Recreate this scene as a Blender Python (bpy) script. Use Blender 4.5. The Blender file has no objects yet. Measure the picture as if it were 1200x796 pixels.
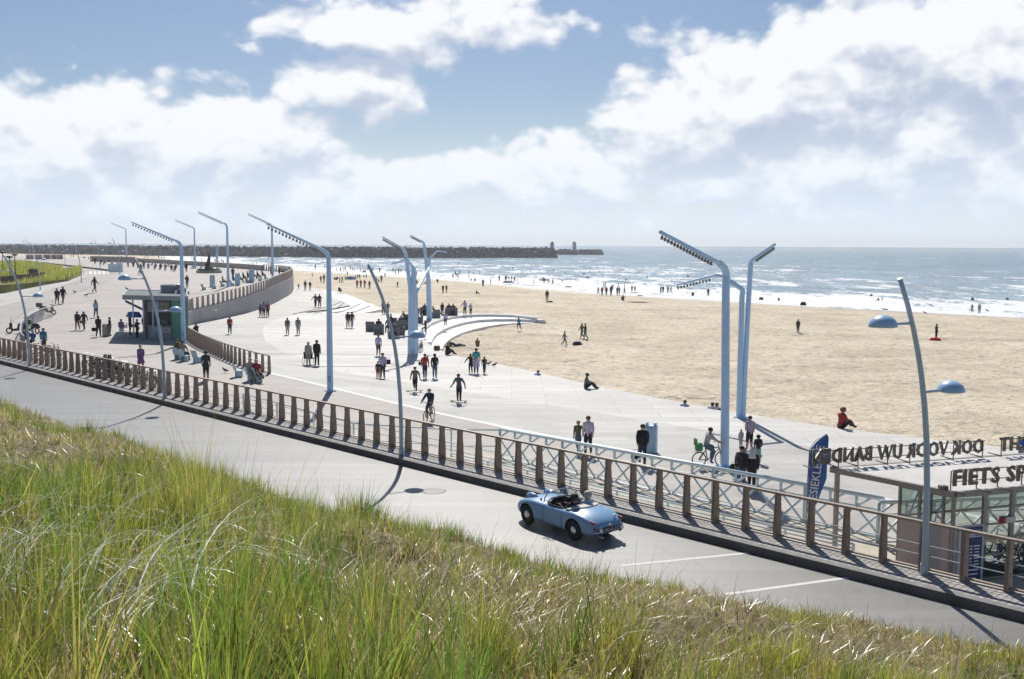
import bpy, bmesh, math, random
import numpy as np
from mathutils import Vector, Matrix, Euler
random.seed(7); rng = np.random.default_rng(7)
scene = bpy.context.scene
COL = scene.collection
R = math.radians
# ------------------------------------------------------------------ camera model
FPX = 1167.0; PITCH = R(5.40); ROLL = 0.005; EYE = Vector((0, 0, 8.0))
_f = Vector((0, math.cos(PITCH), -math.sin(PITCH)))
_r0 = Vector((1, 0, 0)); _u0 = Vector((0, math.sin(PITCH), math.cos(PITCH)))
_r = _r0*math.cos(ROLL) + _u0*math.sin(ROLL)
_u = -_r0*math.sin(ROLL) + _u0*math.cos(ROLL)
def ray(px, py):
    return (_f + _r*((px-600)/FPX) - _u*((py-398)/FPX))
def G(px, py, z=0.0):
    d = ray(px, py); t = (z-EYE.z)/d.z
    return EYE + d*t
def GY(px, py, Y):
    d = ray(px, py); t = (Y-EYE.y)/d.y
    return EYE + d*t
def depth(p): return (Vector(p)-EYE).dot(_f)
def sm(t):
    t = max(0.0, min(1.0, t)); return t*t*(3-2*t)
# ------------------------------------------------------------------ terrain
def drop(s): return -1.1*sm((s+62)/29.0)
def rise(Y): return 2.3*sm((Y-88)/80.0)
def zU(X, Y): return rise(Y) + drop((X-Y)/1.41421)*(1 if Y < 90 else 0)
def zL(X, Y):
    c = X+Y; s = (X-Y)/1.41421
    b = (drop(s)+1.1)*min(1.0, max(0.0, 1-(c-49.3)/9.0)) if c < 58.3 else 0.0
    far = .75*sm((Y-105)/60.0)*sm((-X-29)/8.0)
    return -1.1 + max(b, 0) + far
ZS = -2.0; ZW = -2.35
def GT(px, py, fn):
    if not callable(fn): return G(px, py, fn)
    z = 0.0
    for _ in range(40):
        p = G(px, py, z); z = z*.5 + .5*fn(p.x, p.y)
    p = G(px, py, z); return p
SURF = {'U': zU, 'L': zL, 'S': ZS, 'W': ZW-.1, 'R': -.25, 'Q': -1.1}
# ------------------------------------------------------------------ materials
def nd(nt, typ, **kw):
    n = nt.nodes.new(typ)
    for k, v in kw.items():
        if k.startswith('i_'):
            key = k[2:]; key = int(key) if key.isdigit() else key.replace('_', ' ')
            n.inputs[key].default_value = v
        else: setattr(n, k, v)
    return n
_M = {}
def mat(name, col, rough=.6, metal=0.0, var=.0, scale=3.0, bump=0.0, bscale=20.0, spec=.5, var2=None, stretch=None, coat=0):
    if name in _M: return _M[name]
    m = bpy.data.materials.new(name); m.use_nodes = True; nt = m.node_tree
    b = nt.nodes['Principled BSDF']
    b.inputs['Roughness'].default_value = rough; b.inputs['Metallic'].default_value = metal
    b.inputs['Specular IOR Level'].default_value = spec
    if coat: b.inputs['Coat Weight'].default_value = coat; b.inputs['Coat Roughness'].default_value = .05
    c = (*col, 1)
    b.inputs['Base Color'].default_value = c
    if var or bump:
        tc = nd(nt, 'ShaderNodeTexCoord'); src = tc.outputs['Object']
        if stretch:
            mp = nd(nt, 'ShaderNodeMapping'); mp.inputs['Scale'].default_value = stretch
            nt.links.new(src, mp.inputs[0]); src = mp.outputs[0]
    if var:
        n = nd(nt, 'ShaderNodeTexNoise', i_Scale=scale, i_Detail=5.0, i_Roughness=.6); nt.links.new(src, n.inputs['Vector'])
        mx = nd(nt, 'ShaderNodeMix', data_type='RGBA')
        lo = tuple(x*(1-var) for x in col)+(1,); hi = tuple(min(1, x*(1+var)) for x in (var2 or col))+(1,)
        mx.inputs[6].default_value = lo; mx.inputs[7].default_value = hi
        rp = nd(nt, 'ShaderNodeMapRange', i_1=.3, i_2=.7); nt.links.new(n.outputs[0], rp.inputs[0])
        nt.links.new(rp.outputs[0], mx.inputs[0]); nt.links.new(mx.outputs[2], b.inputs['Base Color'])
    if bump:
        n2 = nd(nt, 'ShaderNodeTexNoise', i_Scale=bscale, i_Detail=4.0); nt.links.new(src, n2.inputs['Vector'])
        bp = nd(nt, 'ShaderNodeBump', i_Strength=bump, i_Distance=.05); nt.links.new(n2.outputs[0], bp.inputs['Height'])
        nt.links.new(bp.outputs[0], b.inputs['Normal'])
    _M[name] = m; return m
def cmat(col, rough=.8):
    return mat('cloth_%d_%d_%d' % tuple(int(255*c) for c in col), col, rough, var=.18, scale=9, spec=.2)
def glassmat(name, col=(.8, .9, .92), alpha=.25, rough=.03):
    if name in _M: return _M[name]
    m = bpy.data.materials.new(name); m.use_nodes = True; nt = m.node_tree; nt.nodes.clear()
    o = nd(nt, 'ShaderNodeOutputMaterial'); mx = nd(nt, 'ShaderNodeMixShader'); mx.inputs[0].default_value = alpha
    t = nd(nt, 'ShaderNodeBsdfTransparent'); t.inputs[0].default_value = (*col, 1)
    g = nd(nt, 'ShaderNodeBsdfGlossy'); g.inputs['Roughness'].default_value = rough
    nt.links.new(t.outputs[0], mx.inputs[1]); nt.links.new(g.outputs[0], mx.inputs[2]); nt.links.new(mx.outputs[0], o.inputs[0])
    _M[name] = m; return m
# ------------------------------------------------------------------ mesh builder
class MB:
    def __init__(s): s.v = []; s.f = []; s.m = []; s.sm = []
    def add(s, vs, fs, mi=0, smooth=False):
        o = len(s.v); s.v += [tuple(v) for v in vs]
        for f in fs: s.f.append(tuple(o+i for i in f)); s.m.append(mi); s.sm.append(smooth)
        return s
    def box(s, c, size, rz=0, mi=0, mtx=None, bev=0.0):
        hx, hy, hz = size[0]/2, size[1]/2, size[2]/2
        M = mtx if mtx is not None else Matrix.Rotation(rz, 3, 'Z')
        c = Vector(c)
        if bev > 0:
            b = min(bev, hx*.9, hy*.9, hz*.9); vs = []; 
            # chamfered box: rings
            rings = [(hx-b, hy-b, -hz), (hx, hy, -hz+b), (hx, hy, hz-b), (hx-b, hy-b, hz)]
            for (x, y, z) in rings:
                for (ax, ay) in ((x, y-b), (x-b, y), (-x+b, y), (-x, y-b), (-x, -y+b), (-x+b, -y), (x-b, -y), (x, -y+b)):
                    vs.append(c + M @ Vector((ax, ay, z)))
            fs = []
            for k in range(3):
                for j in range(8):
                    a = k*8+j; bb = k*8+(j+1) % 8; fs.append((a, bb, bb+8, a+8))
            fs.append(tuple(range(7, -1, -1))); fs.append(tuple(range(24, 32)))
            return s.add(vs, fs, mi)
        vs = [c + M @ Vector((x*hx, y*hy, z*hz)) for z in (-1, 1) for (x, y) in ((-1, -1), (1, -1), (1, 1), (-1, 1))]
        return s.add(vs, [(3, 2, 1, 0), (4, 5, 6, 7), (0, 1, 5, 4), (1, 2, 6, 5), (2, 3, 7, 6), (3, 0, 4, 7)], mi)
    def tube(s, pts, r, n=8, mi=0, smooth=True, cap=True, flat=1.0):
        pts = [Vector(p) for p in pts]
        rs = r if isinstance(r, (list, tuple)) else [r]*len(pts)
        vs = []; up = None
        for i, p in enumerate(pts):
            if i == 0: t = pts[1]-p
            elif i == len(pts)-1: t = p-pts[i-1]
            else: t = (pts[i+1]-p).normalized() + (p-pts[i-1]).normalized()
            t.normalize()
            if up is None:
                up = Vector((0, 0, 1)) if abs(t.z) < .9 else Vector((1, 0, 0))
            a = t.cross(up)
            if a.length < 1e-4: a = t.cross(Vector((0, 1, 0)))
            a.normalize(); b = a.cross(t).normalized(); up = b
            for k in range(n):
                an = 2*math.pi*(k+.5)/n
                vs.append(p + a*math.cos(an)*rs[i] + b*math.sin(an)*rs[i]*flat)
        fs = []
        for i in range(len(pts)-1):
            for k in range(n):
                k2 = (k+1) % n
                fs.append((i*n+k, i*n+k2, (i+1)*n+k2, (i+1)*n+k))
        s.add(vs, fs, mi, smooth)
        if cap:
            o = len(s.v)-len(vs)
            s.f.append(tuple(o+k for k in range(n-1, -1, -1))); s.m.append(mi); s.sm.append(False)
            e = o+(len(pts)-1)*n
            s.f.append(tuple(e+k for k in range(n))); s.m.append(mi); s.sm.append(False)
        return s
    def lathe(s, prof, c=(0, 0, 0), n=16, mi=0, mtx=None, smooth=True):
        c = Vector(c); M = mtx or Matrix.Identity(3); vs = []
        for (r, z) in prof:
            for k in range(n):
                a = 2*math.pi*k/n; vs.append(c + M @ Vector((r*math.cos(a), r*math.sin(a), z)))
        fs = []
        for i in range(len(prof)-1):
            for k in range(n):
                k2 = (k+1) % n; fs.append((i*n+k, i*n+k2, (i+1)*n+k2, (i+1)*n+k))
        s.add(vs, fs, mi, smooth); o = len(s.v)-len(vs)
        if prof[0][0] > 1e-5: s.f.append(tuple(o+k for k in range(n-1, -1, -1))); s.m.append(mi); s.sm.append(False)
        if prof[-1][0] > 1e-5: s.f.append(tuple(o+(len(prof)-1)*n+k for k in range(n))); s.m.append(mi); s.sm.append(False)
        return s
    def torus(s, c, R_, r, axis='X', n=20, m=6, mi=0, mtx=None):
        vs = []; M = mtx or Matrix.Identity(3)
        for i in range(n):
            a = 2*math.pi*i/n
            for j in range(m):
                b = 2*math.pi*j/m; rr = R_+r*math.cos(b)
                p = (r*math.sin(b), rr*math.cos(a), rr*math.sin(a))
                if axis == 'Y': p = (p[1], p[0], p[2])
                if axis == 'Z': p = (p[1], p[2], p[0])
                vs.append(Vector(c)+M @ Vector(p))
        fs = [(i*m+j, ((i+1) % n)*m+j, ((i+1) % n)*m+(j+1) % m, i*m+(j+1) % m) for i in range(n) for j in range(m)]
        return s.add(vs, fs, mi, True)
    def prism(s, poly, z0, z1, mi=0, bottom=True):
        n = len(poly); vs = [(p[0], p[1], z0) for p in poly]+[(p[0], p[1], z1) for p in poly]
        fs = [tuple(range(n, 2*n))]+[(i, (i+1) % n, (i+1) % n+n, i+n) for i in range(n)]
        if bottom: fs.append(tuple(range(n-1, -1, -1)))
        return s.add(vs, fs, mi)
    def plate(s, pts, thick, mi=0):
        """planar outline with thickness along its normal"""
        pts = [Vector(p) for p in pts]; n = len(pts)
        nn = Vector((0, 0, 0))
        for i in range(n): nn += pts[i].cross(pts[(i+1) % n])
        nn.normalize(); nn *= thick/2
        vs = [p-nn for p in pts]+[p+nn for p in pts]
        return s.add(vs, [tuple(range(n, 2*n)), tuple(range(n-1, -1, -1))]+[(i, (i+1) % n, (i+1) % n+n, i+n) for i in range(n)], mi)
    def mesh(s, name, mats):
        me = bpy.data.meshes.new(name); me.from_pydata(s.v, [], s.f)
        for m in (mats if isinstance(mats, (list, tuple)) else [mats]): me.materials.append(m)
        me.polygons.foreach_set('material_index', s.m); me.polygons.foreach_set('use_smooth', s.sm)
        me.update(); return me
    def build(s, name, mats, parent=None, loc=None, rz=0, **kw):
        o = bpy.data.objects.new(name, s.mesh(name, mats)); COL.objects.link(o)
        if parent: o.parent = parent
        if loc is not None: o.location = loc
        if rz: o.rotation_euler.z = rz
        tag(o, **kw); return o
def tag(o, label=None, cat=None, group=None, kind=None):
    if label: o['label'] = label
    if cat: o['category'] = cat
    if group: o['group'] = group
    if kind: o['kind'] = kind
    return o
def empty(name, loc=(0, 0, 0), rz=0, scale=1.0, **kw):
    o = bpy.data.objects.new(name, None); COL.objects.link(o); o.location = loc; o.rotation_euler.z = rz
    o.empty_display_size = .2
    if scale != 1.0: o.scale = (scale,)*3
    return tag(o, **kw)
_kids = {}
def copy_tree(o, parent=None):
    c = o.copy(); COL.objects.link(c)
    if parent: c.parent = parent
    for ch in [x for x in COL.objects if x.parent == o]: copy_tree(ch, c)
    return c
def place(o, loc, rz=0, scale=None, **kw):
    o.location = loc; o.rotation_euler.z = rz
    if scale: o.scale = (scale,)*3
    return tag(o, **kw)
def evaluated(o, name):
    bpy.context.view_layer.update()
    dg = bpy.context.evaluated_depsgraph_get()
    return bpy.data.meshes.new_from_object(o.evaluated_get(dg))
# value noise (numpy)
_P = rng.random((256, 256))
def vnoise(x, y):
    xi = np.floor(x).astype(int); yi = np.floor(y).astype(int); fx = x-xi; fy = y-yi
    fx = fx*fx*(3-2*fx); fy = fy*fy*(3-2*fy)
    a = _P[xi % 256, yi % 256]; b = _P[(xi+1) % 256, yi % 256]; c = _P[xi % 256, (yi+1) % 256]; d = _P[(xi+1) % 256, (yi+1) % 256]
    return (a*(1-fx)+b*fx)*(1-fy)+(c*(1-fx)+d*fx)*fy
def fbm(x, y, o=4):
    t = 0; a = .5
    for k in range(o): t = t+a*vnoise(x*2**k+13*k, y*2**k+7*k); a *= .5
    return t/(1-.5**o)
def np_mesh(name, verts, quads, mats, smooth=True, attrs=None, parent=None, tris=None, **kw):
    me = bpy.data.meshes.new(name)
    nv = len(verts); nq = len(quads); nt = 0 if tris is None else len(tris)
    me.vertices.add(nv); me.vertices.foreach_set('co', np.asarray(verts, dtype=np.float32).ravel())
    li = np.asarray(quads, dtype=np.int32).ravel(); ls = np.arange(nq, dtype=np.int32)*4; lt = np.full(nq, 4, dtype=np.int32)
    if nt:
        li = np.concatenate([li, np.asarray(tris, dtype=np.int32).ravel()])
        ls = np.concatenate([ls, nq*4+np.arange(nt, dtype=np.int32)*3]); lt = np.concatenate([lt, np.full(nt, 3, dtype=np.int32)])
    me.loops.add(len(li)); me.loops.foreach_set('vertex_index', li)
    me.polygons.add(nq+nt); me.polygons.foreach_set('loop_start', ls)
    try: me.polygons.foreach_set('loop_total', lt)
    except Exception: pass
    me.polygons.foreach_set('use_smooth', np.full(nq+nt, smooth))
    for m in (mats if isinstance(mats, (list, tuple)) else [mats]): me.materials.append(m)
    if attrs:
        for k, (typ, a) in attrs.items():
            at = me.attributes.new(k, typ, 'POINT')
            at.data.foreach_set('color' if typ == 'FLOAT_COLOR' else 'value', np.asarray(a, dtype=np.float32).ravel())
    me.update(calc_edges=True); me.validate()
    o = bpy.data.objects.new(name, me); COL.objects.link(o)
    if parent: o.parent = parent
    return tag(o, **kw)
def grid_quads(nr, nc):
    i = np.arange(nr-1)[:, None]*nc+np.arange(nc-1)[None, :]
    return np.stack([i, i+1, i+nc+1, i+nc], -1).reshape(-1, 4)
# ------------------------------------------------------------------ camera
cam = bpy.data.cameras.new('camera'); cam.lens = FPX/1200*36; cam.sensor_width = 36; cam.clip_start = .1; cam.clip_end = 60000
co = bpy.data.objects.new('camera', cam); COL.objects.link(co)
co.matrix_world = Matrix(((_r.x, _u.x, -_f.x, EYE.x), (_r.y, _u.y, -_f.y, EYE.y), (_r.z, _u.z, -_f.z, EYE.z), (0, 0, 0, 1)))
scene.camera = co
scene.view_settings.view_transform = 'Standard'; scene.view_settings.look = 'None'; scene.view_settings.gamma = 1
scene.view_settings.exposure = 0.05
scene.render.engine = 'CYCLES'
cy = scene.cycles
cy.max_bounces = 5; cy.diffuse_bounces = 3; cy.glossy_bounces = 2; cy.transmission_bounces = 4; cy.transparent_max_bounces = 8; cy.volume_bounces = 0
cy.use_adaptive_sampling = True; cy.adaptive_threshold = .03; cy.use_denoising = True; cy.sample_clamp_indirect = 4; cy.sample_clamp_direct = 12
cy.caustics_reflective = False; cy.caustics_refractive = False
# ------------------------------------------------------------------ sun
SUN_AZ = R(-4.0); SUN_EL = R(45.5)
sd = Vector((math.sin(SUN_AZ)*math.cos(SUN_EL), math.cos(SUN_AZ)*math.cos(SUN_EL), math.sin(SUN_EL)))
sl = bpy.data.lights.new('sun', 'SUN'); sl.energy = 4.6; sl.angle = R(.53); sl.color = (1, .955, .88)
so = bpy.data.objects.new('sun', sl); COL.objects.link(so); so.rotation_euler = sd.to_track_quat('Z', 'Y').to_euler(); so.location = (0, 0, 60)
# ------------------------------------------------------------------ world: daylight sky with cumulus
w = bpy.data.worlds.new('World'); scene.world = w; w.use_nodes = True; nt = w.node_tree; nt.nodes.clear()
L = nt.links.new
out = nd(nt, 'ShaderNodeOutputWorld'); bg = nd(nt, 'ShaderNodeBackground'); bg.inputs['Strength'].default_value = .12
sky = nd(nt, 'ShaderNodeTexSky', sky_type='NISHITA', sun_disc=False, sun_elevation=SUN_EL, sun_rotation=SUN_AZ, altitude=10, air_density=1.0, dust_density=.6, ozone_density=1.5)
tc = nd(nt, 'ShaderNodeTexCoord')
sx = nd(nt, 'ShaderNodeSeparateXYZ'); L(tc.outputs['Generated'], sx.inputs[0])
def mth(t, op, a, b=None, c=None, clamp=False):
    n = nd(t, 'ShaderNodeMath', operation=op, use_clamp=clamp)
    for i, x in enumerate((a, b, c)):
        if x is None: continue
        if isinstance(x, (int, float)): n.inputs[i].default_value = x
        else: t.links.new(x, n.inputs[i])
    return n.outputs[0]
az = mth(nt, 'ARCTAN2', sx.outputs[0], sx.outputs[1])
hyp = mth(nt, 'SQRT', mth(nt, 'ADD', mth(nt, 'MULTIPLY', sx.outputs[0], sx.outputs[0]), mth(nt, 'MULTIPLY', sx.outputs[1], sx.outputs[1])))
el = mth(nt, 'ARCTAN2', sx.outputs[2], hyp)
pos = nd(nt, 'ShaderNodeCombineXYZ'); L(az, pos.inputs[0]); L(el, pos.inputs[1])
def pae(px, py):
    d = ray(px, py); return (math.atan2(d.x, d.y), math.atan2(d.z, math.hypot(d.x, d.y)))
# cloud group
g = bpy.data.node_groups.new('cumulus', 'ShaderNodeTree')
g.interface.new_socket('P', in_out='INPUT', socket_type='NodeSocketVector'); g.interface.new_socket('D', in_out='OUTPUT', socket_type='NodeSocketFloat')
gi = g.nodes.new('NodeGroupInput'); go = g.nodes.new('NodeGroupOutput'); GL = g.links.new
wn = nd(g, 'ShaderNodeTexNoise', i_Scale=9.0, i_Detail=3.0, i_Roughness=.5); GL(gi.outputs[0], wn.inputs['Vector'])
wsub = nd(g, 'ShaderNodeVectorMath', operation='SUBTRACT'); GL(wn.outputs['Color'], wsub.inputs[0]); wsub.inputs[1].default_value = (.5, .5, .5)
wsc = nd(g, 'ShaderNodeVectorMath', operation='MULTIPLY'); GL(wsub.outputs[0], wsc.inputs[0]); wsc.inputs[1].default_value = (.07, .045, 0)
wad = nd(g, 'ShaderNodeVectorMath', operation='ADD'); GL(gi.outputs[0], wad.inputs[0]); GL(wsc.outputs[0], wad.inputs[1])
BL = [ # px, py, rx, ry, weight
 (40, 175, 150, 78, 1.0), (170, 165, 130, 72, 1.0), (290, 185, 105, 72, 1.0), (365, 225, 110, 45, .8), (150, 240, 330, 45, .75),
 (480, 210, 120, 38, .9), (560, 200, 90, 32, .9), (620, 225, 130, 35, .8),
 (440, 40, 150, 42, .8), (560, 28, 120, 34, .75), (400, 105, 85, 50, .75), (440, 130, 60, 35, .6), (330, 45, 60, 40, .35),
 (690, 195, 75, 50, 1.0), (770, 160, 100, 60, 1.0), (880, 120, 130, 85, 1.15), (1020, 90, 190, 100, 1.2), (1160, 80, 160, 110, 1.1), (1060, 190, 240, 60, 1.0), (850, 215, 180, 42, .9), (1280, 130, 160, 120, 1.0), (1000, 245, 320, 30, .55),
 (-150, 190, 170, 80, .9), (-420, 120, 200, 60, .8), (1500, 40, 200, 90, .8)]
acc = None
for (px, py, rx, ry, wt) in BL:
    a0, e0 = pae(px, py)
    s1 = nd(g, 'ShaderNodeVectorMath', operation='SUBTRACT'); GL(wad.outputs[0], s1.inputs[0]); s1.inputs[1].default_value = (a0, e0, 0)
    s2 = nd(g, 'ShaderNodeVectorMath', operation='MULTIPLY'); GL(s1.outputs[0], s2.inputs[0]); s2.inputs[1].default_value = (FPX/rx, FPX/ry, 0)
    s3 = nd(g, 'ShaderNodeVectorMath', operation='LENGTH'); GL(s2.outputs[0], s3.inputs[0])
    v = mth(g, 'MULTIPLY', mth(g, 'SUBTRACT', 1.45, s3.outputs['Value']), wt)
    acc = v if acc is None else mth(g, 'SMOOTH_MAX', acc, v, .25)
fn = nd(g, 'ShaderNodeTexNoise', i_Scale=11.0, i_Detail=10.0, i_Roughness=.56, i_Distortion=.15)
fm = nd(g, 'ShaderNodeVectorMath', operation='MULTIPLY'); GL(gi.outputs[0], fm.inputs[0]); fm.inputs[1].default_value = (1, 1.45, 1); GL(fm.outputs[0], fn.inputs['Vector'])
vo = nd(g, 'ShaderNodeTexVoronoi', feature='SMOOTH_F1', i_Scale=26.0, i_Smoothness=.6); 
try: vo.inputs['Detail'].default_value = 2.0
except Exception: pass
va = nd(g, 'ShaderNodeVectorMath', operation='ADD'); GL(fm.outputs[0], va.inputs[0]); GL(wsc.outputs[0], va.inputs[1]); GL(va.outputs[0], vo.inputs['Vector'])
dd = mth(g, 'ADD', mth(g, 'SUBTRACT', acc, .16), mth(g, 'MULTIPLY', mth(g, 'SUBTRACT', fn.outputs[0], .5), 1.9))
dd = mth(g, 'ADD', dd, mth(g, 'MULTIPLY', mth(g, 'SUBTRACT', .45, vo.outputs['Distance']), .6))
GL(dd, go.inputs[0])
def cloud(vec):
    n = nt.nodes.new('ShaderNodeGroup'); n.node_tree = g; L(vec, n.inputs[0]); return n.outputs[0]
D0 = cloud(pos.outputs[0])
of = nd(nt, 'ShaderNodeVectorMath', operation='ADD'); L(pos.outputs[0], of.inputs[0]); of.inputs[1].default_value = (-.008, .028, 0)
D1 = cloud(of.outputs[0])
cov = mth(nt, 'MULTIPLY', D0, 2.6, clamp=True)
cov = nd(nt, 'ShaderNodeMapRange', interpolation_type='SMOOTHSTEP'); L(D0, cov.inputs[0]); cov.inputs[1].default_value = -.10; cov.inputs[2].default_value = .34; cov = cov.outputs[0]
# light: thin toward the sun side is bright, deep below is grey
lit = nd(nt, 'ShaderNodeMapRange', interpolation_type='SMOOTHSTEP'); L(mth(nt, 'SUBTRACT', D0, D1), lit.inputs[0]); lit.inputs[1].default_value = -.42; lit.inputs[2].default_value = .46
dp = nd(nt, 'ShaderNodeMapRange'); L(D1, dp.inputs[0]); dp.inputs[1].default_value = .35; dp.inputs[2].default_value = 1.9; dp.inputs[3].default_value = 1.0; dp.inputs[4].default_value = .22
sh = mth(nt, 'ADD', mth(nt, 'MULTIPLY', lit.outputs[0], .80), mth(nt, 'MULTIPLY', dp.outputs[0], .26), clamp=True)
cc = nd(nt, 'ShaderNodeMix', data_type='RGBA'); L(sh, cc.inputs[0]); cc.inputs[6].default_value = (3.35, 4.05, 5.45, 1); cc.inputs[7].default_value = (7.9, 8.0, 8.2, 1)
skc = nd(nt, 'ShaderNodeMix', data_type='RGBA', blend_type='MULTIPLY'); skc.inputs[0].default_value = 1.0; L(sky.outputs[0], skc.inputs[6]); skc.inputs[7].default_value = (.50, .53, .59, 1)
m1 = nd(nt, 'ShaderNodeMix', data_type='RGBA'); L(mth(nt, 'MULTIPLY', cov, .96), m1.inputs[0]); L(skc.outputs[2], m1.inputs[6]); L(cc.outputs[2], m1.inputs[7])
# pale haze toward the horizon (air)
hz = nd(nt, 'ShaderNodeMapRange', interpolation_type='SMOOTHSTEP'); L(el, hz.inputs[0]); hz.inputs[1].default_value = 0.0; hz.inputs[2].default_value = .19; hz.inputs[3].default_value = 1.0; hz.inputs[4].default_value = 0.0
m2 = nd(nt, 'ShaderNodeMix', data_type='RGBA'); L(mth(nt, 'MULTIPLY', mth(nt, 'POWER', hz.outputs[0], 2.0), .86), m2.inputs[0]); L(m1.outputs[2], m2.inputs[6]); m2.inputs[7].default_value = (6.7, 7.45, 8.4, 1)
L(m2.outputs[2], bg.inputs[0]); L(bg.outputs[0], out.inputs[0])
w.cycles.sampling_method = 'MANUAL'; w.cycles.sample_map_resolution = 1024

HAZE = .0002
if HAZE:
    b = MB(); b.prism([(-3000, -60), (3000, -60), (3000, 3200), (-3000, 3200)], -12, 26)
    m = bpy.data.materials.new('air'); m.use_nodes = True; n_ = m.node_tree; n_.nodes.clear()
    o = nd(n_, 'ShaderNodeOutputMaterial'); v = nd(n_, 'ShaderNodeVolumePrincipled'); v.inputs['Color'].default_value = (.93, .96, 1, 1); v.inputs['Density'].default_value = HAZE; v.inputs['Anisotropy'].default_value = .3
    n_.links.new(v.outputs[0], o.inputs['Volume']); hb = b.build('haze', [m], kind='stuff', label='thin pale sea haze over the whole beach', cat='haze')
# ------------------------------------------------------------------ ground materials
def ground_mat(name, col, col2, scale, streak=None, rough=.75, bump=.15, bscale=30, fine=.12, spec=.4, joints=None):
    m = bpy.data.materials.new(name); m.use_nodes = True; nt = m.node_tree; b = nt.nodes['Principled BSDF']; L = nt.links.new
    b.inputs['Roughness'].default_value = rough; b.inputs['Specular IOR Level'].default_value = spec
    tc = nd(nt, 'ShaderNodeTexCoord'); mp = nd(nt, 'ShaderNodeMapping'); L(tc.outputs['Object'], mp.inputs[0])
    if streak: mp.inputs['Rotation'].default_value = (0, 0, streak[0]); mp.inputs['Scale'].default_value = streak[1]
    n1 = nd(nt, 'ShaderNodeTexNoise', i_Scale=scale, i_Detail=6.0, i_Roughness=.6); L(mp.outputs[0], n1.inputs['Vector'])
    r1 = nd(nt, 'ShaderNodeMapRange', i_1=.33, i_2=.67); L(n1.outputs[0], r1.inputs[0])
    mx = nd(nt, 'ShaderNodeMix', data_type='RGBA'); L(r1.outputs[0], mx.inputs[0]); mx.inputs[6].default_value = (*col, 1); mx.inputs[7].default_value = (*col2, 1)
    n2 = nd(nt, 'ShaderNodeTexNoise', i_Scale=bscale, i_Detail=3.0); L(tc.outputs['Object'], n2.inputs['Vector'])
    m2 = nd(nt, 'ShaderNodeMix', data_type='RGBA', blend_type='MULTIPLY'); m2.inputs[0].default_value = 1.0
    r2 = nd(nt, 'ShaderNodeMapRange', i_1=.3, i_2=.7, i_3=1-fine, i_4=1+fine*.3); L(n2.outputs[0], r2.inputs[0])
    L(mx.outputs[2], m2.inputs[6]); L(r2.outputs[0], m2.inputs[7]); last = m2.outputs[2]
    if joints:
        rot, sx_, sy_, dark = joints
        mj = nd(nt, 'ShaderNodeMapping'); L(tc.outputs['Object'], mj.inputs[0]); mj.inputs['Rotation'].default_value = (0, 0, rot)
        bt = nd(nt, 'ShaderNodeTexBrick', offset=.5, i_Scale=1.0, i_Mortar_Size=.03); bt.inputs['Brick Width'].default_value = sx_; bt.inputs['Row Height'].default_value = sy_
        bt.inputs['Color1'].default_value = (1, 1, 1, 1); bt.inputs['Color2'].default_value = (.86, .86, .86, 1); bt.inputs['Mortar'].default_value = (dark, dark, dark, 1)
        L(mj.outputs[0], bt.inputs['Vector'])
        m3 = nd(nt, 'ShaderNodeMix', data_type='RGBA', blend_type='MULTIPLY'); m3.inputs[0].default_value = 1.0; L(last, m3.inputs[6]); L(bt.outputs['Color'], m3.inputs[7]); last = m3.outputs[2]
    ns = nd(nt, 'ShaderNodeTexNoise', i_Scale=.11, i_Detail=8.0, i_Roughness=.7); L(tc.outputs['Object'], ns.inputs['Vector'])
    rs = nd(nt, 'ShaderNodeMapRange', i_1=.36, i_2=.60, i_3=.89, i_4=1.03); L(ns.outputs[0], rs.inputs[0])
    ms = nd(nt, 'ShaderNodeMix', data_type='RGBA', blend_type='MULTIPLY'); ms.inputs[0].default_value = 1.0; L(last, ms.inputs[6]); L(rs.outputs[0], ms.inputs[7]); last = ms.outputs[2]
    L(last, b.inputs['Base Color'])
    if bump:
        bp = nd(nt, 'ShaderNodeBump', i_Strength=bump, i_Distance=.03); L(n2.outputs[0], bp.inputs['Height']); L(bp.outputs[0], b.inputs['Normal'])
    return m
M_road = ground_mat('asphalt', (.20, .195, .183), (.28, .272, .255), .8, (R(45), (.10, 1.6, 1)), .40, .25, 60, .18, spec=.8)
nt = M_road.node_tree; b_ = nt.nodes['Principled BSDF']; src = b_.inputs['Base Color'].links[0].from_socket
tc = nd(nt, 'ShaderNodeTexCoord'); dn = nd(nt, 'ShaderNodeTexNoise', i_Scale=.8, i_Detail=5.0); nt.links.new(tc.outputs['Object'], dn.inputs['Vector'])
da = nd(nt, 'ShaderNodeVectorMath', operation='MULTIPLY_ADD'); nt.links.new(dn.outputs['Color'], da.inputs[0]); da.inputs[1].default_value = (1.6, 1.6, 0); nt.links.new(tc.outputs['Object'], da.inputs[2])
vc = nd(nt, 'ShaderNodeTexVoronoi', feature='DISTANCE_TO_EDGE', i_Scale=.22); nt.links.new(da.outputs[0], vc.inputs['Vector'])
rc = nd(nt, 'ShaderNodeMapRange', i_1=.002, i_2=.007, i_3=.86, i_4=1.0); nt.links.new(vc.outputs['Distance'], rc.inputs[0])
mc = nd(nt, 'ShaderNodeMix', data_type='RGBA', blend_type='MULTIPLY'); mc.inputs[0].default_value = 1.0; nt.links.new(src, mc.inputs[6]); nt.links.new(rc.outputs[0], mc.inputs[7]); nt.links.new(mc.outputs[2], b_.inputs['Base Color'])
M_path = ground_mat('pink_clinker_paving', (.41, .375, .345), (.50, .465, .43), .5, (R(45), (.15, 1.2, 1)), .7, .1, 25, .08, joints=(R(-45), .9, .3, .9))
M_band = ground_mat('grey_concrete_deck', (.43, .415, .39), (.56, .545, .515), .55, (R(-8), (.12, 1.6, 1)), .65, .1, 25, .06, joints=(R(-8), 3.0, 1.0, .8))
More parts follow.
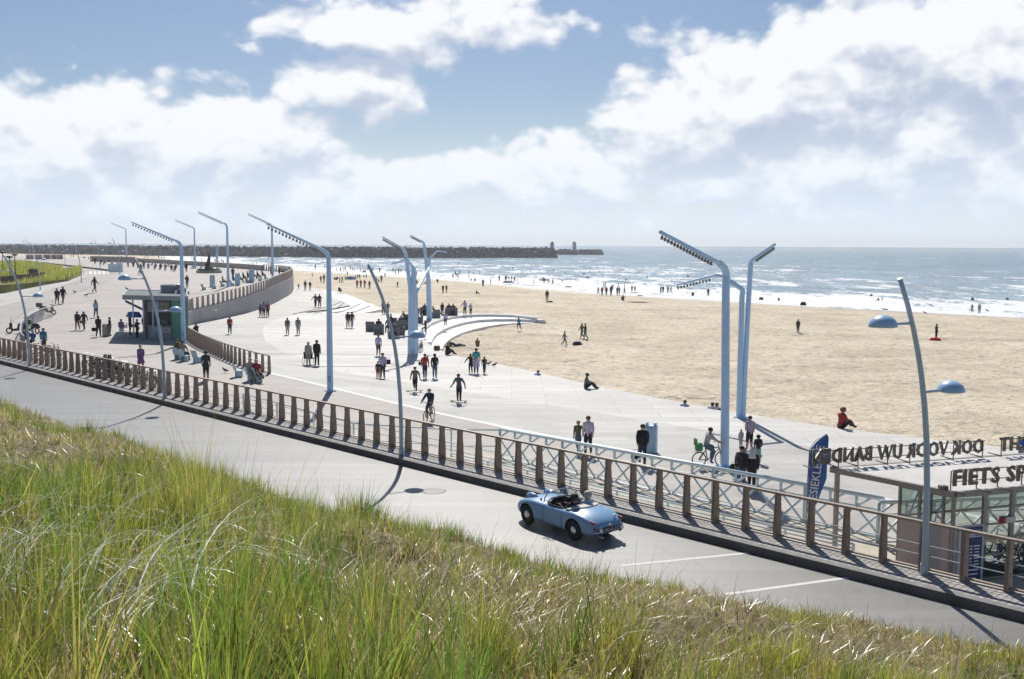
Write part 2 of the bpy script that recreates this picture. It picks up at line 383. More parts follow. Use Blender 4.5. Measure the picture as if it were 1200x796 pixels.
M_white = ground_mat('white_concrete_deck', (.61, .588, .555), (.70, .68, .645), .4, (R(0), (.08, 1.4, 1)), .7, .1, 25, .08, joints=(0, 4.0, 1.35, .66))
M_kerb = mat('kerb_concrete', (.24, .235, .225), .8, var=.25, scale=2.5, bump=.3)
M_conc = mat('grey_concrete', (.46, .45, .44), .75, var=.15, scale=.8, bump=.2, bscale=8)
# ------------------------------------------------------------------ curves of the promenade
def interp(tab, v):
    xs = [a for a, _ in tab]; ys = [b for _, b in tab]; return float(np.interp(v, xs, ys))
midfence_px = [(315.6, 437.8), (302, 434), (288.5, 430.5), (274, 425.5), (260, 420), (247, 414), (236, 409), (228, 404.5), (220, 399)]
MF = [GT(x, y, zU) for x, y in midfence_px]
WALLX = [(p.y, p.x) for p in MF] + [(98, -32.6), (106, -35.4), (113, -36.4), (121, -35.4), (131, -34.6), (141, -34.7), (148, -35.2), (162, -36.6), (174, -38.6), (186, -41.0), (198, -44.2), (208, -48.6), (216, -54)]
YM0 = MF[0].y; CM0 = MF[0].x+MF[0].y
def XR(Y):  # right edge of the upper promenade
    if Y <= YM0: return interp([(20, 48.85), (50, 48.85), (YM0, CM0)], Y)-Y
    if Y <= 216: return interp(WALLX, Y)
    return interp([(216, -54), (232, -63), (330, -130), (430, -205)], Y)
def XF(Y):  # edge between grey deck and white deck
    if Y < 71.5: return 58.6-Y
    return interp([(71.5, -12.9), (74.5, -14.3), (81.5, -18.0), (86, -20.2), (93.5, -23.3), (104.6, -26.3), (111, -27.8), (118, -28.6), (128, -28.3), (133.5, -28.3), (140, -25.9), (150, -24.3), (158, -26.6), (166, -29.2), (194, -38.6), (214, -53)], Y)
def rows_sheet(name, Ys, fl, fr, n, zf, m, thick_off=0.0, **kw):
    V = []
    for Y in Ys:
        a, b = fl(Y), fr(Y)
        for k in range(n):
            X = a+(b-a)*k/(n-1); V.append((X, Y, zf(X, Y)+thick_off))
    return np_mesh(name, V, grid_quads(len(Ys), n), m, **kw)
Ys = list(np.arange(19, 120, 1.0))+list(np.arange(120, 260, 3.0))+list(np.arange(260, 431, 10.0))
rows_sheet('promenade', Ys, lambda Y: max(34.55-Y, -.62*Y-14), XR, 26, zU, M_path, kind='structure')
Ys2 = list(np.arange(19, 120, 1.0))+list(np.arange(120, 213, 2.0))+[213.9]
rows_sheet('plaza', Ys2, lambda Y: XR(Y)+(.2 if Y < YM0 else -.12), lambda Y: max(XF(Y), XR(Y)-.1), 14, zL, M_band, kind='structure')
# white strip between the two decks
V = []; yl = np.arange(19, YM0+.5, .8)
for y in yl:
    for k in range(4):
        X = XR(y)-.12+.52*k/3; V.append((X, y, max(zU(X, y), zL(X, y))+.007))
np_mesh('pavement_line', V, grid_quads(len(yl), 4), mat('white_stone', (.74, .72, .69), .7, var=.06, scale=1.5), kind='structure')
# flat white deck with the stepped edge
M_step = mat('step_concrete', (.78, .77, .75), .7, var=.08, scale=1.2)
def gp(pts, z): return [tuple(G(x, y, z))[:2] for x, y in pts]
arc1 = gp([(629, 372.2), (601, 369.3), (580, 368.6), (561, 368.6), (545, 369.4), (530.7, 371.2), (518, 374), (506.5, 378.3), (499, 384), (494.5, 389.5), (492.5, 394)], -1.1)
rim = gp([(495, 397.5), (500, 401.5), (508, 406.5), (520, 412.3), (535, 417), (560, 422.5), (580, 426), (600, 430), (640, 439), (700, 452.3), (760, 464.5), (820, 475.5), (880, 485.8), (940, 495.5), (1000, 503.8), (1060, 511.5), (1130, 519.5), (1200, 527), (1330, 540)], -1.1)
left = [(58.6-Y, Y) for Y in (20.0, 30, 40, 50, 60, 71.5)]
left = left+[(XF(Y), Y) for Y in (74.5, 78, 81.5, 86, 93.5, 99, 104.6, 111, 118, 123, 128, 133.5)]
far = gp([(345, 366.6), (372, 366.8), (399, 366.8), (450, 367), (500, 367.3), (560, 367.3), (600, 367.9), (630, 371.0)], -1.1)
far = [p for p in far if p[0] > left[-1][0]+.3]
deck = left+far+arc1+rim
mb = MB(); mb.prism(deck[::-1], -2.6, -1.1, bottom=False); mb.m = [0]+[1]*(len(mb.m)-1)
mb.build('plaza_deck', [M_white, M_step], kind='structure')
arc2 = gp([(639, 375.2), (601, 373.9), (580, 374), (561, 375), (545, 377.5), (530.6, 381.5), (521, 385.5), (512.5, 390.5), (508, 395.5), (505.5, 401)], -1.4)
arc3 = gp([(641, 377.3), (601, 379), (585, 380.3), (571, 382.4), (555, 386), (540.7, 390.6), (531, 395), (524.6, 399.5), (520, 404.5), (518.6, 409)], -1.72)
def slab(name, arc, back, z0, z1):
    b = MB(); b.prism((arc+back)[::-1], z0, z1, bottom=False); return b.build(name, [M_step], kind='structure')
slab('steps', arc2, [(-9.5, 96), (-13, 112), (-9, 131.8), tuple(G(560, 368.2, -1.1))[:2], tuple(G(600, 368.9, -1.1))[:2], tuple(G(632, 371.6, -1.1))[:2]], -2.6, -1.4)
slab('steps', arc3, [(-8, 93), (-12.5, 112), (-8.5, 131.5), tuple(G(560, 368.3, -1.1))[:2], tuple(G(600, 369.0, -1.1))[:2], tuple(G(634, 371.9, -1.1))[:2]], -2.6, -1.72)
# left lens-shaped steps by the far edge
for z, pl in ((-1.27, [(384, 366.8), (402, 364.2), (414, 359.3), (423, 355.2), (405, 346), (385, 341), (365, 341), (352, 352), (350, 366.5)]),
              (-1.45, [(404, 366.8), (417, 364.4), (427, 360.8), (434, 357.6), (405, 345.5), (385, 340.5), (365, 340.5), (352, 352), (350, 366.5)]),
              (-1.64, [(424, 366.8), (434, 365.4), (443, 363.4), (449, 362), (406, 345), (385, 340), (365, 340), (352, 352), (350, 366.5)])):
    p = gp(pl, z); b = MB(); b.prism(p, -2.7, z, bottom=False); b.build('steps', [M_step], kind='structure')
bpy.context.view_layer.update()
b = MB()
for pts in ([(343, 368.3), (360, 364.7), (378, 361), (392, 357.2), (401, 352.6)], [(368, 367), (385, 364.5), (396, 360.5), (403.5, 354)]):
    b.tube([G(x, y, -1.02) for x, y in pts], .035, 6)
b.build('bench_edge', [mat('dark_timber', (.05, .045, .04), .7)], label='pair of thin dark curved ledges set in the white deck beside the left steps', cat='ledge')
# ------------------------------------------------------------------ road, kerb strip
def cs(c, s): return ((c+s*1.41421)/2, (c-s*1.41421)/2)
V = []
ss = np.linspace(-95, 8, 60); cs_ = [10, 20, 24, 27, 29.5, 32.6]
for s in ss:
    for c in cs_: x, y = cs(c, s); V.append((x, y, -.25))
np_mesh('road', V, grid_quads(60, len(cs_)), M_road, kind='structure')
M_sett = ground_mat('granite_setts', (.46, .43, .40), (.60, .57, .53), 6, (R(-45), (1, 1, 1)), .8, .6, 14, .3, joints=(R(-45), .22, .16, .55))
b = MB()
for i in range(len(ss)-1):
    a0, a1 = ss[i], ss[i+1]
    P = [cs(c, s) for s in (a0, a1) for c in (32.72, 32.95, 34.2, 34.62)]
    z = 0.0
    # kerb stone
    q = [P[0], P[4], P[5], P[1]]
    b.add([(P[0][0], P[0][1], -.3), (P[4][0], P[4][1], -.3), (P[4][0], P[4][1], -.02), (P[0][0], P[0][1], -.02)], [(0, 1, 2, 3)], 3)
    b.add([(P[0][0], P[0][1], -.02), (P[4][0], P[4][1], -.02), (P[5][0], P[5][1], .01), (P[1][0], P[1][1], .01)], [(0, 1, 2, 3)], 0)
    b.add([(P[1][0], P[1][1], .01), (P[5][0], P[5][1], .01), (P[6][0], P[6][1], .0), (P[2][0], P[2][1], .0)], [(0, 1, 2, 3)], 1)
    b.add([(P[2][0], P[2][1], .0), (P[6][0], P[6][1], .0), (P[7][0], P[7][1], .0), (P[3][0], P[3][1], .0)], [(0, 1, 2, 3)], 2)
    b.add([(P[3][0], P[3][1], .0), (P[7][0], P[7][1], .0), (P[7][0], P[7][1], -1.4), (P[3][0], P[3][1], -1.4)], [(0, 1, 2, 3)], 2)
b.build('kerb', [M_kerb, M_sett, M_conc, mat('kerb_face_shaded', (.12, .12, .12), .85, var=.25, scale=2)], kind='structure')  # road-side face darker than the kerb top: its shade is put into the colour
# painted lines, cast at the kerb
M_paint = mat('road_paint', (.66, .65, .62), .7, var=.12, scale=12)
b = MB()
for (x0, y0), (x1, y1) in (((877, 648), (728, 663)), ((997, 676.5), (850, 696.5))):
    p, q = G(x0, y0, -.246), G(x1, y1, -.246); d = (q-p).normalized(); n = Vector((-d.y, d.x, 0))*.07
    b.add([p-n, q-n, q+n, p+n], [(0, 1, 2, 3)])
b.build('road_marking', [M_paint], kind='structure')
p = G(508, 575.5, -.245); b = MB(); b.lathe([(.42, 0), (.40, .004), (.0, .004)], p, 20)
b.build('manhole_cover', [mat('worn_iron', (.25, .245, .235), .6, var=.2, scale=9)], label='round grey manhole cover set flush in the road near the middle lamp', cat='manhole cover')
# drive lane and footway on the far left
def loft(name, A, B, m, zf, off, nsub=4, kw=None):
    def dens(P):
        o = []
        for i in range(len(P)-1):
            for k in range(nsub): t = k/nsub; o.append((P[i][0]*(1-t)+P[i+1][0]*t, P[i][1]*(1-t)+P[i+1][1]*t))
        o.append(P[-1]); return o
    A = dens(A); B = dens(B); V = []
    for (x0, y0), (x1, y1) in zip(A, B):
        a = GT(x0, y0, zf); c = GT(x1, y1, zf)
        for k in range(6):
            p = a.lerp(c, k/5); V.append((p.x, p.y, zf(p.x, p.y)+off))
    return np_mesh(name, V, grid_quads(len(A), 6), m, **(kw or {}))
M_lane = ground_mat('lane_asphalt', (.36, .335, .31), (.42, .395, .37), .5, None, .7, .1, 25, .08)
M_foot = ground_mat('footway_slabs', (.52, .51, .47), (.6, .585, .55), .5, None, .75, .1, 20, .1, joints=(0, .6, .6, .85))
laneO = [(-60, 366), (-20, 363), (0, 359.6), (20, 355), (35, 348.5), (55, 341), (75, 335), (92, 329), (101, 324), (103.5, 320.5), (100, 317), (88, 313.8), (60, 311), (30, 309)]
laneI = [(-40, 440), (-8, 405), (2, 390), (13, 377), (30, 366), (45, 359), (62, 352), (82, 345), (110, 336), (135, 326), (129, 318.5), (108, 314.8), (70, 310.6), (35, 307.6)]
loft('lane', laneO, laneI, M_lane, zU, .03, kw=dict(kind='structure'))
footO = [(-60, 344), (-20, 345), (0, 344), (10, 343), (50, 335), (80, 330), (95, 324), (99, 321), (98.5, 318.5), (95, 316.5), (80, 314), (60, 312), (40, 311), (20, 310)]
loft('footway', footO, laneO, M_foot, zU, .045, kw=dict(kind='structure'))
b = MB()
for k in range(5):
    x = 104+k*5.2
    p0, p1, p2, p3 = [GT(xx, yy, zU)+Vector((0, 0, .05)) for xx, yy in ((x, 318.2), (x+3, 318.2), (x+4.2, 322), (x+.8, 322))]
    b.add([p0, p1, p2, p3], [(0, 1, 2, 3)])
b.build('zebra_crossing', [M_paint], kind='structure')
# ------------------------------------------------------------------ beach and sea
SH = [(-700, 1500), (-291, 829), (-184, 564), (-94, 414), (-44, 343), (-10, 286), (19, 221), (58, 171), (79, 149), (330, -110)]
def shore(X, Y):
    """signed distance to the waterline, positive on land"""
    best = np.full(X.shape, 1e9); sg = np.ones(X.shape)
    for (x0, y0), (x1, y1) in zip(SH[:-1], SH[1:]):
        dx, dy = x1-x0, y1-y0; L2 = dx*dx+dy*dy
        t = np.clip(((X-x0)*dx+(Y-y0)*dy)/L2, 0, 1)
        px, py = x0+t*dx, y0+t*dy; d = np.hypot(X-px, Y-py)
        cr = dx*(Y-y0)-dy*(X-x0)
        up = d < best; best = np.where(up, d, best); sg = np.where(up, np.where(cr < 0, 1.0, -1.0), sg)
    return best*sg
M_sand = bpy.data.materials.new('beach_sand'); M_sand.use_nodes = True; nt = M_sand.node_tree; b_ = nt.nodes['Principled BSDF']; L = nt.links.new
tc = nd(nt, 'ShaderNodeTexCoord')
at = nd(nt, 'ShaderNodeAttribute', attribute_name='wet')
n1 = nd(nt, 'ShaderNodeTexNoise', i_Scale=.12, i_Detail=7.0, i_Roughness=.62); L(tc.outputs['Object'], n1.inputs['Vector'])
n2 = nd(nt, 'ShaderNodeTexNoise', i_Scale=.8, i_Detail=8.0, i_Roughness=.78); L(tc.outputs['Object'], n2.inputs['Vector'])
mp = nd(nt, 'ShaderNodeMapping'); L(tc.outputs['Object'], mp.inputs[0]); mp.inputs['Rotation'].default_value = (0, 0, R(48)); mp.inputs['Scale'].default_value = (.045, .30, 1)
n3 = nd(nt, 'ShaderNodeTexNoise', i_Scale=1.0, i_Detail=8.0, i_Roughness=.7); L(mp.outputs[0], n3.inputs['Vector'])
mx = nd(nt, 'ShaderNodeMix', data_type='RGBA'); mx.inputs[6].default_value = (.61, .52, .385, 1); mx.inputs[7].default_value = (.80, .69, .525, 1)
r1 = nd(nt, 'ShaderNodeMapRange', i_1=.35, i_2=.65); L(n1.outputs[0], r1.inputs[0]); L(r1.outputs[0], mx.inputs[0])
r2 = nd(nt, 'ShaderNodeMapRange', i_1=.36, i_2=.56, i_3=.78, i_4=1.07); L(n2.outputs[0], r2.inputs[0])
m2 = nd(nt, 'ShaderNodeMix', data_type='RGBA', blend_type='MULTIPLY'); m2.inputs[0].default_value = 1; L(mx.outputs[2], m2.inputs[6]); L(r2.outputs[0], m2.inputs[7])
nfk = nd(nt, 'ShaderNodeTexNoise', i_Scale=1.5, i_Detail=6.0, i_Roughness=.85); L(tc.outputs['Object'], nfk.inputs['Vector'])
rfk = nd(nt, 'ShaderNodeMapRange', i_1=.53, i_2=.60, i_3=1.0, i_4=.55); L(nfk.outputs[0], rfk.inputs[0])
m2b = nd(nt, 'ShaderNodeMix', data_type='RGBA', blend_type='MULTIPLY'); m2b.inputs[0].default_value = 1; L(m2.outputs[2], m2b.inputs[6]); L(rfk.outputs[0], m2b.inputs[7])
r3 = nd(nt, 'ShaderNodeMapRange', i_1=.55, i_2=.64, i_3=0.0, i_4=.9); L(n3.outputs[0], r3.inputs[0])
gr = nd(nt, 'ShaderNodeTexNoise', i_Scale=1.1, i_Detail=5.0, i_Roughness=.8); L(tc.outputs['Object'], gr.inputs['Vector'])
gr2 = nd(nt, 'ShaderNodeMapRange', i_1=.48, i_2=.6); L(gr.outputs[0], gr2.inputs[0])
r4 = nd(nt, 'ShaderNodeMath', operation='MULTIPLY'); L(r3.outputs[0], r4.inputs[0]); L(gr2.outputs[0], r4.inputs[1])
m3 = nd(nt, 'ShaderNodeMix', data_type='RGBA'); L(r4.outputs[0], m3.inputs[0]); L(m2b.outputs[2], m3.inputs[6]); m3.inputs[7].default_value = (.20, .16, .12, 1)
m4 = nd(nt, 'ShaderNodeMix', data_type='RGBA'); L(at.outputs['Fac'], m4.inputs[0]); L(m3.outputs[2], m4.inputs[6]); m4.inputs[7].default_value = (.23, .19, .145, 1)
L(m4.outputs[2], b_.inputs['Base Color'])
rr = nd(nt, 'ShaderNodeMapRange', i_1=0.0, i_2=1.0, i_3=.9, i_4=.25); L(at.outputs['Fac'], rr.inputs[0]); L(rr.outputs[0], b_.inputs['Roughness'])
vb = nd(nt, 'ShaderNodeTexNoise', i_Scale=3.2, i_Detail=4.0, i_Roughness=.65); L(tc.outputs['Object'], vb.inputs['Vector'])
bp = nd(nt, 'ShaderNodeBump', i_Distance=.32); L(vb.outputs[0], bp.inputs['Height'])
bs = nd(nt, 'ShaderNodeMapRange', i_1=0.0, i_2=1.0, i_3=.85, i_4=.03); L(at.outputs['Fac'], bs.inputs[0]); L(bs.outputs[0], bp.inputs['Strength']); L(bp.outputs[0], b_.inputs['Normal'])
def sand_grid():
    ys = np.concatenate([np.arange(24, 110, .8), np.arange(110, 240, 1.6), np.arange(240, 520, 5), np.arange(520, 1500, 30)])
    V = []; n = 260; T = np.linspace(0, 1, n)
    X = np.empty((len(ys), n)); Y = np.empty((len(ys), n))
    for i, y in enumerate(ys):
        a, b = -.60*y-30, .62*y+12
        X[i] = a+(b-a)*T; Y[i] = y
    d = shore(X, Y)
    land = np.clip((d-2)/22, 0, 1); land = land*land*(3-2*land)
    z = (ZW-.03)+(ZS-ZW+.03)*land + np.where(d < 3, (d-3)*.03, 0)
    z += land*((fbm(X*.35, Y*.35, 4)-.5)*.18+(fbm(X*1.1+5, Y*.8, 3)-.5)*.26)*np.clip((X+Y-40)/10, 0, 1)
    z += .2*np.exp(-((X-8.5)/9)**4-((Y-125.5)/4.5)**2)*1.0
    z = np.maximum(z, -9)
    wet = np.clip(1-(d-1+6*(fbm(X*.05, Y*.05, 3)-.5))/7.5, 0, 1)
    return X, Y, z, wet
X, Y, Z, WET = sand_grid()
np_mesh('beach', np.stack([X, Y, Z], -1).reshape(-1, 3), grid_quads(*X.shape), M_sand, attrs={'wet': ('FLOAT', WET)}, kind='structure')
# lower yard between railing and lattice: pale concrete sheet flush under the promenade
# sea
M_sea = bpy.data.materials.new('sea_water'); M_sea.use_nodes = True; nt = M_sea.node_tree; b_ = nt.nodes['Principled BSDF']; L = nt.links.new
tc = nd(nt, 'ShaderNodeTexCoord'); at = nd(nt, 'ShaderNodeAttribute', attribute_name='foam'); fr = nd(nt, 'ShaderNodeAttribute', attribute_name='far')
mp = nd(nt, 'ShaderNodeMapping'); L(tc.outputs['Object'], mp.inputs[0]); mp.inputs['Rotation'].default_value = (0, 0, R(-32)); mp.inputs['Scale'].default_value = (1, .45, 1)
na = nd(nt, 'ShaderNodeTexNoise', i_Scale=.03, i_Detail=12.0, i_Roughness=.78); L(mp.outputs[0], na.inputs['Vector'])
nb = nd(nt, 'ShaderNodeTexNoise', i_Scale=1.3, i_Detail=6.0, i_Roughness=.7); L(mp.outputs[0], nb.inputs['Vector'])
hm = mth(nt, 'ADD', mth(nt, 'MULTIPLY', na.outputs[0], 3.2), mth(nt, 'MULTIPLY', nb.outputs[0], .35))
bp = nd(nt, 'ShaderNodeBump', i_Strength=.6, i_Distance=1.0); L(hm, bp.inputs['Height'])
L(bp.outputs[0], b_.inputs['Normal'])
# colour
mc = nd(nt, 'ShaderNodeMix', data_type='RGBA'); L(fr.outputs['Fac'], mc.inputs[0]); mc.inputs[6].default_value = (.095, .205, .28, 1); mc.inputs[7].default_value = (.04, .185, .26, 1)
mcn = nd(nt, 'ShaderNodeMapRange', i_1=.36, i_2=.64, i_3=.5, i_4=1.5); L(na.outputs[0], mcn.inputs[0])
mcc = nd(nt, 'ShaderNodeMix', data_type='RGBA', blend_type='MULTIPLY'); mcc.inputs[0].default_value = 1; L(mc.outputs[2], mcc.inputs[6]); L(mcn.outputs[0], mcc.inputs[7])
# foam: attribute broken up by noise, plus scattered whitecaps
mp3 = nd(nt, 'ShaderNodeMapping'); L(tc.outputs['Object'], mp3.inputs[0]); mp3.inputs['Rotation'].default_value = (0, 0, R(-32)); mp3.inputs['Scale'].default_value = (1, .3, 1)
nf = nd(nt, 'ShaderNodeTexNoise', i_Scale=.10, i_Detail=10.0, i_Roughness=.78); L(mp3.outputs[0], nf.inputs['Vector'])
fa = mth(nt, 'ADD', at.outputs['Fac'], mth(nt, 'MULTIPLY', mth(nt, 'SUBTRACT', nf.outputs[0], .5), 3.6))
fs_ = nd(nt, 'ShaderNodeMapRange', interpolation_type='SMOOTHSTEP', i_1=.42, i_2=.62); L(fa, fs_.inputs[0])
mp2 = nd(nt, 'ShaderNodeMapping'); L(tc.outputs['Object'], mp2.inputs[0]); mp2.inputs['Rotation'].default_value = (0, 0, R(-32)); mp2.inputs['Scale'].default_value = (1, .25, 1)
wc = nd(nt, 'ShaderNodeTexNoise', i_Scale=.045, i_Detail=12.0, i_Roughness=.82); L(mp2.outputs[0], wc.inputs['Vector'])
ws = nd(nt, 'ShaderNodeMapRange', interpolation_type='SMOOTHSTEP', i_1=.585, i_2=.64, i_3=0.0, i_4=.95); L(wc.outputs[0], ws.inputs[0])
fm_ = mth(nt, 'MAXIMUM', fs_.outputs[0], ws.outputs[0])
mf = nd(nt, 'ShaderNodeMix', data_type='RGBA'); L(fm_, mf.inputs[0]); L(mcc.outputs[2], mf.inputs[6]); mf.inputs[7].default_value = (.93, .94, .95, 1)
L(mf.outputs[2], b_.inputs['Base Color'])
ro = nd(nt, 'ShaderNodeMapRange', i_1=0.0, i_2=1.0, i_3=.22, i_4=.8); L(fm_, ro.inputs[0]); L(ro.outputs[0], b_.inputs['Roughness'])
b_.inputs['IOR'].default_value = 1.33; b_.inputs['Specular IOR Level'].default_value = .35
def sea_grid():
    ud = np.array([-.54, .84]); vd = np.array([.84, .54]); O = np.array([19, 221.])
    us = np.concatenate([np.arange(-230, 500, 3.0), np.arange(500, 1300, 12), np.geomspace(1300, 60000, 24)])
    us = np.concatenate([-np.geomspace(60000, 240, 20), us])
    vs = np.concatenate([np.arange(-420, -60, 12), np.arange(-60, 160, 1.3), np.arange(160, 420, 4), np.geomspace(420, 60000, 60)])
    U, Vv = np.meshgrid(us, vs, indexing='ij')
    X = O[0]+U*ud[0]+Vv*vd[0]; Y = O[1]+U*ud[1]+Vv*vd[1]
    d = -shore(X, Y)           # positive out to sea
    n = fbm(X*.02+3, Y*.02, 3); nn = fbm(X*.008+9, Y*.008+4, 2)
    ph = (d+26*(n-.5)+10*fbm(X*.06, Y*.06, 2))/17.0
    fr_ = ph-np.floor(ph)
    crest = np.exp(-((fr_-.5)/.12)**2)
    amp = np.clip((fbm(X*.018+31, Y*.018+11, 3)-.40)*3.2, 0, 1)*np.clip((d-3)/12, 0, 1)*np.clip((380-d)/240, 0, 1)
    z = ZW+crest*amp*.55+(fbm(X*.15, Y*.15, 3)-.5)*.25*np.clip(d/20, 0, 1)*np.clip((600-d)/300, 0, 1)
    z = np.where(d < 1.0, ZW-.02+d*.01, z)
    wash = np.clip(1.35-np.abs(d-12)/ (26+40*(n-.3)), 0, 1)
    foam = np.maximum(wash*.80, crest*np.clip(amp*1.4, 0, 1)*.95)
    foam = np.maximum(foam, np.clip(np.exp(-((fr_-.62)/.22)**2)*amp*1.1*np.clip((140-d)/80, 0, 1), 0, 1)*.7)
    foam = np.maximum(foam, .34*np.clip((190-d)/90, 0, 1))
    foam[d > 430] = 0
    far = np.clip((d-250)/1800, 0, 1)
    return X, Y, z, foam, far
X, Y, Z, F, FAR = sea_grid()
np_mesh('sea', np.stack([X, Y, Z], -1).reshape(-1, 3), grid_quads(*X.shape)[:, ::-1], M_sea, attrs={'foam': ('FLOAT', F), 'far': ('FLOAT', FAR)}, kind='structure')
# ------------------------------------------------------------------ near railing
M_brown = mat('brown_post_paint', (.31, .235, .18), .65, var=.14, scale=4, bump=.1, bscale=30)
M_brown2 = mat('brown_rail_paint', (.34, .265, .205), .55, var=.12, scale=3)
M_steel = mat('pale_steel', (.42, .50, .55), .55, .1, var=.1, scale=5)
M_blue = mat('light_blue_paint', (.47, .66, .88), .38, var=.07, scale=1.2, spec=.5)
M_blue2 = mat('pale_blue_paint', (.66, .79, .83), .45, var=.06, scale=1.2)
ND = Vector((.70711, .70711, 0)); SD = Vector((.70711, -.70711, 0)) # across, along (toward the near right)
def fence(name, pts, sp, ph, post_prof, m_post, m_rail, cables, kw, z_rail=None, thick=.13, railw=.13, foot=True, zfn=None):
    """pts: base polyline (Vectors); each post its own part"""
    root = empty(name, pts[0], **kw); O = Vector(pts[0])
    seg = [0]
    for a, b in zip(pts[:-1], pts[1:]): seg.append(seg[-1]+(b-a).length)
    def at(d):
        for i in range(len(seg)-1):
            if d <= seg[i+1] or i == len(seg)-2:
                t = (d-seg[i])/(seg[i+1]-seg[i]); p = pts[i].lerp(pts[i+1], t); tg = (pts[i+1]-pts[i]); return p, math.atan2(tg.y, tg.x)
    mb = MB()
    for sgn in (-1, 1):
        mb.plate([(sgn*thick*.27, y, z) for y, z in post_prof], thick*.42)
    mb.plate([(0, y*.8, z) for y, z in post_prof], thick*.2)
    pm = mb.mesh('post', [m_post]); n = int(seg[-1]/sp)
    for k in range(n+1):
        p, a = at(min(k*sp+ph, seg[-1])); o = bpy.data.objects.new('post', pm); COL.objects.link(o); o.parent = root
        o.location = p-O; o.rotation_euler.z = a
    topz = max(z for _, z in post_prof)
    P = [at(d)[0]-O for d in np.linspace(0, seg[-1], max(len(pts), int(seg[-1]/(3*sp)))+1)]
    def ribbon(z0, z1, w_):
        b = MB()
        n_ = len(P); vs = []
        for i, p in enumerate(P):
            t = (P[min(i+1, n_-1)]-P[max(i-1, 0)]); nn = Vector((-t.y, t.x, 0)).normalized()*w_/2
            for (s_, z) in ((-1, z0), (1, z0), (1, z1), (-1, z1)): q = p+nn*s_; vs.append((q.x, q.y, q.z+z))
        fs = [(i*4+k, i*4+(k+1) % 4, (i+1)*4+(k+1) % 4, (i+1)*4+k) for i in range(n_-1) for k in range(4)]+[(3, 2, 1, 0), tuple((n_-1)*4+k for k in range(4))]
        return b.add(vs, fs)
    ribbon(topz+.002, topz+.062, railw).build('handrail', [m_rail], root)
    if foot: ribbon(.05, .09, .10).build('foot_rail', [m_rail], root)
    for cz in cables:
        b = MB(); b.tube([p+Vector((0, .0, cz)) for p in P], .013, 6); b.build('cable', [M_steel], root)
    return root
prof = [(-.15, 0), (.15, 0), (.145, .3), (.115, .8), (.095, 1.0), (.11, 1.2), (-.11, 1.2), (-.095, 1.0), (-.115, .8), (-.145, .3)]
def line_pts(c, s0, s1, n=2, z=0):
    o = []
    for i in range(n): s = s0+(s1-s0)*i/(n-1); x, y = cs(c, s); o.append(Vector((x, y, z)))
    return o
# posts at 1.005 m: phase set from a post seen at x=908.8
x1, y1 = G(908.8, 629.7, 0)[:2]; s_ref = (x1-y1)/1.41421
s_start = s_ref-1.008*62
fence('roadside_railing', line_pts(34.33, s_start, s_ref+1.008*11), 1.008, 0, prof, M_brown, M_brown2, (.40, .66), dict(label='long brown railing of flat posts between the road and the promenade', cat='railing'), thick=.10)
prof2 = [(-.11, 0), (.11, 0), (.09, .6), (.07, 1.0), (-.07, 1.0), (-.09, .6)]
prof2 = [(y, z*1.1) for y, z in prof2]
fence('promenade_railing', [p+Vector((0, 0, 0)) for p in MF], .86, 0, prof2, M_brown, M_brown2, (.3, .6), dict(label='short curved brown railing with an open end beside the benches', cat='railing'), thick=.09, railw=.09)
# grey curved wall with its own railing on top
wy = np.linspace(99, 216, 60)
WP = [Vector((XR(y), y, zU(XR(y), y))) for y in wy]
def offp(P, d):
    o = []
    for i, p in enumerate(P):
        t = P[min(i+1, len(P)-1)]-P[max(i-1, 0)]; n = Vector((t.y, -t.x, 0)).normalized()*d; o.append(p+n)
    return o
M_wall = ground_mat('board_marked_concrete', (.42, .405, .40), (.50, .485, .475), .6, (0, (1.2, 1.2, .2)), .8, .2, 10, .1)
b = MB(); outr = offp(WP, .18); inn = offp(WP, -.12)
for i in range(len(WP)-1):
    a0, a1, c0, c1 = outr[i], outr[i+1], inn[i], inn[i+1]
    zt = .05
    b.add([(a0.x, a0.y, -1.6), (a1.x, a1.y, -1.6), (a1.x, a1.y, a1.z+zt), (a0.x, a0.y, a0.z+zt), (c0.x, c0.y, c0.z+zt), (c1.x, c1.y, c1.z+zt), (c0.x, c0.y, -.5), (c1.x, c1.y, -.5)],
          [(0, 1, 2, 3), (3, 2, 5, 4), (4, 5, 7, 6)])
    if i % 2 == 0:   # panel joint ribs
        b.box(((a0.x+0*.01), a0.y, (a0.z-1.55)/2), (.03, .03, a0.z+1.55))
b.build('retaining_wall', [M_wall], label='tall curved pale grey retaining wall between the upper and the lower promenade', cat='wall')
prof3 = [(-.13, 0), (.13, 0), (.10, .7), (.08, 1.25), (-.08, 1.25), (-.10, .7)]
M_brn3 = mat('weathered_brown_post', (.42, .35, .30), .7, var=.12, scale=2)
fence('promenade_railing', [p+Vector((0, 0, .05)) for p in WP], 1.45, 0, prof3, M_brn3, mat('pale_handrail', (.45, .42, .39), .6), (.4, .8), dict(label='curved railing of slim upright slats on top of the grey retaining wall', cat='railing'), thick=.35, railw=.14)
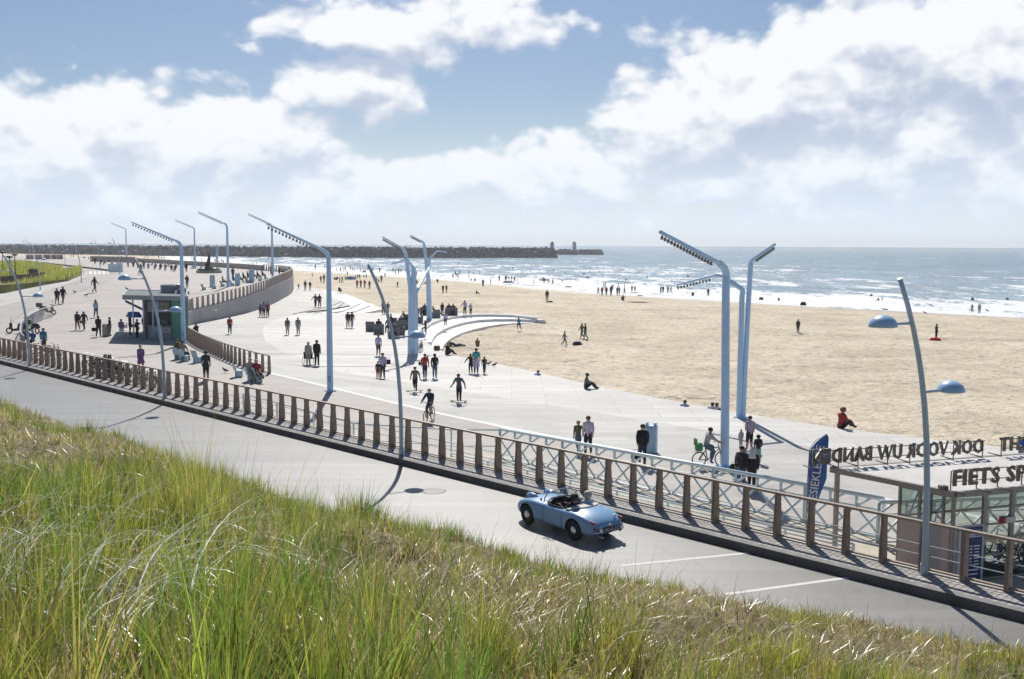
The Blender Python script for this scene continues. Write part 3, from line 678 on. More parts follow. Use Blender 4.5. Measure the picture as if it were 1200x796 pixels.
# closed parapet round the far side of the upper terrace
b = MB(); PP = [Vector((XR(y), y, 2.3)) for y in list(np.linspace(216, 236, 8))+list(np.linspace(240, 322, 10))]
for i in range(len(PP)-1):
    p, q = PP[i], PP[i+1]; t = (q-p).normalized(); n = Vector((-t.y, t.x, 0))*.15
    b.add([p-n+Vector((0, 0, -4)), q-n+Vector((0, 0, -4)), q-n+Vector((0, 0, 1.15)), p-n+Vector((0, 0, 1.15)), p+n+Vector((0, 0, -4)), q+n+Vector((0, 0, -4)), q+n+Vector((0, 0, 1.15)), p+n+Vector((0, 0, 1.15))],
          [(0, 1, 2, 3), (5, 4, 7, 6), (3, 2, 6, 7)])
b.build('parapet', [M_brn3], label='low brown parapet along the seaward side of the upper terrace behind the statue', cat='wall')
# dark retaining edge + second parapet further left
for (pl, h_, lab) in (([(30, 304), (60, 303.8), (74, 304)], 1.6, 'pale slatted screen wall on the far left by the beach'), ([(106, 306.5), (125, 307), (160, 308)], 1.7, 'low dark wall segment left of the terrace parapet')):
    b = MB(); P = [GT(x, y, lambda X, Y: 2.3) for x, y in pl]
    for p, q in zip(P[:-1], P[1:]):
        t = (q-p); L_ = t.length; n = int(L_/3)+1; M = Matrix.Rotation(math.atan2(t.y, t.x), 3, 'Z')
        for k in range(n): b.box(p.lerp(q, (k+.5)/n)+Vector((0, 0, h_/2)), (L_/n*.86, .3, h_), mtx=M)
    b.build('screen_wall', [M_brn3], label=lab, cat='wall')
b = MB(); P = [GT(x, y, zU)+Vector((0, 0, .15)) for x, y in ((28, 306.6), (60, 310), (90, 313.4), (110, 315.6), (129, 318.2))]
b.tube(P, .28, 4, smooth=False); b.build('low_kerb_wall', [mat('dark_kerb', (.12, .115, .11), .8)], label='long low dark kerb wall curving beside the far drive lane', cat='wall')
# ------------------------------------------------------------------ light blue lattice balustrade
def lattice(p0, p1, zb, zt, kw, bay=1.0, name='lattice_balustrade'):
    d = (p1-p0); Ln = d.length; t = d.normalized(); root = empty(name, (p0.x, p0.y, zb), **kw)
    h = zt-zb; zm = h-.38
    b = MB(); n = int(round(Ln/bay)); q = lambda x, z, y=0: Vector((t.x*x-t.y*y, t.y*x+t.x*y, z))
    b.tube([q(0, h), q(Ln, h)], .07, 6); b.build('top_rail', [M_blue2], root)
    b = MB(); b.tube([q(0, .08), q(Ln, .08)], .05, 6); b.build('bottom_rail', [M_blue2], root)
    bt = MB()
    for k in range(n+1):
        x = Ln*k/n
        if k % 4 == 0: b = MB(); b.tube([q(x, .0), q(x, h)], .06, 6); b.build('upright', [M_blue2], root)
        else: bt.tube([q(x, zm), q(x, h+.0)], .055, 5)
        if k < n: bt.tube([q(x, zm), q(x+Ln/n*.62, h)], .042, 5)
    bt.tube([q(0, zm), q(Ln, zm)], .03, 5); bt.build('upper_truss', [M_blue2], root)
    b = MB()
    for k in range(0, n):
        x = Ln*k/n; w = Ln/n
        b.tube([q(x, .08, .03), q(x+w, zm+.02, .03)], .042, 5); b.tube([q(x+w, .08, -.03), q(x, zm+.02, -.03)], .042, 5)
    b.build('lattice', [M_blue2], root)
    return root
pa = G(586, 502.7, .2); 
lattice(Vector((pa.x, pa.y, 0)), Vector((11.6, 42-11.6, 0)), -1.15, .2, dict(label='light blue lattice balustrade behind the near railing, ending at the glass kiosk', cat='balustrade'), bay=.88)
# plain blue handrails of the ramp between railing and lattice
def handrail(name, pts, h, mids, kw, sp=2.0, r=.035):
    root = empty(name, pts[0], **kw); O = Vector(pts[0]); b = MB(); b.tube([p-O+Vector((0, 0, h)) for p in pts], r, 6); b.build('handrail', [M_blue2], root)
    for mz in mids: b = MB(); b.tube([p-O+Vector((0, 0, mz)) for p in pts], r*.7, 6); b.build('rail', [M_blue2], root)
    for a, c in zip(pts[:-1], pts[1:]):
        n = max(1, int((c-a).length/sp))
        for k in range(n+1):
            if k == n and c is not pts[-1]: continue
            p = a.lerp(c, k/n)-O; b = MB(); b.box(p+Vector((0, 0, h/2)), (.07, .07, h)); b.build('leg', [M_blue2], root)
    return root
def onU(c, s, dz=0): x, y = cs(c, s); return Vector((x, y, zU(x, y)+dz))
handrail('handrail', [Vector((pa.x, pa.y, -1.1)), onU(39.4, -31.5), onU(36.3, -35.5), onU(36.0, -44.5)], 1.25, (.55,), dict(label='pale blue handrail closing the ramp behind the left end of the lattice', cat='handrail'), sp=3.0)
handrail('handrail', [Vector((*cs(36.9, -29.5), -1.1)), Vector((*cs(36.9, -12.5), -1.1))], .8, (.68,), dict(label='low pale blue double rail on short legs just behind the near railing', cat='handrail'), sp=1.9)
# benches of slats in the yard (light blue bars on legs)
# yard surface
b = MB(); V = []
sands = ground_mat('sandy_concrete', (.50, .45, .37), (.60, .55, .46), 1.2, None, .85, .3, 12, .2)
for s in np.linspace(-32, 4, 60):
    for c in (34.66, 36, 38, 40, 41.9): x, y = cs(c, s); V.append((x, y, zU(x, y)+.03))
np_mesh('yard', V, grid_quads(60, 5), sands, kind='structure')
# ------------------------------------------------------------------ big single arm mast lamps
def spots(root, a, b_, n, r=.055, l=.16, down=.1, m=None):
    m = m or mat('spot_housing', (.20, .21, .20), .5); mb = MB(); mb.lathe([(r*.55, 0), (r, -.05), (r*1.1, -l), (0, -l)], (0, 0, 0), 8)
    me = mb.mesh('spotlight', [m])
    for k in range(n):
        t = (k+.5)/n; o = bpy.data.objects.new('spotlight', me); COL.objects.link(o); o.parent = root; o.location = a.lerp(b_, t)-Vector((0, 0, down))
def mast_lamp(kw):
    root = empty('mast_lamp', **kw)
    b = MB(); b.tube([(0, 0, -.1), (0, 0, 1), (0, 0, 4), (0, 0, 7.75), (-.1, -.1, 8.05), (-.3, -.3, 8.22)], [.19, .185, .165, .135, .13, .12], 8, smooth=False)
    b.build('pole', [M_blue], root)
    b = MB(); a = Vector((-.28, -.28, 8.21)); e = Vector((-2.85, -2.75, 9.62)); b.tube([a, a.lerp(e, .5), e], [.12, .105, .075], 6, smooth=False, flat=.75); b.build('arm', [M_blue], root)
    spots(root, a.lerp(e, .08), e, 15)
    b = MB(); b.box((0, 0, .03), (.52, .52, .06), R(45), bev=.02); b.build('base_plate', [M_blue], root)
    b = MB(); b.box((.0, -.20, .75), (.14, .02, .35)); b.build('hatch', [mat('hatch_blue', (.24, .40, .56), .5)], root)
    return root
ml = mast_lamp({})
LM = [ # px base, py base, py bend, label, surface
 (387, 458.5, 295, 'U', 'tall single-arm blue mast lamp right of the elderly couple on the bench'),
 (215.3, 402.5, 284, 'U', 'tall blue mast lamp standing against the green kiosk'),
 (267.6, 336, 263, 'U', 'blue mast lamp rising from the bench row behind the curved railing'),
 (319.6, 325.5, 263, 'U', 'slender blue mast lamp at the right tip of the upper terrace'),
 (228.8, 315, 267, 'U', 'thin distant blue mast lamp just left of the statue'),
 (148.5, 303.5, 268, 'U', 'thin distant blue mast lamp on the terrace, leftmost of the single-arm masts')]
for i, (px, py, pb, sf, lab) in enumerate(LM):
    p = GT(px, py, SURF[sf]); d = p.y; ztop = GY(px, pb, p.y).z
    o = ml if i == 0 else copy_tree(ml)
    place(o, p, 0, max(.9, (ztop-p.z)/8.1), label=lab, cat='lamp post', group='blue mast lamps with one long arm')
p = GT(254.6, 311, zU); b = MB(); b.tube([(0, 0, 0), (0, 0, 5.3)], [.35, .3], 8); b.build('blue_column', [M_blue], loc=p, label='short plain blue column between the statue and the second mast lamp', cat='column')
# ------------------------------------------------------------------ branching masts
def branch_mast(base, limbs, kw):
    """limbs: list of (list of (px,py,Y), radii, arm_from, n_spots)"""
    root = empty('branching_mast_lamp', base, **kw)
    for pts, rs, arm, nsp in limbs:
        P = [GY(x, y, Y)-base for x, y, Y in pts]
        b = MB(); b.tube(P[:arm+1], rs[:arm+1], 8, smooth=False); b.build('limb', [M_blue], root)
        if arm < len(P)-1:
            b = MB(); b.tube(P[arm:], [rs[arm]*.92]+list(rs[arm+1:]), 6, smooth=False, flat=.75); ao = b.build('arm', [M_blue], root)
            if nsp: spots(root, P[arm].lerp(P[-1], .12), P[-1], nsp)
    b = MB(); b.box((0, 0, .03), (.56, .56, .06), R(45), bev=.02); b.build('base_plate', [M_blue], root)
    return root
B = G(849, 546.5, -1.1); y = B.y
branch_mast(B, [
 ([(849, 548, y), (850, 450, y), (850.5, 345, y), (851, 322, y), (849, 314, y-.15), (843, 308.5, y-.4), (774, 272, y-2.6)], [.185, .175, .165, .155, .15, .14, .10], 5, 17)],
 dict(label='thick light blue branching mast nearest the bicycle rider, with a long upper left arm', cat='lamp post'))
B = G(868, 489.5, -1.1); y = B.y
branch_mast(B, [
 ([(866, 490, y), (867.5, 420, y), (869.5, 348, y), (870.3, 341, y), (868, 338, y), (846, 323.5, y+.2), (839, 322.5, y+.4), (793, 334, y+2.5)], [.16, .15, .145, .14, .135, .12, .11, .07], 6, 11),
 ([(870.5, 490, y), (873, 430, y+.1), (876, 372, y+.1), (879.5, 312, y), (880.5, 307, y), (883, 304, y-.1), (908, 286.5, y-1.5)], [.15, .145, .14, .135, .13, .12, .09], 5, 10)],
 dict(label='light blue branching mast behind the nearest, with a short arm to the upper right', cat='lamp post'))
B = G(483.2, 415.5, -1.1); y = B.y
branch_mast(B, [
 ([(484.5, 416, y), (484.6, 350, y), (484.8, 318, y), (484.4, 314.5, y), (476.5, 304, y-.6), (458, 310, y+1)], [.30, .26, .22, .2, .15, .07], 3, 0),
 ([(481.2, 416, y-.1), (481.8, 350, y-.1), (481.0, 338, y-.1), (478, 318, y-.2), (475.2, 296, y-.3), (472.5, 291.5, y-.6), (448.3, 278, y-2.5)], [.27, .24, .2, .16, .15, .13, .08], 5, 14),
 ([(487.4, 416, y+.2), (487.6, 350, y+.2), (487.4, 344, y+.2), (490, 338, y+.6), (498, 322, y+3), (503, 314, y+6), (503.2, 303, y+7), (512.5, 294, y+7), (523, 296, y+6)], [.2, .16, .15, .13, .12, .12, .12, .09, .05], 6, 0)],
 dict(label='thick light blue branching mast by the lounge chairs, with a crossing diagonal limb', cat='lamp post'))
B = G(503, 374, -1.1); y = B.y
branch_mast(B, [
 ([(503.2, 374.5, y), (502.2, 330, y), (500, 312, y), (497.5, 290, y), (496.6, 285.5, y), (494.5, 283, y-.2), (481, 276, y-2)], [.36, .3, .24, .18, .17, .16, .1], 5, 12)],
 dict(label='light blue mast standing behind the crossing limb, with its arm up to the left', cat='lamp post'))
# ------------------------------------------------------------------ leaning street lamps
def street_lamp(name_kw, heads=(True, True)):
    root = empty('street_lamp', **name_kw)
    tz = [(1.28*(z/7.28)**3, z) for z in (0, 1.2, 2.4, 3.4, 4.2, 4.9, 5.5, 6.1, 6.7, 7.28)]
    b = MB(); b.tube([(-t, 0, z) for t, z in tz], [.085, .08, .076, .073, .07, .067, .064, .061, .058, .055], 10); b.build('pole', [M_lampgrey], root)
    b = MB(); b.lathe([(.10, 0), (.10, .25), (.085, .3)], (0, 0, 0), 12); b.build('base_collar', [M_lampgrey], root)
    def head(x, z, sgn):
        b = MB(); b.tube([(x, 0, z), (x+sgn*.4, 0, z+.0), (x+sgn*.72, 0, z+.0)], [.035, .035, .03], 8); b.build('bracket', [M_lampgrey], root)
        b = MB(); cx = x+sgn*.97
        prof = [(.325, -.03), (.33, .0), (.315, .06), (.27, .135), (.195, .195), (.10, .235), (0, .247)]
        b.lathe(prof, (cx, 0, z-.02), 20); h = b.build('lamp_head', [M_lampblue], root)
        b = MB(); b.lathe([(0, -.045), (.28, -.045), (.28, -.033)], (cx, 0, z-.02), 20); b.build('diffuser', [mat('lamp_glass', (.8, .82, .82), .3)], h)
    if heads[0]: head(-.80, 6.22, -1)
    if heads[1]: head(-.31, 4.55, 1)
    return root
M_lampgrey = mat('lamp_pole_grey', (.44, .55, .64), .4, .1, var=.06, scale=2)
M_lampblue = mat('lamp_head_blue', (.38, .56, .76), .35, var=.05, scale=3)
s2 = street_lamp({}); s1 = street_lamp({}, (False, True))
SLM = [(1083, 673.5, 2, 7.28, 328, 'leaning grey blue street lamp with two domed heads, standing before the glass kiosk'),
 (469.5, 534.5, 1, 7.2, 315, 'leaning street lamp with a single domed head in the middle of the near railing'),
 (180.5, 468.5, 2, 7.2, 308, 'leaning street lamp with two domed heads in front of the green kiosk'),
 (18.5, 430, 2, 7.2, 300, 'leaning street lamp at the left edge behind the railing')]
for i, (px, py, k, h, _, lab) in enumerate(SLM):
    o = (s2 if i == 0 else copy_tree(s2)) if k == 2 else s1
    p = G(px, py, 0); cpt = Vector((*cs(min(33.95, max(33.15, p.x+p.y)), (p.x-p.y)/1.41421), 0)); place(o, cpt, R(28), 1.0, label=lab, cat='street lamp', group='leaning street lamps with domed heads')
for (px, py, pt, kk, lab) in ((47.3, 340, 283, 1, 'distant leaning street lamp at the near edge of the grass bank'), (95.5, 331.5, 284, 1, 'distant leaning street lamp at the rounded tip of the grass bank'), (76.5, 311, 282.5, 1, 'far leaning street lamp beyond the upper grass bank'),
                     (117.5, 316, 280, 2, 'far leaning street lamp beside the zebra crossing'), (35.5, 306.5, 279, 2, 'farthest leaning street lamp before the slatted screen wall'), (140.5, 322, 279, 2, 'far street lamp right of the zebra crossing with a blue sign at its foot')):
    p = GT(px, py, zU); hz = GY(px, pt, p.y).z-p.z
    o = copy_tree(s2 if kk == 2 else s1); place(o, p, R(35), hz/7.28, label=lab, cat='street lamp', group='leaning street lamps with domed heads')
# ------------------------------------------------------------------ breakwaters, lighthouses
def rocks(name, line, wz, top, n, kw):
    V = []; F = []
    segs = [(Vector(a), Vector(b), (Vector(b)-Vector(a)).length) for a, b in zip(line[:-1], line[1:])]; tot = sum(s[2] for s in segs)
    mb = MB()
    # core
    P = []
    for a, c, l in segs:
        t = (c-a).normalized(); nn = Vector((t.y, -t.x, 0))
        prof_ = [(-wz/2, -4), (-wz*.25, top-1.6), (wz*.25, top-1.6), (wz/2, -4)]
        vs = [a+nn*y+Vector((0, 0, z)) for y, z in prof_]+[c+nn*y+Vector((0, 0, z)) for y, z in prof_]
        mb.add(vs, [(0, 1, 5, 4), (1, 2, 6, 5), (2, 3, 7, 6), (0, 3, 2, 1), (4, 5, 6, 7)])
    for k in range(n):
        d = random.random()*tot
        for a, c, l in segs:
            if d <= l: break
            d -= l
        d = min(d, l); t = (c-a).normalized(); nn = Vector((t.y, -t.x, 0)); y = (random.random()*2-1)
        y = y*.5*wz; z = top-1.4-(max(0, abs(y)-wz*.25)/(wz*.25))*(top+2.2)
        p = a+t*d+nn*y; s_ = random.uniform(1.4, 3.0)
        M = Euler((random.uniform(-.9, .9), random.uniform(-.9, .9), random.uniform(0, 3))).to_matrix()
        mb.box((p.x, p.y, z+random.uniform(-.3, .7)), (s_, s_*random.uniform(.7, 1.2), s_*random.uniform(.6, 1.1)), mtx=M, mi=0 if random.random() < .8 else 1)
    return mb.build(name, [mat('dark_rock', (.075, .08, .085), .9, var=.5, scale=.15), mat('pale_rock', (.20, .20, .195), .9, var=.3, scale=.2)], **kw)
rocks('breakwater', [(-760, 1180, 0), (-560, 1010, 0), (-400, 905, 0), (-250, 835, 0), (-134, 806, 0), (-50, 822, 0), (34, 862, 0)], 26, 5.6, 4200, dict(label='long dark rock breakwater running across the horizon to the red lighthouse', cat='breakwater', kind='stuff'))
rocks('breakwater', [(-60, 1150, 0), (40, 1155, 0), (75, 1160, 0), (104, 1168, 0)], 20, 3.2, 500, dict(label='far end of the second low rock breakwater carrying the green lighthouse', cat='breakwater', kind='stuff'))
def lighthouse(px, py, Y, h, col, nm, lab):
    p = GY(px, py, Y); root = empty('lighthouse', p-Vector((0, 0, 1.5)), label=lab, cat='lighthouse'); wh = mat('lighthouse_white', (.75, .75, .74), .6); c = mat('lighthouse_'+nm, col, .6)
    s_ = h/7.0
    for z0, z1, m, part in ((-1.5, .9, wh, 'base'), (.9, 2.2, c, 'band'), (2.2, 4.0, wh, 'tower'), (4.0, 4.9, c, 'band'), (4.9, 5.2, wh, 'gallery')):
        r0 = 1.75-.06*z0; r1 = 1.75-.06*z1
        if part == 'gallery': r0 = r1 = 2.3
        b = MB(); b.lathe([(r0*s_, z0*s_+1.5), (r1*s_, z1*s_+1.5)], n=12); b.build(part, [m], root)
    b = MB(); b.lathe([(1.1*s_, 5.2*s_+1.5), (1.1*s_, 6.1*s_+1.5), (1.4*s_, 6.15*s_+1.5), (.2*s_, 6.8*s_+1.5), (.1*s_, 7.2*s_+1.5)], n=12); b.build('lantern_roof', [c], root)
lighthouse(647, 293.4, 862, 7.6, (.32, .05, .05), 'red', 'small white lighthouse with red bands on the end of the breakwater')
lighthouse(673, 292.8, 1158, 9.8, (.04, .25, .24), 'green', 'small white lighthouse with green bands on the second breakwater')
# far cargo ship
p = G(478, 289.2, ZW); 
b = MB(); k = p.y/1167
r_ = empty('ship', p, label='tiny ship on the horizon above the lounge chairs', cat='ship')
b.add([(-3*k, -1*k, 0), (3*k, -1*k, 0), (3.4*k, 0, 1.1*k), (-3.2*k, 0, 1.1*k), (3*k, 1*k, 0), (-3*k, 1*k, 0)], [(0, 1, 2, 3), (4, 5, 3, 2), (0, 3, 5), (1, 4, 2)]); b.build('hull', [mat('ship_hull', (.12, .14, .18), .7)], r_)
b = MB(); b.box((2.2*k, 0, 1.6*k), (1*k, .8*k, 1.2*k)); b.box((-1.5*k, 0, 1.3*k), (.6*k, .5*k, .6*k)); b.build('bridge', [mat('ship_white', (.5, .52, .55), .7)], r_)
# ------------------------------------------------------------------ dune
def c0f(x): return 24.3+.24*np.clip(x, -5, 4)+.68*np.clip(x-4, 0, 9)
def dune_z(x, y):
    c = x+y; c0 = c0f(x); t = np.clip(c/c0, -1.2, 1)
    z = 6.25*np.power(np.clip(1-t, 0, 3), .82)
    hm = (fbm(x*.33+40, y*.33+40, 3)-.5)*1.5*np.clip((1-t)*4, 0, 1)
    z = z+hm-.26*np.clip((t-.93)/.07, 0, 1)
    d = np.hypot(x, y); z = np.where(d < 4, np.minimum(z, 6.3), z)
    z = np.minimum(z, 6.4-.10*np.clip(y, 0, 30)+.3)
    return z
M_soil = mat('dune_soil', (.20, .16, .095), .95, var=.5, scale=1.5, bump=.8, bscale=9)
n = 150; ux = np.linspace(0, 1, n)
rowsY = np.concatenate([np.linspace(-6, 20, 60), np.linspace(20.5, 75, 70)])
X = np.empty((len(rowsY), n)); Y = np.empty_like(X)
for i, yy in enumerate(rowsY):
    a = -.6*max(yy, 0)-14; b_ = 28-yy if yy < 75 else 0
    b_ = max(a+.5, min(b_, .6*max(yy, 0)+16)); X[i] = a+(b_-a)*ux; Y[i] = yy
Zd = dune_z(X, Y)
np_mesh('dune', np.stack([X, Y, Zd], -1).reshape(-1, 3), grid_quads(*X.shape), M_soil, kind='structure')
# ------------------------------------------------------------------ grass blades
def grass_mat(name, rough=.3, trans=.52, spec=.8):
    m = bpy.data.materials.new(name); m.use_nodes = True; nt = m.node_tree; nt.nodes.clear(); L = nt.links.new
    o = nd(nt, 'ShaderNodeOutputMaterial'); at = nd(nt, 'ShaderNodeAttribute', attribute_name='tint')
    p = nd(nt, 'ShaderNodeBsdfPrincipled', i_Roughness=rough); p.inputs['Specular IOR Level'].default_value = spec
    t = nd(nt, 'ShaderNodeBsdfTranslucent'); mx = nd(nt, 'ShaderNodeMixShader'); mx.inputs[0].default_value = trans
    L(at.outputs['Color'], p.inputs['Base Color']); L(at.outputs['Color'], t.inputs[0])
    L(p.outputs[0], mx.inputs[1]); L(t.outputs[0], mx.inputs[2]); L(mx.outputs[0], o.inputs[0]); return m
M_grass = grass_mat('marram_blades')
def blades(root, h, az, lean, curl, wid, col, K):
    """root (N,3); returns verts, quads, colours. arc bending in direction az"""
    N = len(root); t = np.linspace(0, 1, K+1)[None, :]
    ang = lean[:, None]+curl[:, None]*t**1.3
    ds = h[:, None]/K
    dx = np.sin(ang)*ds; dz = np.cos(ang)*ds
    x = np.concatenate([np.zeros((N, 1)), np.cumsum(dx[:, :-1], 1)], 1); z = np.concatenate([np.zeros((N, 1)), np.cumsum(dz[:, :-1], 1)], 1)
    cx, sy = np.cos(az)[:, None], np.sin(az)[:, None]
    P = np.stack([root[:, 0:1]+x*cx, root[:, 1:2]+x*sy, root[:, 2:3]+z], -1)
    wa = az+math.pi/2+rng.uniform(-.8, .8, N); wv = np.stack([np.cos(wa), np.sin(wa), np.zeros(N)], -1)[:, None, :]
    ww = wid[:, None]*(1-.86*t**1.6)*(.65+.7*np.sin(math.pi*np.clip(t*1.3+.1, 0, 1)))
    Lf = P-wv*ww[..., None]; Rt = P+wv*ww[..., None]
    V = np.stack([Lf, Rt], 2).reshape(-1, 3)   # N,(K+1),2
    base = (np.arange(N)*(K+1)*2)[:, None]+(np.arange(K)*2)[None, :]
    Q = np.stack([base, base+1, base+3, base+2], -1).reshape(-1, 4)
    C = np.repeat(col[:, None, :], (K+1)*2, 1)
    tt = np.repeat(t, 2, 1)[..., None]
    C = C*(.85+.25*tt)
    return V, Q, np.concatenate([C.reshape(-1, 3), np.ones((N*(K+1)*2, 1))], 1)
PAL = np.array([[.40, .46, .06], [.52, .52, .075], [.20, .34, .045], [.62, .54, .11], [.30, .41, .07]])
DRY = np.array([[.56, .46, .22], [.42, .33, .15], [.68, .58, .34], [.28, .21, .10]])
allV, allQ, allC = [], [], []; off = 0
def emit(V, Q, C):
    global off
    allV.append(V); allQ.append(Q+off); allC.append(C); off += len(V)
def region(n, y0, y1):
    """random visible dune points, denser near the camera"""
    y = y0*(y1/y0)**rng.random(n); u = rng.uniform(-.60, .60, n); x = u*(y+1.5)
    c0 = c0f(x); ok = (x+y) < c0-.15; return x[ok], y[ok]
# tufts: clump centres, each with many blades leaning outward
def tufts(nt_, y0, y1, per, hh, wid, K, drymix=.25, spread=.16, sc=1.0):
    x, y = region(nt_, y0, y1); patch = fbm(x*.22+7, y*.22+3, 3); kp = (patch < .60) | (rng.random(len(x)) < .3); x = x[kp]; y = y[kp]; patch = patch[kp]; ns = len(x)
    rt = np.clip((x/y+.12)/.45, 0, 1)[:, None]; p2 = fbm(x*.7+70, y*.7+3, 2)
    dryp = np.clip((patch-.47)*7, 0, 1)
    cnt = per
    r = np.abs(rng.normal(0, spread, (ns, cnt))); th = rng.uniform(0, 2*math.pi, (ns, cnt))
    bx = (x[:, None]+r*np.cos(th)).ravel(); by = (y[:, None]+r*np.sin(th)).ravel()
    bz = dune_z(bx, by)-.03
    tall = (.38+.85*rng.random((ns, 1))**1.5)*np.clip(1.25-.9*dryp[:, None], .3, 1.25)
    h = (hh*tall*(1-.34*rt)*rng.uniform(.55, 1.15, (ns, cnt))).ravel()
    az = (th+rng.normal(0, .7, th.shape)).ravel()
    lean = (r/spread*.16+rng.normal(.05, .12, r.shape)).ravel(); curl = np.abs(rng.normal(.45, .38, ns*cnt))
    wind = .12; az = np.where(rng.random(ns*cnt) < .3, rng.normal(.15, .5, ns*cnt), az)
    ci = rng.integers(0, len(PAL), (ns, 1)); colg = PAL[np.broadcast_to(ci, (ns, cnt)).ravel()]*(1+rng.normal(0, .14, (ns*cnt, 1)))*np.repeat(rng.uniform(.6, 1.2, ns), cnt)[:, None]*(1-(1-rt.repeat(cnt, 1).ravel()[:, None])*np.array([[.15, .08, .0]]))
    cold = DRY[rng.integers(0, len(DRY), ns*cnt)]*(1+rng.normal(0, .12, (ns*cnt, 1)))
    isdry = rng.random((ns, cnt)) < (drymix+.12*rt+.5*dryp[:, None]); isdry = isdry.ravel()
    col = np.where(isdry[:, None], cold, colg); curl = np.where(isdry, curl*1.9, curl); h = np.where(isdry, h*.72, h)
    w_ = wid*rng.uniform(.6, 1.3, ns*cnt)
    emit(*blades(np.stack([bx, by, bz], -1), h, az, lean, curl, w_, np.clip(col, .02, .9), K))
tufts(430, 3.0, 9.5, 56, .74, .0040, 6, .2, .12)
tufts(800, 8.5, 17, 42, .50, .0046, 5, .28, .14)
tufts(1500, 15, 30, 28, .44, .006, 4, .28, .17)
tufts(2000, 28, 62, 16, .46, .010, 3, .22, .3)
# filler litter: short dry curled blades near the ground
x, y = region(95000, 3.0, 60); z = dune_z(x, y)-.01; n_ = len(x)
pt = np.clip((fbm(x*.22+7, y*.22+3, 3)-.42)*4, 0, 1)
k_ = rng.random(n_) < (.45+.5*pt); x, y, z = x[k_], y[k_], z[k_]; n_ = len(x)
gr_ = rng.random(n_) < .35
col = np.where(gr_[:, None], PAL[rng.integers(0, 5, n_)], DRY[rng.integers(0, 4, n_)])*(1+rng.normal(0, .15, (n_, 1)))
emit(*blades(np.stack([x, y, z], -1), rng.uniform(.12, .42, n_), rng.uniform(0, 6.28, n_), np.abs(rng.normal(.5, .45, n_)), np.abs(rng.normal(1.2, .8, n_)), (.0035+.00022*y)*rng.uniform(.6, 1.3, n_), np.clip(col, .02, .9), 3))
x, y = region(90000, 3.5, 60); pt = fbm(x*.22+7, y*.22+3, 3); k_ = rng.random(len(x)) < np.clip((pt-.47)*6, .06, .85); x = x[k_]; y = y[k_]; z = dune_z(x, y)+.02; n_ = len(x)
emit(*blades(np.stack([x, y, z], -1), rng.uniform(.15, .5, n_), rng.uniform(0, 6.28, n_), rng.normal(1.15, .28, n_), rng.normal(.3, .5, n_), (.003+.00022*y)*rng.uniform(.6, 1.3, n_), np.clip(DRY[rng.integers(0, 4, n_)]*(1+rng.normal(0, .18, (n_, 1))), .02, .9), 2))
tufts(520, 7, 46, 50, .60, .0055, 4, .15, .16)
# long arching blades, sun glints painted near-white on those lower left, and seed stalks
def longb(n, xr, yr, h, w_, colr, curl):
    x = rng.uniform(*xr, n); y = rng.uniform(*yr, n); z = dune_z(x, y)
    emit(*blades(np.stack([x, y, z], -1), rng.uniform(h*.7, h*1.2, n), rng.uniform(-.7, .9, n), rng.uniform(.05, .5, n), rng.uniform(curl*.6, curl*1.3, n), np.full(n, w_), np.tile(colr, (n, 1))*(1+rng.normal(0, .08, (n, 1))), 9))
longb(190, (-4.4, -2.0), (4.9, 6.7), 1.15, .0055, (.98, 1.0, .93), 2.2)
longb(160, (-4, 5), (6, 13), .85, .0055, (.78, .76, .60), 2.4)
longb(60, (-5.0, 3), (5.5, 11), .9, .005, (.62, .58, .42), 1.9)
x, y = region(200, 4, 18); z = dune_z(x, y)
emit(*blades(np.stack([x, y, z], -1), rng.uniform(.55, .85, len(x)), rng.uniform(-.5, .8, len(x)), rng.uniform(.0, .25, len(x)), rng.uniform(.1, .4, len(x)), np.full(len(x), .006), np.tile((.5, .38, .2), (len(x), 1)), 4))
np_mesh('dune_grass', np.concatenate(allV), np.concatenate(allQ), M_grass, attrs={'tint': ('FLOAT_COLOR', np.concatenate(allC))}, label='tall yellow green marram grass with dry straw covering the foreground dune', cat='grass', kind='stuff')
# ------------------------------------------------------------------ grass banks on the far left
def bank(poly_px, label, nbl):
    P = [GT(x, y, zU) for x, y in poly_px]; xs = [p.x for p in P]; ys = [p.y for p in P]
    def inside(px, py):
        r = np.zeros(px.shape, bool); j = len(P)-1
        for i in range(len(P)):
            xi, yi, xj, yj = P[i].x, P[i].y, P[j].x, P[j].y
            c = ((yi > py) != (yj > py)) & (px < (xj-xi)*(py-yi)/(yj-yi+1e-9)+xi); r ^= c; j = i
        return r
    x = rng.uniform(min(xs), max(xs), nbl*3); y = rng.uniform(min(ys), max(ys), nbl*3); k = inside(x, y); x, y = x[k][:nbl], y[k][:nbl]; n_ = len(x)
    z = np.array([zU(a, b) for a, b in zip(x, y)])+.2
    col = PAL[rng.integers(0, 5, n_)]*(1+rng.normal(0, .2, (n_, 1))); dr = rng.random(n_) < .2; col[dr] = DRY[rng.integers(0, 4, dr.sum())]
    V, Q, C = blades(np.stack([x, y, z], -1), rng.uniform(.5, 1.2, n_)*(.7+.8*fbm(x*.15, y*.15, 2)), rng.uniform(0, 6.28, n_), np.abs(rng.normal(.15, .2, n_)), np.abs(rng.normal(.5, .4, n_)), np.full(n_, .045), np.clip(col, .02, .9), 2)
    o = np_mesh('bank_grass', V, Q, M_grass, attrs={'tint': ('FLOAT_COLOR', C)}, label=label, cat='grass', kind='stuff')
    b = MB(); b.prism([(p.x, p.y) for p in P], min(p.z for p in P)-.5, max(p.z for p in P)+.15)
    g_ = b.build('grass_bank', [mat('bank_soil', (.17, .17, .06), .9, var=.4, scale=.5)], kind='structure')
bank([(-70, 332), (-20, 312), (10, 309), (30, 309.5), (52, 312), (75, 317.5), (72, 321), (40, 324), (10, 327), (-40, 340)], 'marram grass on the upper grass bank at the far left, above the dark wall', 16000)
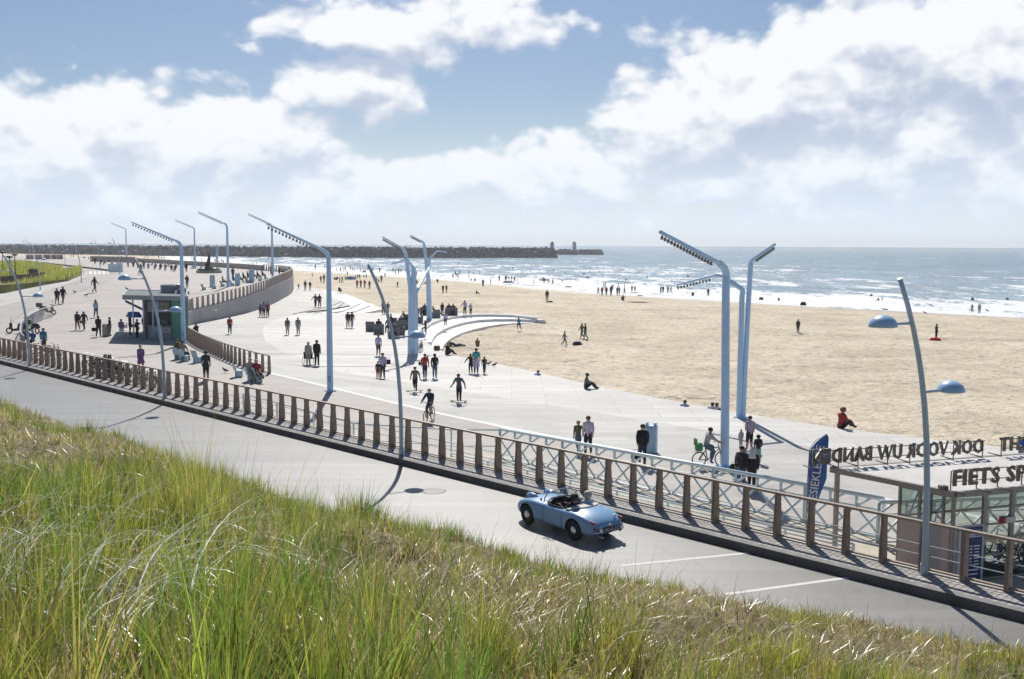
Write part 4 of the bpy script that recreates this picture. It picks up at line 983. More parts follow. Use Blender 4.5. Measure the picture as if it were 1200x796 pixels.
bank([(-60, 352), (-10, 346), (10, 343.2), (50, 335), (80, 329.5), (94, 323.5), (96.5, 320), (95, 317.5), (86, 318), (74, 322), (58, 327.5), (44, 331.5), (0, 341)], 'marram grass on the lower grass bank with a rounded tip at the far left', 11000)
b = MB(); P = [GT(x, y, zU) for x, y in ((2, 334), (16, 332.5), (36, 330), (52, 327.5))]
for p, q in zip(P[:-1], P[1:]):
    t = q-p; b.box((p+q)/2+Vector((0, 0, .6)), (t.length*1.01, .35, 1.2), mtx=Matrix.Rotation(math.atan2(t.y, t.x), 3, 'Z'))
b.build('garden_wall', [mat('dark_brick', (.12, .085, .07), .85, var=.2, scale=3)], label='low dark brown wall between the two grass banks', cat='wall')
# ------------------------------------------------------------------ glass bicycle kiosk (right)
ROOFZ = 1.5
Ak = G(1120, 577, ROOFZ); Bk = G(974, 548, ROOFZ); Ck = G(1200, 570, ROOFZ); Dk = G(1200, 534, ROOFZ)
ev = Vector((.955, .297, 0)); lv = (Bk-Ak).normalized(); Ll = (Bk-Ak).length
Ck = Ak+ev*9.5; Dk = Bk+ev*12.0
M_roofw = ground_mat('kiosk_roofing', (.60, .585, .55), (.70, .685, .655), .9, None, .8, .15, 14, .1)
M_alu = mat('grey_brown_frame', (.30, .28, .255), .5, .3, var=.08, scale=4)
M_pink = mat('pinkish_panel', (.50, .40, .36), .75, var=.08, scale=2, bump=.05)
M_glass = glassmat('kiosk_glass', (.80, .87, .85), .16, .02)
root = empty('bicycle_kiosk', (Ak.x, Ak.y, -1.1), label='flat roofed glass bicycle kiosk with pink panels and letters on its roof', cat='kiosk')
O = Vector((Ak.x, Ak.y, -1.1)); W = lambda p: Vector(p)-O
def quadslab(pts, z0, z1, name, m, parent, org=O):
    b = MB(); b.prism([(p.x-org.x, p.y-org.y) for p in pts], z0-org.z, z1-org.z); return b.build(name, [m] if not isinstance(m, list) else m, parent)
roof = quadslab([Ak, Ck, Dk, Bk], ROOFZ-.14, ROOFZ, 'roof', M_roofw, root)
b = MB()
for p, q in ((Ak, Ck), (Ak, Bk), (Bk, Dk)):
    b.tube([W(p)+Vector((0, 0, -.06)), W(q)+Vector((0, 0, -.06))], .105, 4, smooth=False)
b.build('fascia', [M_alu], roof)
# wall frame: left wall from inset point; L1 near corner, L2 where the canopy starts
i1 = Ak+lv*.12+ev*.10
L2 = Ak+lv*(Ll*.44)+ev*.10
zt = ROOFZ-.16; zf = -1.1; zs = .50
def wallq(p, q, z0, z1, name, m, th=.08):
    d = (q-p); M = Matrix.Rotation(math.atan2(d.y, d.x), 3, 'Z'); c = (p+q)/2; b = MB(); b.box(W((c.x, c.y, (z0+z1)/2)), (d.length, th, z1-z0), mtx=M); return b.build(name, [m], root)
h1 = i1.lerp(L2, .18); h2 = i1.lerp(L2, .60)
wallq(i1+lv*.06, h1, zf, zs, 'wall_panel', M_pink); d_ = wallq(h1, h2, zf, zs-.02, 'door', mat('door_grey', (.33, .34, .32), .6)); wallq(h2, L2, zf, zs, 'wall_panel', M_pink)
wallq(i1, L2, zs+.02, zt, 'window', M_glass, .02)
b = MB()
def bar(p, q, z0, z1, t=.07): b.box(W((p.x, p.y, (z0+z1)/2)), (t, t, z1-z0), math.atan2(lv.y, lv.x))
for t in (0, .18, .42, .62, 1.0): p = i1.lerp(L2, t); bar(p, p, zs if t not in (0, 1.0) else zf, zt)
for z in (zs, zt): b.tube([W((i1.x, i1.y, z)), W((L2.x, L2.y, z))], .05, 4, smooth=False)
b.build('frame', [M_alu], root)
# tilted open vent windows
b = MB()
for t in (.30, .52):
    p = i1.lerp(L2, t); n = Vector((-lv.y, lv.x, 0))*(-1)
    for dt in (-.20, .20):
        q = p+lv*dt; b.tube([W((q.x, q.y, zt-.05)), W((q.x, q.y, zs+.12))-Vector((ev.x, ev.y, 0))*.30], .022, 5)
    q0 = p-lv*.2; q1 = p+lv*.2; b.tube([W((q0.x, q0.y, zs+.12))-Vector((ev.x, ev.y, 0))*.3, W((q1.x, q1.y, zs+.12))-Vector((ev.x, ev.y, 0))*.3], .022, 5)
b.build('vent_window', [mat('blue_grey_frame', (.35, .42, .5), .5)], root)
# front glass wall
F0 = i1; 
def fp(d): return F0+ev*d
pan = [0, 1.0, 1.95, 3.4, 4.9, 6.4, 8.2, 9.2]
wallq(fp(.04), fp(.95), zf, zs+.02, 'wall_panel', mat('pale_panel', (.5, .49, .50), .6))
wallq(fp(.0), fp(9.2), zs+.05, zt, 'window', M_glass, .02); wallq(fp(1.0), fp(9.2), zf+.1, zs, 'window', M_glass, .02)
b = MB()
for d in pan: p = fp(d); b.box(W((p.x, p.y, (zf+zt)/2)), (.09 if d != 1.95 else .13, .08, zt-zf), math.atan2(ev.y, ev.x))
for z in (zf+.08, -.35, .1, zs, .95, zt): b.tube([W((*fp(0 if z > .4 else 1.0)[:2], z)), W((*fp(9.2)[:2], z))], .032, 4, smooth=False)
b.build('frame', [M_alu], root)
b = MB(); p = fp(1.72)-lv*.10; b.box(W((p.x, p.y, .62)), (.34, .16, .16), math.atan2(ev.y, ev.x)); b.build('alarm_box', [mat('alarm_box', (.62, .6, .56), .5)], root)
b = MB(); p = fp(1.50)-lv*.12; b.box(W((p.x, p.y, .62)), (.09, .16, .17), math.atan2(ev.y, ev.x)); b.build('alarm_lamp', [mat('alarm_red', (.45, .04, .04), .4)], root)
# back wall post and canopy columns
b = MB(); p = Bk+ev*.12-lv*.1; b.box(W((p.x, p.y, (zf+ROOFZ)/2-.05)), (.11, .11, ROOFZ-zf-.15), math.atan2(ev.y, ev.x)); b.build('column', [mat('pink_column', (.42, .34, .30), .7)], root)
bk1 = L2+ev*.05
wallq(L2, L2+ev*9, zs+.05, zt, 'window', M_glass, .02)
b = MB()
for d in (0, 1.5, 3, 4.5, 6, 7.5, 9): p = L2+ev*d; b.box(W((p.x, p.y, (zf+zt)/2)), (.07, .07, zt-zf), math.atan2(ev.y, ev.x))
b.tube([W((L2.x, L2.y, zs)), W((*(L2+ev*9)[:2], zs))], .04, 4); b.build('frame', [M_alu], root)
fl = quadslab([i1, fp(9.2), L2+ev*9, L2], -1.12, -1.07, 'floor', mat('kiosk_floor', (.42, .41, .39), .7), root)
# sign board
M_navy = mat('sign_navy', (.022, .045, .16), .45); M_wh = mat('sign_white', (.8, .8, .8), .5)
def text_mesh(txt, size, ext, name, off=0.0, space=1.0):
    c = bpy.data.curves.new(name, 'FONT'); c.body = txt; c.size = size; c.extrude = ext; c.offset = off; c.space_character = space; c.resolution_u = 2; c.align_x = 'CENTER'
    o = bpy.data.objects.new(name, c); COL.objects.link(o); me = evaluated(o, name); bpy.data.objects.remove(o); return me
def textobj(txt, size, ext, m, parent, loc, rotm, name='lettering', off=0.0, space=1.0, **kw):
    me = text_mesh(txt, size, ext, name, off, space); me.materials.clear(); me.materials.append(m); o = bpy.data.objects.new(name, me); COL.objects.link(o)
    o.parent = parent; o.matrix_local = Matrix.Translation(loc) @ rotm.to_4x4(); return tag(o, **kw)
sg = fp(.50)-lv*.10; sroot = empty('sign_board', (sg.x, sg.y, -1.1), math.atan2(ev.y, ev.x), label='dark blue parking sign board with white lettering on the front of the glass kiosk', cat='sign')
b = MB(); b.box((0, 0, .84), (.82, .05, 1.62)); b.build('frame', [mat('sign_frame', (.55, .56, .58), .5)], sroot)
b = MB(); b.box((0, -.03, .88), (.68, .02, 1.46)); b.build('panel', [M_navy], sroot)
RX = Matrix.Rotation(R(90), 3, 'X')
textobj('P', .20, .004, M_wh, sroot, (-.25, -.045, 1.33), RX, off=.004)
textobj('BEWAAKTE', .085, .003, M_wh, sroot, (.06, -.045, 1.47), RX)
b = MB(); b.box((.06, -.043, 1.375), (.52, .006, .095)); b.build('text_band', [M_wh], sroot)
textobj('FIETSENSTALLING', .062, .003, M_navy, sroot, (.06, -.05, 1.352), RX)
b = MB()
for k in range(7): b.box((.17, -.043, 1.08-.085*k), (.20-.03*(k % 3), .006, .03)); b.box((-.02, -.043, 1.08-.085*k), (.08, .006, .03))
for k in range(3): b.box((.08, -.043, .42-.12*k), (.34-.06*k, .006, .035))
b.build('text_rows', [M_wh], sroot)
# roof letters: bulb letters on a light frame
def bulbmat():
    m = bpy.data.materials.new('bulb_letters'); m.use_nodes = True; nt = m.node_tree; b_ = nt.nodes['Principled BSDF']; tc = nd(nt, 'ShaderNodeTexCoord')
    v = nd(nt, 'ShaderNodeTexVoronoi', feature='F1', i_Scale=16.0, i_Randomness=0.0); nt.links.new(tc.outputs['Object'], v.inputs['Vector'])
    r_ = nd(nt, 'ShaderNodeMapRange', i_1=.30, i_2=.40); nt.links.new(v.outputs['Distance'], r_.inputs[0])
    mx = nd(nt, 'ShaderNodeMix', data_type='RGBA'); nt.links.new(r_.outputs[0], mx.inputs[0]); mx.inputs[6].default_value = (.50, .46, .40, 1); mx.inputs[7].default_value = (.17, .145, .115, 1)
    nt.links.new(mx.outputs[2], b_.inputs['Base Color']); b_.inputs['Roughness'].default_value = .5; return m
M_bulb = bulbmat()
def letters(txt, p0, d, z, size, face, lab, wid, legs):
    """p0: world start, d: reading direction unit, face: +1 text faces the left normal"""
    r_ = empty('roof_letters', (p0.x, p0.y, z), label=lab, cat='sign letters')
    me = text_mesh(txt, size, .03, 'lettering', .021, 1.12); w0 = max(v.co.x for v in me.vertices)-min(v.co.x for v in me.vertices)
    me.materials.clear(); me.materials.append(M_bulb); o = bpy.data.objects.new('lettering', me); COL.objects.link(o); o.parent = r_
    ang = math.atan2(d.y, d.x); s_ = wid/w0
    o.matrix_local = Matrix.Translation((d.x*wid/2, d.y*wid/2, .16)) @ Matrix.Rotation(ang, 4, 'Z') @ Matrix.Rotation(R(90), 4, 'X') @ Matrix.Diagonal((s_, 1, 1, 1))
    b = MB(); n = Vector((-d.y, d.x, 0))*.06
    for zz in (.24, .16+size*.62): b.tube([Vector((0, 0, zz))+n, d*wid+Vector((0, 0, zz))+n], .014, 5)
    for t in legs:
        q = d*(wid*t)+n; b.tube([q+Vector((0, 0, -.01)), q+Vector((0, 0, .16+size*.62))], .018, 5); b.tube([q+Vector((0, 0, .01)), q-n*9+Vector((0, 0, .01))], .02, 4)
    b.build('support_frame', [mat('rusty_frame', (.17, .14, .115), .7)], r_)
    return r_
# front: reads toward the camera
p0 = Ak+ev*.02+lv*.12; letters('FIETS SP', Vector((p0.x, p0.y, 0)), ev, ROOFZ+.0, .60, 1, 'bulb letters FIETS SP on the front roof edge of the glass kiosk', 2.42, (0, .35, .64, .98))
# back: reads toward the sea, so it is seen mirrored from here
e1 = GY(1157, 533, Bk.y+1.25); tR = (Vector((e1.x, e1.y, 0))-Vector((Bk.x, Bk.y, 0))).dot(ev)
tL = -.78; q = Vector((Bk.x, Bk.y, 0))+ev*tR-lv*.12
letters('OOK VOOR UW BANDEN', q, -ev, ROOFZ+.02, .60, 1, 'bulb letters OOK VOOR UW BANDEN seen mirrored from behind on the kiosk roof', tR-tL, (0.01, .19, .45, .58, .75, .86, .995))
q2 = Vector((Bk.x, Bk.y, 0))+ev*(tR+2.75)-lv*.12
letters('CHT', Vector((Bk.x, Bk.y, 0))+ev*(tR+1.85)-lv*.12, -ev, ROOFZ+.02, .60, 1, 'mirrored letters ending in CHT beside the blue flag at the right edge', 1.2, (0.0, 1))
b = MB(); b.box((0, 0, .06), (.22, .16, .12)); b.build('roof_lamp', [mat('box_grey', (.16, .15, .14), .6)], loc=Ak-ev*-.0+lv*.35+Vector((-.0, 0, .0)), label='small dark box on the near corner of the kiosk roof left of the letters', cat='junction box')
# feather flags
M_flag = mat('flag_blue', (.05, .16, .50), .6, var=.2, scale=2.5)
def feather(px, pyb, zb, top_px, top_py, txt, lab):
    p = G(px, pyb, zb); w_ = .56; s = empty('feather_flag', p, 0, label=lab, cat='flag', group='blue feather flags')
    H = GY(top_px, top_py, p.y).z-zb; w_ = .56
    b = MB(); b.tube([(0, 0, 0), (0, 0, H*.6), (.02, 0, H*.85), (.16, 0, H*.93), (w_-.06, 0, H*1.0)], [.02, .018, .014, .01, .008], 6); b.build('pole', [M_alu], s)
    V = []; n = 18; nx = 7
    for i in range(n):
        t = i/(n-1); z = H*(.30+.70*t); x0 = .02 if t < .7 else .02+(w_-.06)*((t-.7)/.3)**2.2
        x1 = w_*min(1, .25+t*1.6)
        x1 = max(x0+.02, x1)
        for k in range(nx):
            u = k/(nx-1); V.append((x0+(x1-x0)*u, .06*math.sin(u*5+t*6)*u-.003, z-.10*u))
    o = np_mesh('cloth', V, grid_quads(n, nx), M_flag, parent=s)
    me = text_mesh(txt, .34, .003, 'lettering', .006, 1.05); me.materials.clear(); me.materials.append(M_wh)
    t = bpy.data.objects.new('lettering', me); COL.objects.link(t); t.parent = s; wtx = max(v.co.x for v in me.vertices)*2
    sc = H*.56/wtx
    t.matrix_local = Matrix.Translation((w_*.60, -.09, H*.62)) @ Matrix.Rotation(R(90), 4, 'X') @ Matrix.Rotation(R(84), 4, 'Z') @ Matrix.Diagonal((sc, 1, 1, 1))
    s.rotation_euler.z = R(-8); return s
feather(944, 640, -1.1, 962, 508, 'BIESIEKLETTE', 'blue feather flag with white vertical lettering left of the kiosk roof letters')
feather(1190, 600, -1.1, 1200, 499, 'BIESIEKLETTE', 'blue feather flag partly cut by the right edge behind the kiosk roof')
# lattice seen through the glass
la = L2+ev*2.2+Vector((.2, .9, 0))
lattice(Vector((11.3, 30.0, 0)), Vector((18.5, 31.0, 0)), -1.15, .2, dict(label='light blue lattice balustrade seen through the glass of the kiosk', cat='balustrade'), bay=.9)
# ------------------------------------------------------------------ green kiosk (left)
M_green = mat('sea_green_panel', (.13, .36, .27), .6, var=.08, scale=1.5)
M_fasc = mat('kiosk_fascia', (.26, .31, .33), .55, var=.08, scale=1); M_rooft = mat('roof_felt', (.13, .165, .18), .85, var=.2, scale=1.5)
gk = empty('snack_kiosk', GT(205, 398, zU), R(-14), label='sea green promenade kiosk with a wide flat dark roof and a serving counter', cat='kiosk')
# local frame: x right, y away; origin front edge of the green corner
b = MB(); b.box((-1.05, 4.2, 3.58), (6.0, 10.6, .14)); rf = b.build('roof', [M_rooft], gk)
b = MB()
for c, s_ in (((-1.05, -1.1, 3.52), (6.1, .1, .36)), ((-1.05, 9.5, 3.52), (6.1, .1, .36)), ((-4.08, 4.2, 3.52), (.1, 10.5, .36)), ((1.98, 4.2, 3.52), (.1, 10.5, .36))): b.box(c, s_)
b.build('fascia', [M_fasc], rf)
b = MB()
for c, s_ in (((-1.05, -1.16, 3.715), (6.2, .10, .03)), ((-4.12, 4.2, 3.715), (.10, 10.7, .03)), ((2.02, 4.2, 3.715), (.10, 10.7, .03))): b.box(c, s_)
b.build('roof_edge_trim', [mat('roof_trim', (.5, .5, .47), .5)], rf)
b = MB(); b.box((.55, 3.5, 1.66), (1.5, 7.0, 3.32)); b.build('wall', [M_green], gk)
for k in range(0): pass
b = MB(); b.box((-1.45, 4.4, 1.66), (2.44, 5.6, 3.3)); b.build('wall', [mat('kiosk_grey', (.13, .14, .14), .7)], gk)
b = MB(); b.box((-1.35, .9, .5), (2.2, .9, 1.0)); ct = b.build('counter', [mat('counter_grey', (.38, .40, .40), .6)], gk)
b = MB(); b.box((-1.35, .75, 1.03), (2.4, 1.3, .06)); b.build('counter_top', [mat('counter_top', (.5, .52, .52), .4)], ct)
b = MB(); b.box((-1.2, .43, .72), (1.7, .04, .42)); b.build('front_board', [mat('white_board', (.62, .64, .65), .5)], ct)
b = MB()
for x, w_ in ((-1.75, .3), (-1.3, .35), (-.8, .4)): b.box((x, .405, .72), (w_, .006, .10))
b.build('text_rows', [mat('ink_grey', (.35, .38, .42), .6)], ct)
b = MB(); b.box((-1.4, 1.56, 2.6), (2.1, .05, .85)); sgn = b.build('menu_panel', [mat('menu_grey', (.40, .41, .39), .6)], gk)
b = MB(); b.tube([(-2.1, 1.52, 2.55), (-1.7, 1.52, 2.75), (-1.4, 1.52, 2.80), (-1.1, 1.52, 2.75), (-.7, 1.52, 2.55)], .035, 5); b.tube([(-1.6, 1.51, 2.5), (-1.2, 1.51, 2.5)], .05, 5); b.build('emblem', [mat('emblem_ochre', (.35, .28, .08), .6)], sgn)
b = MB(); b.box((-1.4, 1.57, 1.65), (2.1, .05, 1.0)); b.build('serving_window', [mat('dark_opening', (.035, .035, .04), .4)], gk)
b = MB()
for k, c in enumerate(((-1.9, 1.5, 1.3), (-1.5, 1.5, 1.28), (-1.0, 1.5, 1.35), (-.7, 1.5, 1.25))): b.box(c, (.25, .12, .35))
b.build('goods', [mat('goods_mixed', (.3, .08, .05), .6, var=.8, scale=6, var2=(.1, .3, .3))], gk)
for x, y in ((-3.5, -.6), (-2.35, -.85), (-1.45, -.85), (-1.0, -.85)): b = MB(); b.tube([(x, y, 0), (x, y, 3.4)], .06, 8); b.build('column', [M_blue], gk)
b = MB(); b.plate([(-4.6, 1.0, 3.0), (-2.9, 1.0, 2.3), (-2.9, 4.5, 2.3), (-4.6, 4.5, 3.0)], .05); b.build('shutter', [mat('open_shutter', (.2, .18, .13), .7)], gk)
b = MB(); b.lathe([(0, 0), (.55, -.02), (.75, -.3), (.8, -.45)], (-3.8, 1.5, 2.15), 8); b.build('awning', [mat('awning_blue', (.06, .14, .42), .7)], gk)
b = MB(); b.box((-.2, 5.2, 4.0), (1.4, 1.2, .7), bev=.05); b.tube([(-.9, 5.2, 4.1), (.9, 5.0, 4.2), (1.5, 5.0, 3.75)], .28, 10); b.lathe([(.3, 0), (.32, .35), (.1, .4)], (.9, 4.0, 3.7), 12)
b.build('ventilation_unit', [mat('vent_metal', (.22, .24, .26), .5, .4, var=.3, scale=2)], rf)
for o in [x for x in bpy.data.objects if x.type == 'MESH' and x.name.split('.')[0] != 'lettering']:
    q = o
    while q.parent: q = q.parent
    if q == gk and o.data.users == 1:
        for v in o.data.vertices:
            yy = v.co.y+(o.location.y if o.parent == gk else 0)
            if yy > 0: v.co.x -= .62*yy; v.co.y -= .15*yy
# ------------------------------------------------------------------ benches
def bench_proto():
    r_ = empty('blue_seat'); m = mat('seat_blue', (.42, .58, .66), .5, var=.05, scale=3)
    b = MB(); b.box((0, 0, .43), (.62, .52, .06), bev=.015); b.build('seat', [m], r_)
    M = Matrix.Rotation(R(18), 3, 'X'); b = MB(); b.box((0, -.33, .70), (.62, .05, .58), mtx=M, bev=.015); b.build('backrest', [m], r_)
    for x in (-.24, .24): b = MB(); b.box((x, 0, .2), (.06, .40, .40)); b.build('leg', [m], r_)
    return r_
SEAT = bench_proto(); _seat_used = [False]
def seat(px, py, deg, lab, sf='U', group='pale blue single seats', dx=0, scale=1.15):
    o = SEAT if not _seat_used[0] else copy_tree(SEAT); _seat_used[0] = True
    p = GT(px, py, SURF[sf]); place(o, p, R(deg), scale*.76, label=lab, cat='seat', group=group); return p
SEATS = [(209.5, 421.5, -30, 'pale blue seat left of the man in beige near the green kiosk'), (216.5, 423.5, -30, 'pale blue seat under the man in beige near the green kiosk'), (231.5, 425, -30, 'empty pale blue seat facing the seated man in beige'),
 (280, 441.5, -60, 'empty pale blue seat beside the elderly couple'), (294.5, 446.5, -60, 'pale blue seat under the woman in beige'), (303, 447.5, -60, 'pale blue seat under the man in the red jacket')]
for x, y, d, l in SEATS: seat(x, y, d, l)
TS = [(188, 12), (239, 340), (251, 338.5), (261, 336), (272, 335), (279, 333), (290, 331.5), (296, 330.5), (305, 330), (312, 328.5)]
for k, (x, y) in enumerate(TS[1:]): seat(x, y, -40, 'pale blue seat in the row behind the curved slatted railing', group='pale blue seats in the terrace row')
seat(220, 345, -60, 'pale blue seat just behind the roof of the green kiosk')
for k in range(9): seat(178+k*9.5, 311.3+k*.75, 160, 'small pale blue seat in the far row along the seaward parapet', group='far seats along the parapet')
# lounge chairs (wicker)
def lounge_proto():
    r_ = empty('lounge_chair'); m = mat('grey_wicker', (.17, .175, .18), .85, var=.3, scale=14, bump=.5, bscale=40)
    b = MB(); b.box((0, 0, .19), (.86, .82, .36), bev=.05); b.build('base', [m], r_)
    b = MB(); b.box((0, -.34, .62), (.86, .16, .52), bev=.05); b.build('backrest', [m], r_)
    for x in (-.36, .36): b = MB(); b.box((x, .04, .48), (.14, .68, .24), bev=.04); b.build('armrest', [m], r_)
    b = MB(); b.box((0, .05, .42), (.56, .62, .11), bev=.04); b.build('cushion', [mat('grey_cushion', (.30, .30, .30), .9)], r_)
    return r_
LC = lounge_proto(); first = [True]
LCH = [(435.8, 388.2, -20, 'empty grey wicker lounge chair at the left end of the group'), (444, 391.5, 10, 'grey lounge chair nearest the leaning street lamp on its left'), (461.5, 396.2, 20, 'grey lounge chair at the front of the group, beside the domed lamp head'),
       (468.5, 395.2, 100, 'grey lounge chair right behind the domed lamp head'), (470, 386.6, 10, 'grey lounge chair in the middle of the group with a person in it'), (476.5, 386, 90, 'grey lounge chair touching the branching mast on its left side'),
       (461, 384, 200, 'grey lounge chair of the person in dark red'), (477, 378.5, 40, 'grey lounge chair of the reclining person by the mast'), (490.5, 378.8, 90, 'small grey lounge chair right of the branching mast'),
       (496.8, 369.3, 0, 'grey lounge chair at the far edge of the deck, left of the rear mast'), (510, 372.6, 30, 'grey lounge chair at the far edge, right of the rear mast'), (526, 369.6, 10, 'grey lounge chair of the person in black at the far deck edge'), (531.3, 369.6, 10, 'rightmost grey lounge chair at the far deck edge')]
for x, y, d, l in LCH:
    o = LC if first[0] else copy_tree(LC); first[0] = False
    place(o, GT(x, y, -1.1), R(d), 1.2, label=l, cat='lounge chair', group='grey wicker lounge chairs')
# bins
def binn(px, py, sf, h, w_, col, lab, nm='litter_bin'):
    r_ = empty(nm, GT(px, py, SURF[sf]), R(-20), label=lab, cat='bin'); m = mat('bin_%d_%d' % (int(col[0]*255), int(col[2]*255)), col, .5, var=.06, scale=3)
    b = MB(); b.box((0, 0, h*.46), (w_, w_*.8, h*.92), bev=.03); b.build('body', [m], r_)
    b = MB(); b.box((0, 0, h*.955), (w_*1.04, w_*.84, h*.05), bev=.02); b.build('lid', [m], r_)
    for x in (-w_*.35, w_*.35): b = MB(); b.box((x, 0, h*1.03), (w_*.16, w_*.5, h*.10)); b.build('rim', [m], r_)
    return r_
binn(762.5, 530.5, 'L', 1.25, .52, (.38, .56, .70), 'tall light blue litter bin behind the walking man in black')
binn(124.7, 394, 'U', 1.0, .55, (.42, .39, .35), 'square beige grey litter bin left of the green kiosk')
binn(249, 336, 'U', 1.6, .6, (.42, .56, .64), 'tall pale blue bin between two seats of the terrace row')
binn(278.5, 334.5, 'U', 1.7, .6, (.42, .56, .64), 'second tall pale blue bin further along the terrace row'); binn(295, 331, 'U', 1.9, .7, (.42, .56, .64), 'third tall pale blue bin near the end of the terrace row')
binn(126.5, 441.5, 'U', 1.25, .45, (.10, .10, .10), 'dark slim litter bin among the bicycles behind the railing')
# ------------------------------------------------------------------ statue
st = empty('statue', GT(245, 320, zU), R(0), label='dark bronze statue of a cloaked figure on a block pedestal', cat='statue')
k = depth(st.location)/1167
mS = mat('bronze', (.07, .065, .06), .55, .5, var=.3, scale=1); mP = mat('pedestal_stone', (.12, .105, .10), .8, var=.2, scale=.6)
b = MB(); b.lathe([(14.5*k, 0), (14.5*k, .5), (13.5*k, .55)], n=32, smooth=False); b.build('plinth_ring', [mat('ring_stone', (.32, .31, .29), .8)], st)
b = MB(); b.lathe([(13.3*k, .56), (13*k, .8), (0, .85)], n=32); b.build('planting', [mat('ring_planting', (.10, .13, .05), .9, var=.5, scale=2)], st)
b = MB(); b.box((0, 0, 4.2*k), (8.5*k, 8*k, 8.0*k), bev=.2); b.build('pedestal', [mP], st)
b = MB(); zz = 8.2*k
b.tube([(-1.5*k, 0, zz), (-.6*k, 0, zz+4*k), (.4*k, 0, zz+9*k), (.8*k, 0, zz+11.5*k), (.9*k, 0, zz+12.2*k), (.8*k, 0, zz+13.3*k), (.7*k, 0, zz+14.5*k)], [2.9*k, 2.3*k, 1.6*k, 1.3*k, .6*k, .95*k, .3*k], 10)
b.tube([(-3.6*k, 0, zz), (-2.2*k, 0, zz+3*k), (-.4*k, 0, zz+7*k)], [1.2*k, 1.5*k, .7*k], 8)
b.tube([(.4*k, .3*k, zz+10.5*k), (-1.0*k, .2*k, zz+12.5*k), (-1.6*k, 0, zz+14.6*k)], [.55*k, .4*k, .25*k], 7)
b.build('figure', [mS], st)
# curved bicycle fence at the left
def rail_fence(px_pts, h, lab):
    P = [GT(x, y, zU) for x, y in px_pts]; r_ = empty('steel_fence', P[0], label=lab, cat='fence'); m = mat('fence_grey', (.40, .41, .41), .5, .3)
    b = MB(); b.tube([p-P[0]+Vector((0, 0, h)) for p in P], .05, 6); b.tube([p-P[0]+Vector((0, 0, .12)) for p in P], .03, 5); b.build('rail', [m], r_)
    b = MB()
    for p, q in zip(P[:-1], P[1:]):
        n = max(2, int((q-p).length/.28))
        for k in range(n): b.tube([p.lerp(q, k/n)-P[0], p.lerp(q, k/n)-P[0]+Vector((0, 0, h))], .022, 4)
    b.build('bars', [m], r_)
rail_fence([(62, 372), (50, 375), (40, 380), (30, 387), (25.5, 394), (24, 402), (25, 408), (29, 413)], 1.15, 'low curved steel fence of thin bars by the parked scooters on the left')
# small sign boards
b = MB(); b.box((0, 0, 1.0), (2.6, .12, 1.6)); b.build('info_sign', [M_blue2], loc=GT(135.5, 320.5, zU), rz=R(20), label='small pale blue sign board at the foot of a far street lamp', cat='sign')
for px, py, h in ((12.5, 338, 4.2), (4, 322, 3.8), (18.3, 326, 3.6)):
    r_ = empty('park_lamp', GT(px, py, zU), label='small dark park lamp on a thin post between the grass banks', cat='lamp', group='dark park lamps on the left')
    b = MB(); b.tube([(0, 0, 0), (0, 0, h)], .07, 6); b.build('post', [mat('dark_iron', (.05, .055, .06), .6)], r_)
    b = MB(); b.lathe([(.1, 0), (.5, .15), (.5, .25), (0, .4)], (0, 0, h), 10); b.build('lamp_shade', [mat('dark_iron', (.05, .055, .06), .6)], r_)
binn(39, 324, 'U', 1.2, 1.2, (.05, .055, .06), 'dark bin on the pale path between the two grass banks')

# ------------------------------------------------------------------ people: one skinned continuous body per pose
eyem = mat('eye_dark', (.02, .02, .02), .4)
